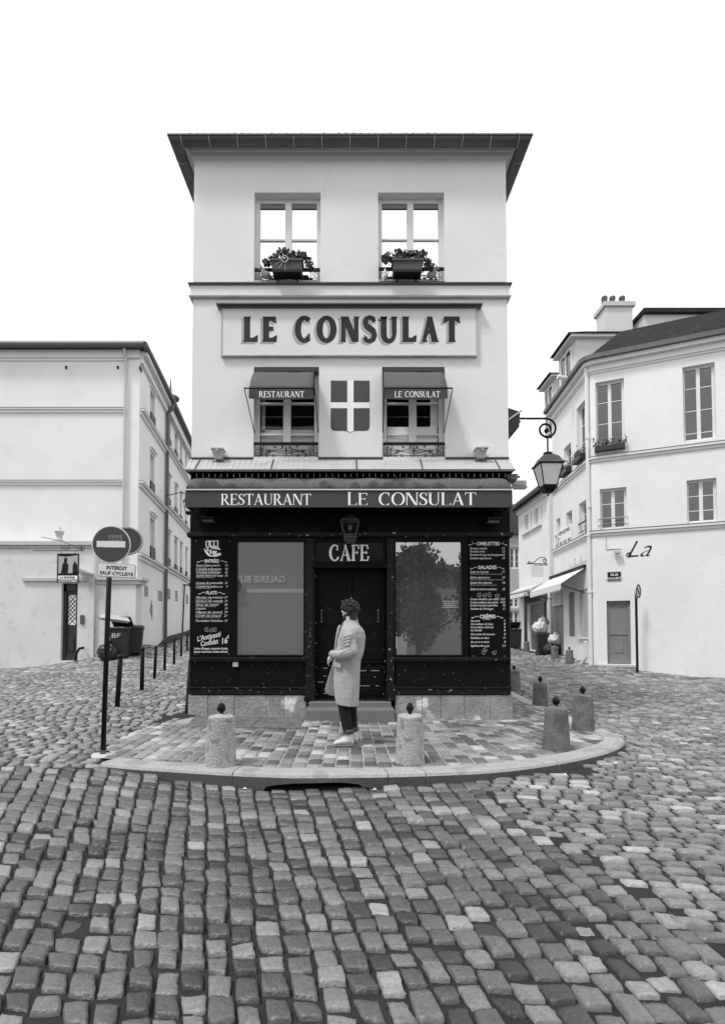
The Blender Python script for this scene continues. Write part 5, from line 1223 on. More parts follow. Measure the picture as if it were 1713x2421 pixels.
m = M(); a, b, c, d = dO; m.fbox(FN, a, b, c, d, -.3, -.2); m.fbox(FN, a, a+.12, c, d, -.2, -.14); m.fbox(FN, b-.12, b, c, d, -.2, -.14); m.fbox(FN, a, b, d-.3, d, -.2, -.14); m.fbox(FN, a+.12, b-.12, c, c+.25, -.2, -.15); m.fbox(FN, a+.2, b-.2, c+.35, c+.95, -.2, -.17); dr = m.build('door', 'plastic_dark', an, bevel=.01)
m = M(); la, lb_, lc, ld = a+.30*(b-a), b-.2*(b-a), c+(d-c)*.46, d-.45; m.fbox(FN, la, lb_, lc, ld, -.198, -.185); m.build('pane', 'enamel', dr)
m = M(); nn = 7
for k in range(-2, nn+2):
    z = lc+(ld-lc)*k/nn; hh = (ld-lc)*2/nn
    for q in (((la, z), (lb_, z+hh)), ((la, z+hh), (lb_, z))):
        (ux, uz), (vx, vz) = q
        if min(uz, vz) < lc-.01 or max(uz, vz) > ld+.01: continue
        m.tube([FN(ux, uz, -.18), FN(vx, vz, -.18)], .013, 4)
m.build('lattice', 'iron', dr)
m = M(); u0_, z0_ = FN.hit(184, 1318); u1_, z1_ = FN.hit(212, 1345); m.prism([(b+.02, d+.62), (b+.62, d+.38), (b+.62, d+.32), (b+.02, d+.50)], FN, 0, .35); m.fbox(FN, a-1.5, b+.4, d+.08, d+.2, 0, .1); m.build('door_canopy', 'trim_grey', an)
u_, z_ = FN.hit(195, 1465); m = M(); m.fbox(FN, u_-.07, u_+.07, z_-.17, z_+.17, 0, .06); m.build('intercom', 'zinc', an); u_, z_ = FN.hit(216, 1380); m = M(); m.fbox(FN, u_-.05, u_+.05, z_-.09, z_+.09, 0, .05); m.build('lamp_box', 'trim_grey', an)
m = M(); g0 = FN(FN.hit(188, 1550)[0], 0, .3); gz = rz(g0[0], g0[1]); m.tube([(g0[0], g0[1], gz-.1), (g0[0]+.03, g0[1], gz+.3), (g0[0]+.12, g0[1]+.05, gz+.48), (g0[0]+.2, g0[1]+.2, gz+.5)], .05, 8); tag(m.build('corner_guard', 'iron'), 'curved iron corner guard low beside the latticed door', 'guard')
# gatepost with urn at the print's left edge
u_, z_ = FN.hit(140, 1262); m = M(); m.lathe([(.20, 0), (.22, .06), (.12, .1), (.10, .2), (.16, .35), (.19, .42), (.08, .5), (.03, .6)], FN(u_-.1, zc1+.16, -.2), 14); tag(m.build('stone_urn', 'trim_grey'), 'small stone urn on top of the annex wall at the far left', 'urn')
# hanging sign
YH = YAN-1.2; FH = Frame(0, YH, 1, 0); a, z1 = FH.hit(136, 1309); b, z0 = FH.hit(185.5, 1377)
t = thing('hanging_sign', 'framed hanging sign with a picture over two lines of lettering beside the latticed door', 'sign', FH((a+b)/2, z0))
m = M(); m.fbox(FH, a, b, z0, z1, -.03, 0); e = .03
for q in ((a, a+e, z0, z1), (b-e, b, z0, z1), (a, b, z1-e, z1), (a, b, z0, z0+.02)): m.fbox(FH, *q, 0, .02)
m.build('frame', 'iron', t)
zm = FH.hit(150, 1361)[1]; m = M(); m.fbox(FH, a+.03, b-.03, z0+.02, zm, .001, .006); m.build('text_panel', 'enamel', t); m = M(); m.fbox(FH, a+.03, b-.03, zm+.02, z1-.03, .001, .004); pc = m.build('picture_panel', 'shutter_light', t)
m = M(); W = b-a; hz = z1-zm
for q in ([(.18, .1), (.5, .12), (.52, .5), (.4, .62), (.25, .55)], [(.72, .1), (.95, .1), (.93, .5), (.8, .66), (.72, .45)], [(.3, .6), (.45, .6), (.46, .8), (.33, .82)], [(.05, .02), (.97, .02), (.97, .12), (.05, .1)], [(.05, .9), (.4, .86), (.9, .93), (.95, .97), (.05, .97)]):
    m.prism([(a+W*x, zm+hz*y) for x, y in q], FH, .004, .008)
m.build('painting', 'iron', pc)
m = M(); put_text(m, 'LA BONNE', FH, a+W*.14, z0+(zm-z0)*.56, (zm-z0)*.32, b-W*.18, .0065, bold=.03, fit=True); put_text(m, 'FRANQUETTE', FH, a+W*.04, z0+(zm-z0)*.14, (zm-z0)*.30, b-W*.06, .0065, bold=.03, fit=True); m.build('lettering', 'iron', t)
m = M(); bz_ = FH.hit(160, 1302)[1]; m.tube([FH(a-.9, bz_, 0), FH(b+.2, bz_, 0)], .014, 6)
for k, (uu, rr, sg) in enumerate(((a+.25*W, .10, 1), (a+.5*W, .09, -1), (b+.02, .10, 1), (b+.15, .09, -1))): m.tube([FH(x, z, 0) for x, z in spiral(uu, bz_+.1, rr, .02, -1.5, sg*1.3)], .011, 5)
m.tube([FH(a-.6, bz_+.5, 0), FH(a+.2*W, bz_+.35, 0), FH(b, bz_+.08, 0)], .011, 5)
for uu in (a+.15*W, b-.15*W): m.tube([FH(uu, z1, 0), FH(uu, bz_, 0)], .008, 5)
m.build('bracket', 'iron', t)
# bins and rubbish, left
def bin_(loc, rz_, label, lidopen=0, group=None, s=1.0, graf=None):
    t = thing('wheelie_bin', label, 'bin', loc, rz_, group)
    def sq(x, y, z, o=0): return [(-x, -y+o, z), (x, -y+o, z), (x, y+o, z), (-x, y+o, z)]
    m = M(); m.loft([sq(.24*s, .24*s, .05), sq(.30*s, .33*s, .95*s)]); m.loft([sq(.33*s, .36*s, .93*s), sq(.33*s, .36*s, 1.0*s)]); m.build('body', 'plastic_dark', t, loc=(0, 0, 0), bevel=.02)
    m = M()
    for x in (-.22*s, .22*s): m.lathe([(.10, -.03), (.10, .03)], (0, 0, 0), 14) if 0 else m.tube([(x-.03, .2*s, .1), (x+.03, .2*s, .1)], .1, 14)
    m.build('wheel', 'iron', t, loc=(0, 0, 0))
    m = M()
    if lidopen: m.loft([[(-.33*s, .32*s, 1.02*s), (.33*s, .32*s, 1.02*s), (.33*s, .36*s, 1.02*s), (-.33*s, .36*s, 1.02*s)], [(-.33*s, -.2*s, 1.32*s), (.33*s, -.2*s, 1.32*s), (.33*s, -.18*s, 1.36*s), (-.33*s, -.18*s, 1.36*s)]])
    else: m.loft([sq(.34*s, .37*s, 1.005*s), sq(.33*s, .35*s, 1.05*s), sq(.26*s, .27*s, 1.09*s)])
    m.tube([(-.3*s, .38*s, .96*s), (.3*s, .38*s, .96*s)], .02, 6); m.build('lid', 'plastic_dark', t, loc=(0, 0, 0), bevel=.01)
    if graf:
        m = M(); put_text(m, graf, lambda u, z, w: (u, -.33*s-w*1-(z-.8)*.10+.022, z), -.22*s, .66*s, .15*s, .06*s, .004, bold=-.005, shear=.1, fit=True); m.build('graffiti', 'chalk', t, loc=(0, 0, 0))
    return t
def bag(loc, r, label, mt, group=None, seed=0):
    t = thing('rubbish_bag', label, 'rubbish bag', loc, 0, group); q = np.random.default_rng(seed)
    m = M(); m.ball((0, 0, r*.75), (r, r*.85, r*.8), 14, 10); m.ball((r*.3, 0, r*.5), (r*.7, r*.7, r*.55)); m.tube([(0, 0, r*1.4), (r*.1, 0, r*1.85)], [r*.16, r*.28], 8)
    remeshed(m, 'bag', mt, t, r/14, 1, disp=[(.09*r/.3, .12), (.05*r/.3, .05)])
    return t
def gp(px, py, Y): p = at(px, py, Y); return (p.x, p.y, rz(p.x, p.y))
bin_(gp(286, 1547, 20.1), .15, 'open dark wheelie bin with BF graffiti and cardboard on top beside the left annex', 1, 'bins on the left street', 1.12, 'BF')
bin_(gp(318, 1537, 20.7), .3, 'narrow dark wheelie bin behind the one with graffiti', 0, 'bins on the left street', 1.02)
bag(gp(255, 1548, 19.7), .38, 'black rubbish bag between the sign post and the left bin', 'bag_black', None, 1)
g0 = gp(277, 1547, 20.1); t = thing('cardboard_box', 'flattened pale cardboard box lying on the open left bin', 'box', (g0[0]-.1, g0[1]-.05, g0[2]+1.36), .2)
m = M(); m.box(-.5, .5, -.25, .25, 0, .2); m.add([(-.5, -.25, .2), (.5, -.25, .2), (.65, -.45, .1), (-.4, -.5, .12)], [(0, 1, 2, 3)]); m.build('carton', 'cardboard', t, loc=(0, 0, 0)); t.rotation_euler = (.1, .12, .2)

# ------------------------------------------------------------ right side houses
Yc = F/62.0; XA = at(1403, 1300, Yc).x
RA = Frame(9.66, 25.6, XA+.0-9.66, Yc+.22-25.6)       # u runs towards the viewer, outward normal to the left
LRA = math.hypot(XA-9.66, Yc+.22-25.6)
RB = Frame(XA+.16, Yc-.0, 1.22, -.56)                 # u runs right
rb = thing('corner_house', 'pale corner house with rounded corner and dark slate roof on the right', 'house', (XA, Yc, .2))
gzR = RB.hit(1418, 850)[1]-.1
WB = [win_px(RB, 1406, 1474, 905, 1072), win_px(RB, 1417, 1480, 1157, 1253), win_px(RB, 1433, 1489, 1421, 1570)]
WB += [(WB[0][0]+2.9, WB[0][1]+2.9, WB[0][2], WB[0][3]), (WB[1][0]+2.85, WB[1][1]+2.85, WB[1][2], WB[1][3])]
WA = [win_px(RA, 1362, 1382, 968, 1098), win_px(RA, 1332, 1349, 1062, 1126), win_px(RA, 1368, 1385, 1192, 1270), win_px(RA, 1337.5, 1351.4, 1214, 1264), win_px(RA, 1314, 1323.5, 1229, 1266), win_px(RA, 1343.6, 1357, 1402, 1505), win_px(RA, 1369, 1392, 1396, 1505), win_px(RA, 1308, 1331, 1433, 1548)]
# keep far top-floor window inside the wall
uB = 7.5
m = M(); wall(m, RB, 0, uB, -.6, gzR, WB, .22); wall(m, RA, 0, LRA, -.6, gzR, WA, .22)
ca = Vector(RA(LRA, 0)[:2]); cb = Vector(RB(0, 0)[:2]); na = Vector((-RA.n[0], -RA.n[1])); 
ctl = ca+(Vector(RA.u)*.16); arcp = []
for i in range(9): t_ = i/8; q = ca*(1-t_)**2+ctl*2*t_*(1-t_)+cb*t_*t_; arcp.append((q.x, q.y))
m.smooth = True
for (x0, y0), (x1, y1) in zip(arcp, arcp[1:]): m.add([(x0, y0, -.6), (x1, y1, -.6), (x1, y1, gzR), (x0, y0, gzR)], [(0, 1, 2, 3)])
m.smooth = False
q0 = RA(0, 0); q1 = RB(uB, 0); bk = [(q0[0], q0[1]), (q0[0]+8, q0[1]+1), (q1[0]+2, q1[1]+6), (q1[0], q1[1])]
for (x0, y0), (x1, y1) in zip(bk, bk[1:]): m.add([(x0, y0, -.6), (x1, y1, -.6), (x1, y1, gzR), (x0, y0, gzR)], [(0, 1, 2, 3)])
m.build('wall', 'plaster_bright', rb)
def path_band(mb, z0, z1, w0, w1, u0=0, u1=None):
    pts = [RA(u0, 0), RA(LRA, 0)]+[(x, y, 0) for x, y in arcp[1:-1]]+[RB(0, 0), RB(u1 or uB, 0)]
    rings = []
    for i, p in enumerate(pts):
        a = pts[max(i-1, 0)]; b = pts[min(i+1, len(pts)-1)]; l = math.hypot(b[0]-a[0], b[1]-a[1]); nx, ny = (b[1]-a[1])/l, -(b[0]-a[0])/l
        rings.append([(p[0]+nx*w, p[1]+ny*w, z) for w, z in ((w0, z0), (w1, z0), (w1, z1), (w0, z1))])
    mb.loft(rings)
zR1 = RB.hit(1418, 1083)[1]; zR2 = RB.hit(1418, 1259)[1]
for z in (zR1, zR2):
    m = M(); path_band(m, z-.14, z-.03, -.03, .05); path_band(m, z-.03, z+.05, -.03, .12); m.build('string_course', 'trim_white', rb)
    m = M(); path_band(m, z+.051, z+.075, -.03, .13); m.build('flashing', 'zinc', rb)
m = M(); path_band(m, gzR-.42, gzR-.34, -.03, .05); path_band(m, gzR-.34, gzR-.12, -.03, .10); path_band(m, gzR-.12, gzR+.03, -.03, .26); m.build('cornice', 'trim_white', rb)
m = M(); path_band(m, gzR+.03, gzR+.20, .16, .40); m.build('gutter', 'zinc', rb)
# slate roof rising from the gutter
m = M(); rp = [RA(0, 0), RA(LRA, 0)]+[(x, y, 0) for x, y in arcp[1:-1]]+[RB(0, 0), RB(uB, 0)]
cen = Vector((q0[0]+4.5, (q0[1]+q1[1])/2+.5)); lo = []; hi = []
for p in rp:
    v = (Vector(p[:2])-cen); lo.append((cen.x+v.x*1.04, cen.y+v.y*1.04, gzR+.2)); hi.append((cen.x+v.x*.72, cen.y+v.y*.72, gzR+1.5))
n = len(rp); m.add(lo+hi, [(i, i+1, n+i+1, n+i) for i in range(n-1)]+[tuple(range(n, 2*n))]+[(n-1, 0, n, 2*n-1)]); rfo = m.build('roof', 'slate', rb)
for i, w_ in enumerate([WB[0], WB[1], WB[3], WB[4]]):
    window(RB, *w_, .2, rb, 'glass_dim', 'trim_white', split=([w_[2]+.1, w_[2]+(w_[3]-w_[2])*.12, w_[2]+(w_[3]-w_[2])*.42, w_[2]+(w_[3]-w_[2])*.72, w_[3]-.1] if i % 2 == 0 else [w_[2]+.1, w_[2]+(w_[3]-w_[2])*.3, w_[2]+(w_[3]-w_[2])*.64, w_[3]-.08]), fw=.08)
for w_ in WA[:5]: window(RA, *w_, .2, rb, 'glass_dim', 'trim_white', fw=.06)
def leafdoor(fr, w_, mt, name='door', boards=0, dep=.16):
    a, b, c, d = w_; m = M(); m.fbox(fr, a, b, c, d, -dep-.06, -dep)
    if boards: 
        for k in range(boards): m.fbox(fr, a+(b-a)*k/boards+.02, a+(b-a)*(k+1)/boards-.02, c+.04, d-.04, -dep, -dep+.025)
    else:
        m.fbox(fr, a, a+.1, c, d, -dep, -dep+.04); m.fbox(fr, b-.1, b, c, d, -dep, -dep+.04); m.fbox(fr, a, b, d-.12, d, -dep, -dep+.04); m.fbox(fr, a+.1, b-.1, c+(d-c)*.46, c+(d-c)*.5, -dep, -dep+.03); m.fbox(fr, a+.1, b-.1, c+.02, c+.3, -dep, -dep+.03); m.fbox(fr, a+.25, b-.25, c+.42, c+(d-c)*.42, -dep, -dep+.02)
    return m.build(name, mt, rb, bevel=.006)
leafdoor(RB, WB[2], 'shutter_grey'); leafdoor(RA, WA[5], 'shutter_grey', 'shutter', 2, .03); leafdoor(RA, WA[6], 'shutter_light', 'shutter', 2, .03); leafdoor(RA, WA[7], 'door_grey', 'door', 3, .1)
m = M(); a, b, c, d = WA[6]; m.fbox(RA, a-.1, b+.1, c-.1, c, 0, .1); m.build('sill', 'trim_white', rb); m = M(); a, b, c, d = WB[2]; m.fbox(RB, a-.3, b+.15, c-.10, c-.02, 0, .1); m.build('sill', 'trim_grey', rb)
m = M(); a, b, c, d = WB[1]; 
for z in (c+(d-c)*.26, c+(d-c)*.10): m.tube([RB(a-.08, z, .04), RB(b+.04, z, .04)], .022 if z > c+.5 else .012, 6)
a, b, c, d = WA[2]; m.tube([RA(a, c+.5, .03), RA(b+.02, c+.5, .03)], .03, 6); m.tube([RA(a, c+.15, .03), RA(b+.02, c+.15, .03)], .015, 6)
m.build('guard_rail', 'iron', rb)
m = M(); mid = Vector(arcp[0]); m.tube([(mid.x-.16, mid.y-.1, gzR+.1), (mid.x-.12, mid.y-.05, gzR-.4), (mid.x-.10, mid.y-.04, gzR-.5), (mid.x-.10, mid.y-.04, .1)], .075, 8)
for z in (3, 5.2, 6.3, 9): m.lathe([(.10, -.04), (.10, .04)], (mid.x-.10, mid.y-.04, z), 8)
m.build('downpipe', 'trim_white', rb)
m = M(); m.tube([(mid.x-.35, mid.y+.35, .12), (mid.x-.25, mid.y+.0, .5), (mid.x-.3, mid.y-.05, 1.1)], .07, 8); m.build('drain_bend', 'trim_white', rb)
m = M(); u_, z_ = RB.hit(1457, 1307); m.fbox(RB, u_-.1, u_+.15, z_-.04, z_+.04, .08, .25); m.fbox(RB, u_-.05, u_+.1, z_-.1, z_-.04, .1, .22); m.tube([RB(u_-.35, z_+.15, .02), RB(u_-.35, z_+.65, .02)], .015, 4); m.tube([RB(u_-.35, z_+.15, .02), RB(u_+.15, z_+.15, .02)], .015, 4); m.build('wall_light', 'trim_grey', rb)
u_, z_ = RA.hit(1357, 904); m = M(); m.tube([RA(RA.hit(1362, 910)[0], z_, .05), RA(RA.hit(1362, 910)[0]+.1, z_+.1, .8)], .09, 8); m.build('roof_light', 'trim_white', rb)
# dormers and chimney
def dormer(Yd, x0, dx, z0, z1, depth, hip):
    m = M(); m.loft([[(x0, y, z0), (x0+dx, y, z0), (x0+dx, y, z1), (x0, y, z1)] for y in (Yd, Yd+depth)]); o = m.build('dormer', 'plaster_grey', rb)
    m = M(); e = .18
    m.loft([[(x0-e-.1, Yd-e, z1), (x0+dx, Yd-e, z1), (x0+dx, Yd-e, z1+.12), (x0-e-.1, Yd-e, z1+.12)], [(x0-e-.1, Yd+depth, z1), (x0+dx, Yd+depth, z1), (x0+dx, Yd+depth, z1+.12), (x0-e-.1, Yd+depth, z1+.12)]]); m.build('dormer_cornice', 'trim_white', o)
    m = M(); k = [(x0-e-.25, Yd-e-.1, z1+.121), (x0+dx, Yd-e-.1, z1+.121), (x0+dx, Yd+depth, z1+.121), (x0-e-.25, Yd+depth, z1+.121), (x0+.7, Yd+depth*.4, z1+hip), (x0+dx, Yd+depth*.4, z1+hip)]
    m.add(k, [(0, 1, 5, 4), (3, 4, 5, 2), (0, 4, 3), (1, 2, 5), (3, 2, 1, 0)]); m.build('dormer_roof', 'slate', o)
    m = M(); m.box(x0-.03, x0, Yd+depth*.25, Yd+depth*.8, z0+.3, z1-.2); m.build('dormer_window', 'glass_dim', o)
    m = M(); yy = (Yd+depth*.25, Yd+depth*.8)
    m.box(x0-.06, x0-.001, yy[0]-.1, yy[0], z0+.2, z1-.1); m.box(x0-.06, x0-.001, yy[1], yy[1]+.1, z0+.2, z1-.1); m.box(x0-.07, x0-.001, sum(yy)/2-.04, sum(yy)/2+.04, z0+.3, z1-.2); m.box(x0-.06, x0-.001, yy[0], yy[1], z1-.2, z1-.1); m.build('dormer_frame', 'trim_white', o)
Yd = 22.6; p = at(1361, 800, Yd); dormer(Yd, p.x, 4.0, gzR-.2, p.z, 1.9, .75)
Yd = 26.3; p = at(1330, 890, Yd); dormer(Yd, p.x-.35, 2.0, gzR-.3, p.z-.05, 1.6, .55)
Yk = 24.2; p0_ = at(1431, 770, Yk); p1_ = at(1494, 717, Yk); m = M(); m.box(p0_.x, p1_.x, Yk, Yk+.9, gzR+1.5, p1_.z-.15); ch = m.build('chimney', 'plaster_grey', rb)
m = M(); m.box(p0_.x-.1, p1_.x+.1, Yk-.1, Yk+1.0, p1_.z-.149, p1_.z+.05); m.build('chimney_cap', 'trim_grey', ch)
m = M(); 
for x in (1438, 1457, 1480): m.lathe([(.15, 0), (.14, .05), (.12, .35), (.14, .38), (.13, .5)], (at(x, 712, Yk).x, Yk+.4, p1_.z+.05), 10)
m.build('chimney_pot', 'terracotta', ch)
m = M(); m.box(p1_.x+.35, p1_.x+6.5, Yk-.3, Yk+3.5, gzR+.5, p1_.z-.7); m.build('upper_storey', 'plaster_grey', rb); m = M(); m.box(p1_.x+.25, p1_.x+6.7, Yk-.5, Yk+3.6, p1_.z-.69, p1_.z-.5); m.build('upper_roof', 'slate', rb)
# lettering painted on the wall
m = M(); u_, z_ = RB.hit(1483, 1318); put_text(m, 'La', RB, u_, z_, .62, None, .003, bold=-.01, shear=.5); m.tube([RB(x, z, .006) for x, z in spiral(u_+.05, z_+.08, .10, .03, 1, 1.2)], .02, 4); tag(m.build('wall_lettering', 'iron'), 'dark script lettering painted high on the right corner house', 'lettering')
u0_, z1_ = RB.hit(1434, 1352); u1_, z0_ = RB.hit(1468.5, 1374); t = thing('street_plate', 'dark enamel street name plate reading RUE POULBOT on the right corner house', 'street sign', RB(u0_, z0_))
m = M(); m.fbox(RB, u0_, u1_, z0_, z1_, .002, .02); m.build('border', 'shutter_light', t); m = M(); m.fbox(RB, u0_+.03, u1_-.03, z0_+.03, z1_-.03, .02, .024); m.build('plate', 'sign_face' if 0 else 'black_panel', t)
m = M(); cu_ = (u0_+u1_)/2; hh = z1_-z0_; put_text(m, 'RUE', RB, cu_-.12, z0_+hh*.56, hh*.22, cu_+.14, .025, bold=.02, fit=True); put_text(m, 'POULBOT', RB, cu_-.30, z0_+hh*.20, hh*.22, cu_+.31, .025, bold=.02, fit=True); m.build('lettering', 'chalk', t)
# shop sign, awning, menu panel and banner on the receding wall
m = M(); a_, za = RA.hit(1345, 1352); b_, zb_ = RA.hit(1386, 1300); put_text(m, 'Le Poulbot', RA, a_, za-.25, .78, b_, .004, bold=-.01, shear=.15, fit=True); tag(m.build('painted_shop_name', 'cornice_grey'), 'thin grey shop lettering painted above the awning in the right street', 'lettering')
ub0, _ = RA.hit(1298, 1350); ub1, zt_ = RA.hit(1385, 1345); t = thing('scalloped_awning', 'white awning with scalloped edge over the shop in the right street', 'awning', RA((ub0+ub1)/2, zt_))
z_a = RA.hit(1384, 1342)[1]; pr = 1.0; z_b = z_a-.62; ub0 = RA.hit(1302, 1370)[0]
m = M(); m.add([RA(ub0, z_a, .05), RA(ub1, z_a, .05), RA(ub1, z_b, pr), RA(ub0, z_b, pr), RA(ub0, z_a-.02, .05), RA(ub1, z_a-.02, .05), RA(ub1, z_b-.02, pr), RA(ub0, z_b-.02, pr)], [(0, 1, 2, 3), (7, 6, 5, 4), (0, 4, 5, 1), (1, 5, 6, 2), (2, 6, 7, 3), (3, 7, 4, 0)]); m.build('cloth', 'trim_white', t)
m = M(); nS = 16
for i in range(nS):
    x0_ = ub0+(ub1-ub0)*i/nS; x1_ = ub0+(ub1-ub0)*(i+1)/nS; m.prism([(x0_, z_b-.02), (x0_, z_b-.2), ((x0_*3+x1_)/4, z_b-.27), ((x0_+x1_)/2, z_b-.29), ((x0_+3*x1_)/4, z_b-.27), (x1_, z_b-.2), (x1_, z_b-.02)], RA, pr-.012, pr)
m.build('scalloped_valance', 'trim_white', t); m = M()
for u_ in (ub0+.2, ub1-.1): m.tube([RA(u_, z_b-.05, pr), RA(u_, z_a-1.0, .03)], .02, 6)
m.fbox(RA, ub0, ub1, z_a-.05, z_a+.12, 0, .10); m.build('frame', 'iron', t)
m = M(); a_, zz1 = RA.hit(1306.5, 1402); b_, _ = RA.hit(1328, 1402); _, zz0 = RA.hit(1306.5, 1434); m.fbox(RA, a_, b_, zz0, zz1, .02, .06); t = tag(m.build('price_list', 'trim_white'), 'white menu panel above the grey door under the scalloped awning', 'menu panel')
m = M()
for i in range(7): z = zz1-.1-i*(zz1-zz0-.15)/7; m.fbox(RA, a_+.12, b_-.1-.1*(i % 3), z-.02, z, .0605, .064)
m.build('print', 'shutter_grey', t)
a_, zz1 = RA.hit(1311.5, 1262); b_, _ = RA.hit(1352, 1258); _, zz0 = RA.hit(1313, 1299); m = M(); m.fbox(RA, a_, b_, zz0, zz1, .01, .05); t = tag(m.build('for_sale_banner', 'enamel'), 'white A VENDRE banner with telephone number on the right street wall', 'banner')
m = M(); hh = zz1-zz0; put_text(m, 'A VENDRE', RA, a_+.1, zz0+hh*.68, hh*.20, b_-.15, .0505, bold=.03, fit=True); put_text(m, '07 83 02 45', RA, a_+.25, zz0+hh*.08, hh*.17, b_-.05, .0505, bold=.03, fit=True); m.build('lettering', 'iron', t)
m = M(); put_text(m, 'Paris', RA, (a_+b_)/2-.6, zz0+hh*.42, hh*.12, b_-.9, .0505, bold=.02); m.tube([RA(a_+.5+.2*math.cos(k), zz0+hh*.48+.12*math.sin(k), .052) for k in [math.pi*j/8 for j in range(17)]], .015, 4); m.build('small_print', 'shutter_grey', t)
# flower boxes at the right
def small_box(fr, u0, u1, z, label, seed):
    r = np.random.default_rng(seed); t = thing('window_box', label, 'flower box', fr((u0+u1)/2, z, .1), 0, 'flower boxes on the right corner house')
    m = M(); m.fbox(fr, u0, u1, z, z+.2, .02, .26); m.build('box', 'plastic_dark', t, bevel=.01); m = M()
    for _ in range(170):
        u = r.uniform(u0-.05, u1+.05); zz = z+.2+abs(r.normal(0, .13)); p = np.array(fr(u, zz, r.uniform(.0, .3))); q1 = r.normal(0, 1, 3); q1 /= np.linalg.norm(q1); q2 = r.normal(0, 1, 3); q2 /= np.linalg.norm(q2); s_ = .045
        m.add([tuple(p+q1*s_), tuple(p+q2*s_), tuple(p-q1*s_), tuple(p-q2*s_)], [(0, 1, 2, 3)])
    m.build('leaves', 'leaf', t)
small_box(RB, WB[0][0]-.05, WB[0][1]+.0, WB[0][2]+.0, 'dark flower box on the tall top window of the right corner house', 5)
small_box(RA, WA[0][0]+.1, WA[0][1]+.1, WA[0][2]-.1, 'dark flower box on the nearer upper window of the receding right wall', 6)
small_box(RA, WA[1][0], WA[1][1]+.1, WA[1][2]-.1, 'dark flower box on the farther upper window of the receding right wall', 7)
# round sign post far right
p = at(1506, 1586, 19.6); t = thing('sign_post', 'thin black post with a small round sign by the right corner house', 'traffic sign', (p.x, p.y, rz(p.x, p.y))); zz = at(1506, 1398, 19.6).z-t.location.z
m = M(); m.tube([(0, 0, -.2), (0, 0, zz+.1)], .045, 8); m.build('post', 'iron', t, loc=(0, 0, 0))
fr_ = Frame(0, 0, .707, .707) ; m = M(); disc(m, fr_, 0, zz, .27, .05, .07); m.build('disc', 'enamel', t, loc=(0, 0, 0)); m = M(); m.tube([fr_(.23*math.cos(k), zz+.23*math.sin(k), .075) for k in [math.pi*j/12 for j in range(25)]], .03, 5); m.tube([fr_(-.12, zz+.12, .075), fr_(.12, zz-.12, .075)], .03, 5); m.build('ring', 'sign_face', t, loc=(0, 0, 0))

# small house with shutters
Y0h, Y1h = 26.2, 31.0; H2 = Frame(9.70, Y1h, 0, -1); L2 = Y1h-Y0h; h2 = thing('small_house', 'low pale house with white shutters and a roller shuttered shop in the right street', 'house', (9.7, Y0h, .3))
ez = H2.hit(1288, 1160)[1]
def wp2(x0, x1, yt, yb): a, z1 = H2.hit(x0, yt); b, _ = H2.hit(x1, yt); _, z0 = H2.hit(x0, yb); return (a, b, z0, z1)
WS = [wp2(1242, 1249.5, 1218, 1258), wp2(1265, 1273, 1204, 1244), wp2(1247, 1283.5, 1430, 1536), wp2(1286, 1292, 1400, 1545)]
m = M(); wall(m, H2, 0, L2, -.5, ez, WS, .25); m.add([(9.7, Y0h, -.5), (16, Y0h, -.5), (16, Y0h, ez), (9.7, Y0h, ez)], [(0, 1, 2, 3)]); m.add([(9.7, Y1h, -.5), (16, Y1h, -.5), (16, Y1h, ez), (9.7, Y1h, ez)], [(0, 1, 2, 3)]); m.add([(16, Y0h, -.5), (16, Y1h, -.5), (16, Y1h, ez), (16, Y0h, ez)], [(0, 1, 2, 3)]); m.build('wall', 'plaster', h2)
for w_ in WS[:2]:
    window(H2, *w_, .2, h2, 'glass_dim', 'trim_white'); a, b, c, d = w_; m = M()
    for q in ((a-.45, a-.02), (b+.02, b+.42)): m.fbox(H2, q[0], q[1], c, d, .01, .05); [m.fbox(H2, q[0]+.05, q[1]-.05, c+.1+k*.15, c+.18+k*.15, .05, .06) for k in range(int((d-c-.2)/.15))]
    m.build('shutter', 'trim_white', h2); m = M(); m.fbox(H2, a-.5, b+.45, c-.14, c-.02, 0, .14); m.build('sill', 'trim_white', h2)
a, b, c, d = WS[2]; m = M(); m.fbox(H2, a, b, c-.5, d, -.22, -.18)
for k in range(22): m.fbox(H2, a, b, c-.5+k*(d-c+.5)/22+.02, c-.5+(k+1)*(d-c+.5)/22-.03, -.18, -.155)
m.build('roller_shutter', 'zinc', h2); m = M(); m.fbox(H2, a-.5, b+.6, d+.02, d+.62, 0, .05); m.fbox(H2, a-.5, a-.1, -.3, d+.02, 0, .06); m.fbox(H2, b+.02, b+.28, -.3, d+.02, 0, .06); m.build('shop_front', 'plastic_dark', h2); m = M(); m.fbox(H2, a-.45, b+.5, d+.1, d+.5, .05, .06); m.build('shop_fascia', 'awning_dark', h2); a, b, c, d = WS[3]; m = M(); m.fbox(H2, a, b, c, d, -.24, -.2); m.build('door', 'plastic_dark', h2)
m = M(); m.loft([[H2(u, ez+.0, .45), H2(u, ez+.12, .45), H2(u, ez+2.3, -3), H2(u, ez+.0, -3)] for u in (-.2, L2+.0)]); m.build('roof', 'slate', h2); m = M(); m.tube([H2(-.2, ez+.02, .5), H2(L2, ez+.02, .5)], .10, 8); m.build('gutter', 'zinc', h2)
m = M(); m.fbox(H2, 0, L2, ez-.3, ez-.01, 0, .12); m.build('cornice', 'trim_white', h2)
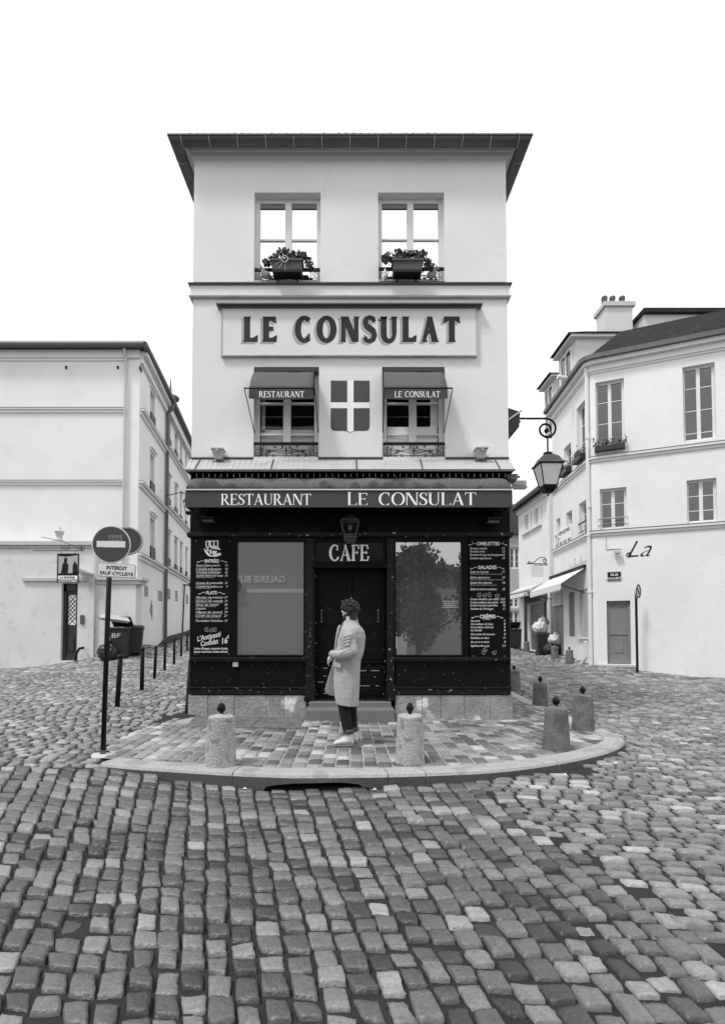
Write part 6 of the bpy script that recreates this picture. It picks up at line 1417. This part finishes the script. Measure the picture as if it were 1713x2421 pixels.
for i, (x0, x1, yt, lbl) in enumerate(((1222, 1262, 1398, 'low white folded awning over the roller shutter in the right street'), (1222, 1275, 1388, 'long pale folded awning at the roof edge of the shuttered shop'))):
    u0_ = H2.hit(x0+6, 1400)[0]; u1_ = H2.hit(x1+8, 1400)[0]; z_ = H2.hit(1260, yt)[1]-i*0+.1; t = thing('folded_awning', lbl, 'awning', H2(u0_, z_)); m = M(); m.loft([[H2(u, z_, .05), H2(u, z_-.25, .75-i*.2), H2(u, z_-.42, .75-i*.2), H2(u, z_-.3, .05)] for u in (max(u0_, 0), u1_)]); m.build('cloth', 'trim_white' if i == 0 else 'plaster_grey', t); m = M(); m.tube([H2(max(u0_, 0), z_-.4, .7), H2(u1_, z_-.4, .7)], .03, 5); m.build('front_bar', 'iron', t)
# hanging blank board on scrolled bracket
p = at(1270, 1351, 25.2); t = thing('blank_hanging_sign', 'blank pale hanging board under a scrolled bracket in the right street', 'sign', tuple(p)); s_ = 25.2/F
m = M(); m.box(-14*s_, 14*s_, -.02, .02, -13*s_, 13*s_); m.build('board', 'plaster_grey', t, loc=(0, 0, 0), bevel=.01)
m = M(); m.tube([(-26*s_, 0, 18*s_), (24*s_, 0, 18*s_)], .022, 5); m.tube([(-6*s_, 0, 15*s_), (24*s_, 0, 15*s_)], .018, 5)
for x in (-7, 8): m.tube([(x*s_, 0, 17*s_), (x*s_, 0, 13*s_)], .012, 4)
m.tube([(x*s_, 0, z*s_) for x, z in spiral(16, 25, 6, 1, -1.5, 1.4)], .018, 5); m.tube([(x*s_, 0, z*s_) for x, z in spiral(-19, 22, 3.5, 1, -1.5, -1.3)], .015, 5); m.tube([(x*s_, 0, z*s_) for x, z in ((-17, 19), (-8, 22), (0, 29), (8, 34), (17, 33), (22, 26))], .018, 5); m.build('bracket', 'iron', t, loc=(0, 0, 0))
# house closing the right street
YB = 38; h3 = thing('end_house', 'grey house with dark slate roof closing the far end of the right street', 'house', (11, YB, 1)); F3 = Frame(0, YB, 1, 0)
zr0 = F3.hit(1220, 1264)[1]; zr1 = F3.hit(1220, 1168)[1]
def wp3(x0, x1, yt, yb): a, z1 = F3.hit(x0, yt); b, z0 = F3.hit(x1, yb); return (a, b, z0, z1)
W3 = [wp3(1204, 1228.5, 1294, 1345), wp3(1203, 1227, 1405, 1437), wp3(1203, 1227, 1444, 1500)]
m = M(); wall(m, F3, 6, 17, -.5, zr0, W3, .2); m.fbox(F3, 6, 17, -.5, zr0, -6, -5); m.build('wall', 'brick_far', h3)
for w_ in W3: window(F3, *w_, .15, h3, 'glass_dim', 'trim_white', fw=.1)
m = M(); m.loft([[F3(u, zr0, .3), F3(u, zr1, -3), F3(u, zr0, -6)] for u in (5.7, 17.3)]); m.build('roof', 'shutter_grey' if 0 else 'slate', h3)
# rubbish in the right street
bin_(gp(1281, 1549, 25.6), -.1, 'dark wheelie bin overflowing with rubbish in the right street', 0, 'bins in the right street', .98)
bin_(gp(1214, 1520, 31), -.1, 'dark wheelie bin half hidden behind the right edge of the cafe', 1, 'bins in the right street', 1.1)
b0 = gp(1281, 1549, 25.6)
bag((b0[0]-.08, b0[1], b0[2]+1.05), .36, 'white rubbish bag on top of the dark bin in the right street', 'bag_white', 'rubbish bags in the right street', 2); bag((b0[0]+.12, b0[1]+.12, b0[2]+1.40), .26, 'grey carton bundle topmost on the rubbish of the right street', 'cardboard', 'rubbish bags in the right street', 8)
bag(gp(1303, 1552, 25.0), .36, 'black rubbish bag on the ground beside the dark bin in the right street', 'bag_black', 'rubbish bags in the right street', 3)
b1 = gp(1313, 1552, 25.1); bag((b1[0]-.02, b1[1], b1[2]+.45), .33, 'white rubbish bag lying on the black bag in the right street', 'bag_white', 'rubbish bags in the right street', 4); bag((b1[0]+.05, b1[1], b1[2]), .34, 'black rubbish bag under the white one beside the grey door', 'bag_black', 'rubbish bags in the right street', 9)
# litter in the gutter
for i, (px, py, s_, l_) in enumerate(((1455, 1805, .03, 'scrap of white paper in the gutter at the right end of the kerb'), (1335, 1834, .02, 'scrap of white paper in the gutter below the kerb joint'), (577, 1867, .025, 'scrap of white paper left of the kerb drain'), (884, 1868, .025, 'scrap of white paper right of the kerb drain'))):
    p = gnd(px, py, -.15); z = rz(p.x, p.y)+.012; m = M(); m.add([(p.x-s_, p.y, z), (p.x, p.y-s_*.5, z+.012), (p.x+s_, p.y, z+.003), (p.x+.01, p.y+s_*.6, z+.02), (p.x-s_*.5, p.y+s_*.4, z+.004)], [(0, 1, 3), (1, 2, 3), (0, 3, 4)]); tag(m.build('paper_scrap', 'chalk'), l_, 'litter', 'scraps of paper along the kerb')

# ------------------------------------------------------------ what stands behind the viewer and shows in the glass
FG = Frame(0, -6, -1, 0); g = thing('gallery_building', 'pale gallery building behind the viewer, reflected in the left shop window', 'building', (-6, -6, 0))
m = M(); m.box(-14, 1.75, -12, -6, -.5, 9.5); m.build('wall', 'wall_far', g)
m = M(); m.box(-13.5, 1.5, -6.05, -5.99, 3.25, 3.42); m.build('ledge', 'trim_white', g); m = M(); put_text(m, 'GALERIE BUT', FG, 2.95, 3.72, .30, 5.2, .02, th=.02, bold=.02, fit=True); m.build('lettering', 'letter_white', g)
def tree(x, y, h, r, label, seed):
    q = np.random.default_rng(seed); t = thing('street_tree', label, 'tree', (x, y, -.15), 0, 'trees behind the viewer')
    m = M(); m.tube([(0, 0, 0), (.05, 0, h*.35), (0, .1, h*.7)], [.16, .12, .05], 8)
    for _ in range(7): a = q.uniform(0, 6.28); m.tube([(0, 0, h*.35), (r*.4*math.cos(a), r*.4*math.sin(a), h*.55), (r*.8*math.cos(a), r*.8*math.sin(a), h*.8)], [.07, .04, .015], 5)
    m.build('trunk', 'bark', t, loc=(0, 0, 0))
    c = q.normal(0, 1, (95, 3)); c /= np.linalg.norm(c, axis=1)[:, None]; c *= q.uniform(.25, 1, (95, 1))**.5*np.array([r, r, h*.42]); c[:, 2] += h*.56
    m = M()
    for cc in c:
        for _ in range(80):
            p = cc+q.normal(0, .2, 3); a = q.normal(0, 1, 3); a /= np.linalg.norm(a); b = q.normal(0, 1, 3); b /= np.linalg.norm(b); s_ = .10
            m.add([tuple(p+a*s_), tuple(p+b*s_), tuple(p-a*s_), tuple(p-b*s_)], [(0, 1, 2, 3)])
    m.build('crown', 'leaf', t, loc=(0, 0, 0))
tree(3.0, -5.3, 5.9, 1.35, 'dense tree behind the viewer reflected in the right shop window', 1); tree(6.2, -6.5, 6.4, 1.2, 'taller tree behind the viewer at the edge of the right shop window reflection', 2)
h4 = thing('rear_house', 'pale narrow house behind the viewer seen between the reflected trees', 'house', (6, -16, 0)); m = M(); m.box(3.5, 12, -22, -15, -.5, 4.4); m.build('wall', 'wall_far', h4); m = M(); m.loft([[(x, -14.7, 4.4), (x, -18.5, 6.0), (x, -22.3, 4.4)] for x in (3.3, 12.2)]); m.build('roof', 'slate', h4)
# ------------------------------------------------------------ person
def person():
    YP = 6.93; s = 184.6*5.74; x0 = at(720+600/5.74, 1750, YP).x
    t = thing('person', 'person in a long grey wool coat, dark trousers and pale shoes facing the cafe door', 'person', (x0, YP, pav(x0)+.004))
    # body: one continuous surface
    m = M()
    def cap(pts, rs, n=10): m.tube(pts, rs, n); [m.ball(p, r, n, 6) for p, r in zip(pts, rs)]
    m.loft([[(cx+rx*math.cos(a), ry*math.sin(a), z) for a in [2*math.pi*k/16 for k in range(16)]] for z, cx, rx, ry in
            ((.84, -.0, .09, .14), (.95, 0, .12, .165), (1.1, .01, .105, .145), (1.25, .02, .12, .17), (1.38, .03, .12, .165), (1.46, .03, .085, .12), (1.5, .02, .06, .07))])
    cap([(.02, 0, 1.46), (.005, 0, 1.57), (0, 0, 1.62)], [.06, .055, .055])
    hz = 1.685; ph = R_(-38); ch_, sh_ = math.cos(ph), math.sin(ph)
    def hd(x, y, z): return (x*ch_-y*sh_+.005, x*sh_+y*ch_, z-.10*x)       # head turned towards the shop and tipped up
    def hb(c, r): m.ball(hd(*c), r, 14, 10)
    hb((.012, 0, hz+.03), (.088, .088, .098)); hb((-.035, 0, hz-.035), (.058, .058, .072)); hb((-.085, 0, hz-.055), (.022, .022, .020))
    m.tube([hd(-.088, 0, hz+.03), hd(-.118, 0, hz-.010), hd(-.095, 0, hz-.018)], [.009, .015, .012], 8); hb((-.092, 0, hz-.038), (.014, .018, .006)); hb((-.090, 0, hz-.048), (.012, .016, .006))
    for sy in (-1, 1): hb((-.080, sy*.032, hz+.022), (.012, .012, .009)); hb((-.084, sy*.032, hz+.038), (.012, .014, .005)); hb((.012, sy*.083, hz-.005), (.016, .012, .030))
    for sy, kx in ((-1, 0), (1, .03)):
        cap([(-.055+kx*3.1, sy*.085, .86), (-.035+kx*3, sy*.085, .50), (.0+kx*2.0, sy*.085, .14)], [.058, .044, .034])
        fx = .0+kx*2; m.ball((fx-.06, sy*.09, .055), (.12, .04, .035)); m.ball((fx+.01, sy*.09, .05), (.05, .038, .045))
    # arms; near arm bent with hand at the coat front
    cap([(.03, -.15, 1.38), (.055, -.225, 1.17), (-.07, -.20, 1.13), (-.20, -.135, 1.135)], [.045, .040, .034, .026])
    cap([(.03, .15, 1.38), (.07, .215, 1.17), (-.03, .20, .98), (-.08, .17, .90)], [.055, .042, .034, .026])
    def hand(p, d, side, curl):
        p = Vector(p); d = Vector(d).normalized(); dn = Vector((0, 0, -1)); sd = d.cross(Vector((0, 0, 1))).normalized()*side
        m.tube([p, p+d*.045, p+d*.085], [.024, .032, .028], 10); m.ball(p+d*.045, (.036, .022, .034))
        for j, (off, L_) in enumerate(((.024, .068), (.008, .076), (-.008, .072), (-.023, .058))):
            b = p+d*.082+Vector((0, 0, 1))*off; c1 = b+d*L_*.40+sd*curl*.006; c2 = c1+d*L_*.28+sd*curl*.020+dn*.004; c3 = c2+d*L_*.1+sd*curl*.024+dn*.008
            m.tube([b-d*.02, b, c1, c2, c3], [.010, .0095, .009, .008, .0065], 8)
        b = p+d*.03+Vector((0, 0, 1))*.028; m.tube([b, b+d*.03+Vector((0, 0, .018)), b+d*.055+Vector((0, 0, .02))+sd*.012], [.013, .011, .008], 8)
    hand((-.205, -.132, 1.13), (-.55, .35, -.75), 1, 1.0); hand((-.085, .168, .895), (-.2, -.05, -1), 1, .6)
    remeshed(m, 'body', 'skin', t, .0055, 1)
    # coat: torso, skirt, sleeves and collar in one shell
    m = M(); N = 32
    sec = [(.505, -.165, .112, .205), (.60, -.185, .118, .205), (.75, -.195, .132, .198), (.93, -.198, .140, .188), (1.05, -.188, .150, .180), (1.14, -.185, .178, .182), (1.25, -.17, .203, .195), (1.36, -.152, .212, .205), (1.43, -.13, .200, .205), (1.475, -.118, .172, .190), (1.515, -.098, .135, .135), (1.55, -.075, .115, .095), (1.60, -.035, .108, .080), (1.628, -.012, .105, .074)]
    rings = []
    for z, xa, xb, hy in sec:
        cx, rx = (xa+xb)/2, (xb-xa)/2; fold = .010*max(0, (1.0-z))*2
        rings.append([(cx+(rx+fold*math.sin(5*a+z*3))*math.copysign(abs(math.cos(a))**.85, math.cos(a)), (hy+fold*math.sin(4*a+1))*math.copysign(abs(math.sin(a))**.9, math.sin(a)), z+(.0 if z > .52 else .02*math.cos(a)*-1)) for a in [2*math.pi*k/N for k in range(N)]])
    m.loft(rings)
    # near sleeve
    def sl(pts, rs): m.tube(pts, rs, 12); [m.ball(p, r*.99, 12, 8) for p, r in zip(pts, rs)]
    sl([(.0, -.160, 1.41), (.015, -.235, 1.30), (.045, -.262, 1.19)], [.074, .074, .068]); sl([(.045, -.262, 1.185), (-.04, -.240, 1.15), (-.13, -.185, 1.14), (-.20, -.150, 1.145)], [.070, .064, .058, .054])
    for k in range(7):   # gathered folds at the elbow
        a = k/6; p = (.03-.12*a, -.275+.03*a, 1.235-.07*a); m.tube([(p[0]+.045, p[1]+.03, p[2]+.045), (p[0], p[1]-.028, p[2]), (p[0]-.03, p[1]+.02, p[2]-.055)], [.014, .021, .011], 6)
    for k in range(4): z = 1.27+k*.038; m.tube([(-.065, -.25, z-.02), (.0, -.312, z), (.085, -.25, z+.03)], [.010, .019, .009], 6)
    sl([(.03, .165, 1.405), (.07, .23, 1.28), (.085, .235, 1.18)], [.076, .068, .062]); sl([(.085, .235, 1.18), (.0, .215, 1.02), (-.06, .185, .93)], [.060, .052, .047])
    coat = remeshed(m, 'coat', 'coat', t, .0062, 1, disp=[(.015, .12), (.004, .035)])
    m = M(); m.smooth = True; m.lathe([(.058, 1.49), (.062, 1.52), (.060, 1.56), (.056, 1.59), (.050, 1.60)], (-.020, 0, 0), 18); m.build('sweater_collar', 'trousers', t, loc=(0, 0, 0))
    # far front panel flaring open, lapel, collar, pocket flap
    def slab(name, rings, mt, par): m = M(); m.smooth = True; m.loft(rings); o = m.build(name, mt, par, loc=(0, 0, 0)); o.modifiers.new('s', 'SUBSURF').levels = 1; o.modifiers['s'].render_levels = 2; return o
    rr = []
    for z, xf, y in ((1.12, -.19, .06), (1.0, -.215, .07), (.84, -.275, .09), (.72, -.31, .10), (.615, -.335, .11)):
        rr.append([(-.08, y+.04, z-.06 if z < .7 else z), (xf, y-.02, z), (xf-.004, y, z), (-.08, y+.056, z-.06 if z < .7 else z)])
    slab('far_front_panel', rr, 'coat', coat)
    rr = [[(x-.004, y-.006, z), (x+.025, y-.03, z), (x+.030, y-.02, z), (x+.004, y+.012, z)] for x, y, z in ((-.195, -.02, 1.18), (-.178, -.02, 1.30), (-.163, -.015, 1.42), (-.146, -.01, 1.49), (-.125, -.0, 1.52))]
    slab('lapel', rr, 'coat', coat)
    m = M(); m.tube([(-.166, -.060, 1.16), (-.158, -.085, 1.27), (-.138, -.098, 1.38), (-.108, -.100, 1.47), (-.078, -.07, 1.54)], [.005, .012, .014, .013, .006], 6); m.build('lapel_fold_shade', 'coat_fold_shade', coat, loc=(0, 0, 0))  # dark tube stands in for the shade in the crease behind the lapel
    for zc, rx, ry, hh in ((1.60, .100, .088, .075),):
        m = M(); m.smooth = True; K = 20; o_, i_ = [], []
        for k in range(K+1):
            a = R_(-150)+R_(300)*k/K; o_.append((a,)); 
        vs = []; 
        for k in range(K+1):
            a = R_(-118)+R_(236)*k/K
            for (rr_, z) in ((1.12, 1.52), (1.06, 1.565), (.93, 1.655+.0*k), (.86, 1.65), (.95, 1.56), (1.0, 1.52)): vs.append((.012+rx*rr_*math.cos(a), ry*rr_*math.sin(a), z-.03*(1-math.cos(a))*.5*1.6))
        m.add(vs, [(k*6+j, k*6+(j+1) % 6, (k+1)*6+(j+1) % 6, (k+1)*6+j) for k in range(K) for j in range(6)]+[tuple(range(6)), tuple(K*6+j for j in range(6))]); o = m.build('collar', 'coat', coat, loc=(0, 0, 0))
    m = M(); m.loft([[(-.195, -.155, 1.055), (-.10, -.196, 1.04), (-.10, -.206, 1.04), (-.195, -.165, 1.055)], [(-.19, -.158, 1.0), (-.105, -.2, .975), (-.105, -.212, .975), (-.19, -.17, 1.0)]]); m.build('pocket_flap', 'coat', coat, loc=(0, 0, 0), bevel=.003)
    # trousers with turned up cuffs
    m = M()
    for sy, kx in ((-1, 0), (1, .03)):
        pts = [(-.07+kx*3.0, sy*.085, .80), (-.068+kx*2.9, sy*.085, .55), (-.045+kx*2.6, sy*.086, .38), (-.018+kx*2.1, sy*.088, .22), (-.012+kx*2, sy*.09, .185)]; m.tube(pts, [.082, .080, .073, .066, .068], 14); m.ball(pts[0], .082)
        for k in range(4): z = .24+k*.035; m.tube([(-.055+kx*2+.0, sy*.085-.045, z+.01), (-.01+kx*2, sy*.085-.066, z), (.03+kx*2, sy*.085-.05, z+.015)], [.005, .009, .004], 6)
    m.ball((-.0, 0, .84), (.11, .145, .08)); remeshed(m, 'trousers', 'trousers', t, .008, 1, disp=[(.012, .08)])
    for sy, kx in ((-1, 0), (1, .03)):
        m = M(); m.smooth = True; m.lathe([(.058, .15), (.066, .152), (.070, .19), (.068, .205), (.060, .208)], (-.008+kx*2, sy*.09, 0), 16); m.build('trouser_cuff', 'denim_cuff', t, loc=(0, 0, 0))
        fx = kx*2-.0; m = M()
        m.tube([(fx-.0, sy*.09, .165), (fx-.0, sy*.09, .10), (fx-.005, sy*.09, .05)], [.052, .055, .055], 14); m.ball((fx-.005, sy*.09, .05), (.06, .044, .045))
        m.loft([[(fx+x, sy*.09+ry*math.cos(a), .012+max(0, rz_*(1+math.sin(a)))) for a in [2*math.pi*k/14 for k in range(14)]] for x, ry, rz_ in ((.058, .025, .03), (.045, .040, .045), (.0, .044, .050), (-.06, .046, .044), (-.11, .049, .034), (-.155, .044, .027), (-.185, .026, .018), (-.195, .008, .008))])
        for k in range(3): m.tube([(fx-.045-k*.022, sy*.09-.03, .085-k*.010), (fx-.04-k*.022, sy*.09, .108-k*.012), (fx-.045-k*.022, sy*.09+.03, .085-k*.010)], .005, 6)
        sh = remeshed(m, 'shoe', 'shoe', t, .005, 1)
        m = M(); m.loft([[(fx+.062, sy*.09-.02, z), (fx+.04, sy*.09-.046, z), (fx-.1, sy*.09-.053, z), (fx-.17, sy*.09-.043, z), (fx-.202, sy*.09, z), (fx-.17, sy*.09+.043, z), (fx-.1, sy*.09+.053, z), (fx+.04, sy*.09+.046, z), (fx+.062, sy*.09+.02, z)] for z in (0, .018)]); m.build('sole', 'sole', sh, loc=(0, 0, 0), bevel=.004)
    # hair: loose curls on top, short dark back and sides; beard line along the jaw
    r = np.random.default_rng(5); m = M(); m.smooth = True
    def hb2(c, rr): m.ball(hd(*c), rr, 16, 12)
    hb2((.020, 0, hz+.040), (.094, .093, .088)); hb2((.040, 0, hz-.015), (.080, .080, .085)); hb2((.050, 0, hz-.075), (.066, .070, .05)); hb2((-.03, 0, hz-.062), (.062, .060, .05))
    remeshed(m, 'hair', 'hair', t, .006, 1, disp=[(.014, .03)]); hair_o = [o for o in t.children if o.name.startswith('hair')][0]
    m = M(); m.smooth = True
    for _ in range(260):
        v = r.normal(0, 1, 3); v[2] = abs(v[2])*1.1-.25; v /= np.linalg.norm(v)
        if v[0] < -.55 and v[2] < .45: continue
        c = np.array([.018, 0, hz+.045])+v*np.array([.096, .092, .094])*r.uniform(.90, 1.10)
        a0 = r.uniform(0, 6.28); e1 = np.cross(v, [0, 0, 1.0])+1e-3; e1 /= np.linalg.norm(e1); e2 = np.cross(v, e1); rad = r.uniform(.012, .022)
        m.tube([hd(*(c+rad*(e1*math.cos(a0+k)+e2*math.sin(a0+k))+v*.006*k)) for k in np.linspace(0, 4.2, 7)], [.005, .008, .009, .009, .008, .006, .002], 5)
    for k in range(6): b0 = np.array([-.055, -.05+k*.018, hz+.115]); m.tube([hd(*b0), hd(*(b0+[-.03, .004, .018])), hd(*(b0+[-.05, .006, .004])), hd(*(b0+[-.052, .0, -.012]))], [.010, .009, .006, .002], 5)
    m.build('curls', 'hair', hair_o, loc=(0, 0, 0))
person()
bpy.context.view_layer.update()
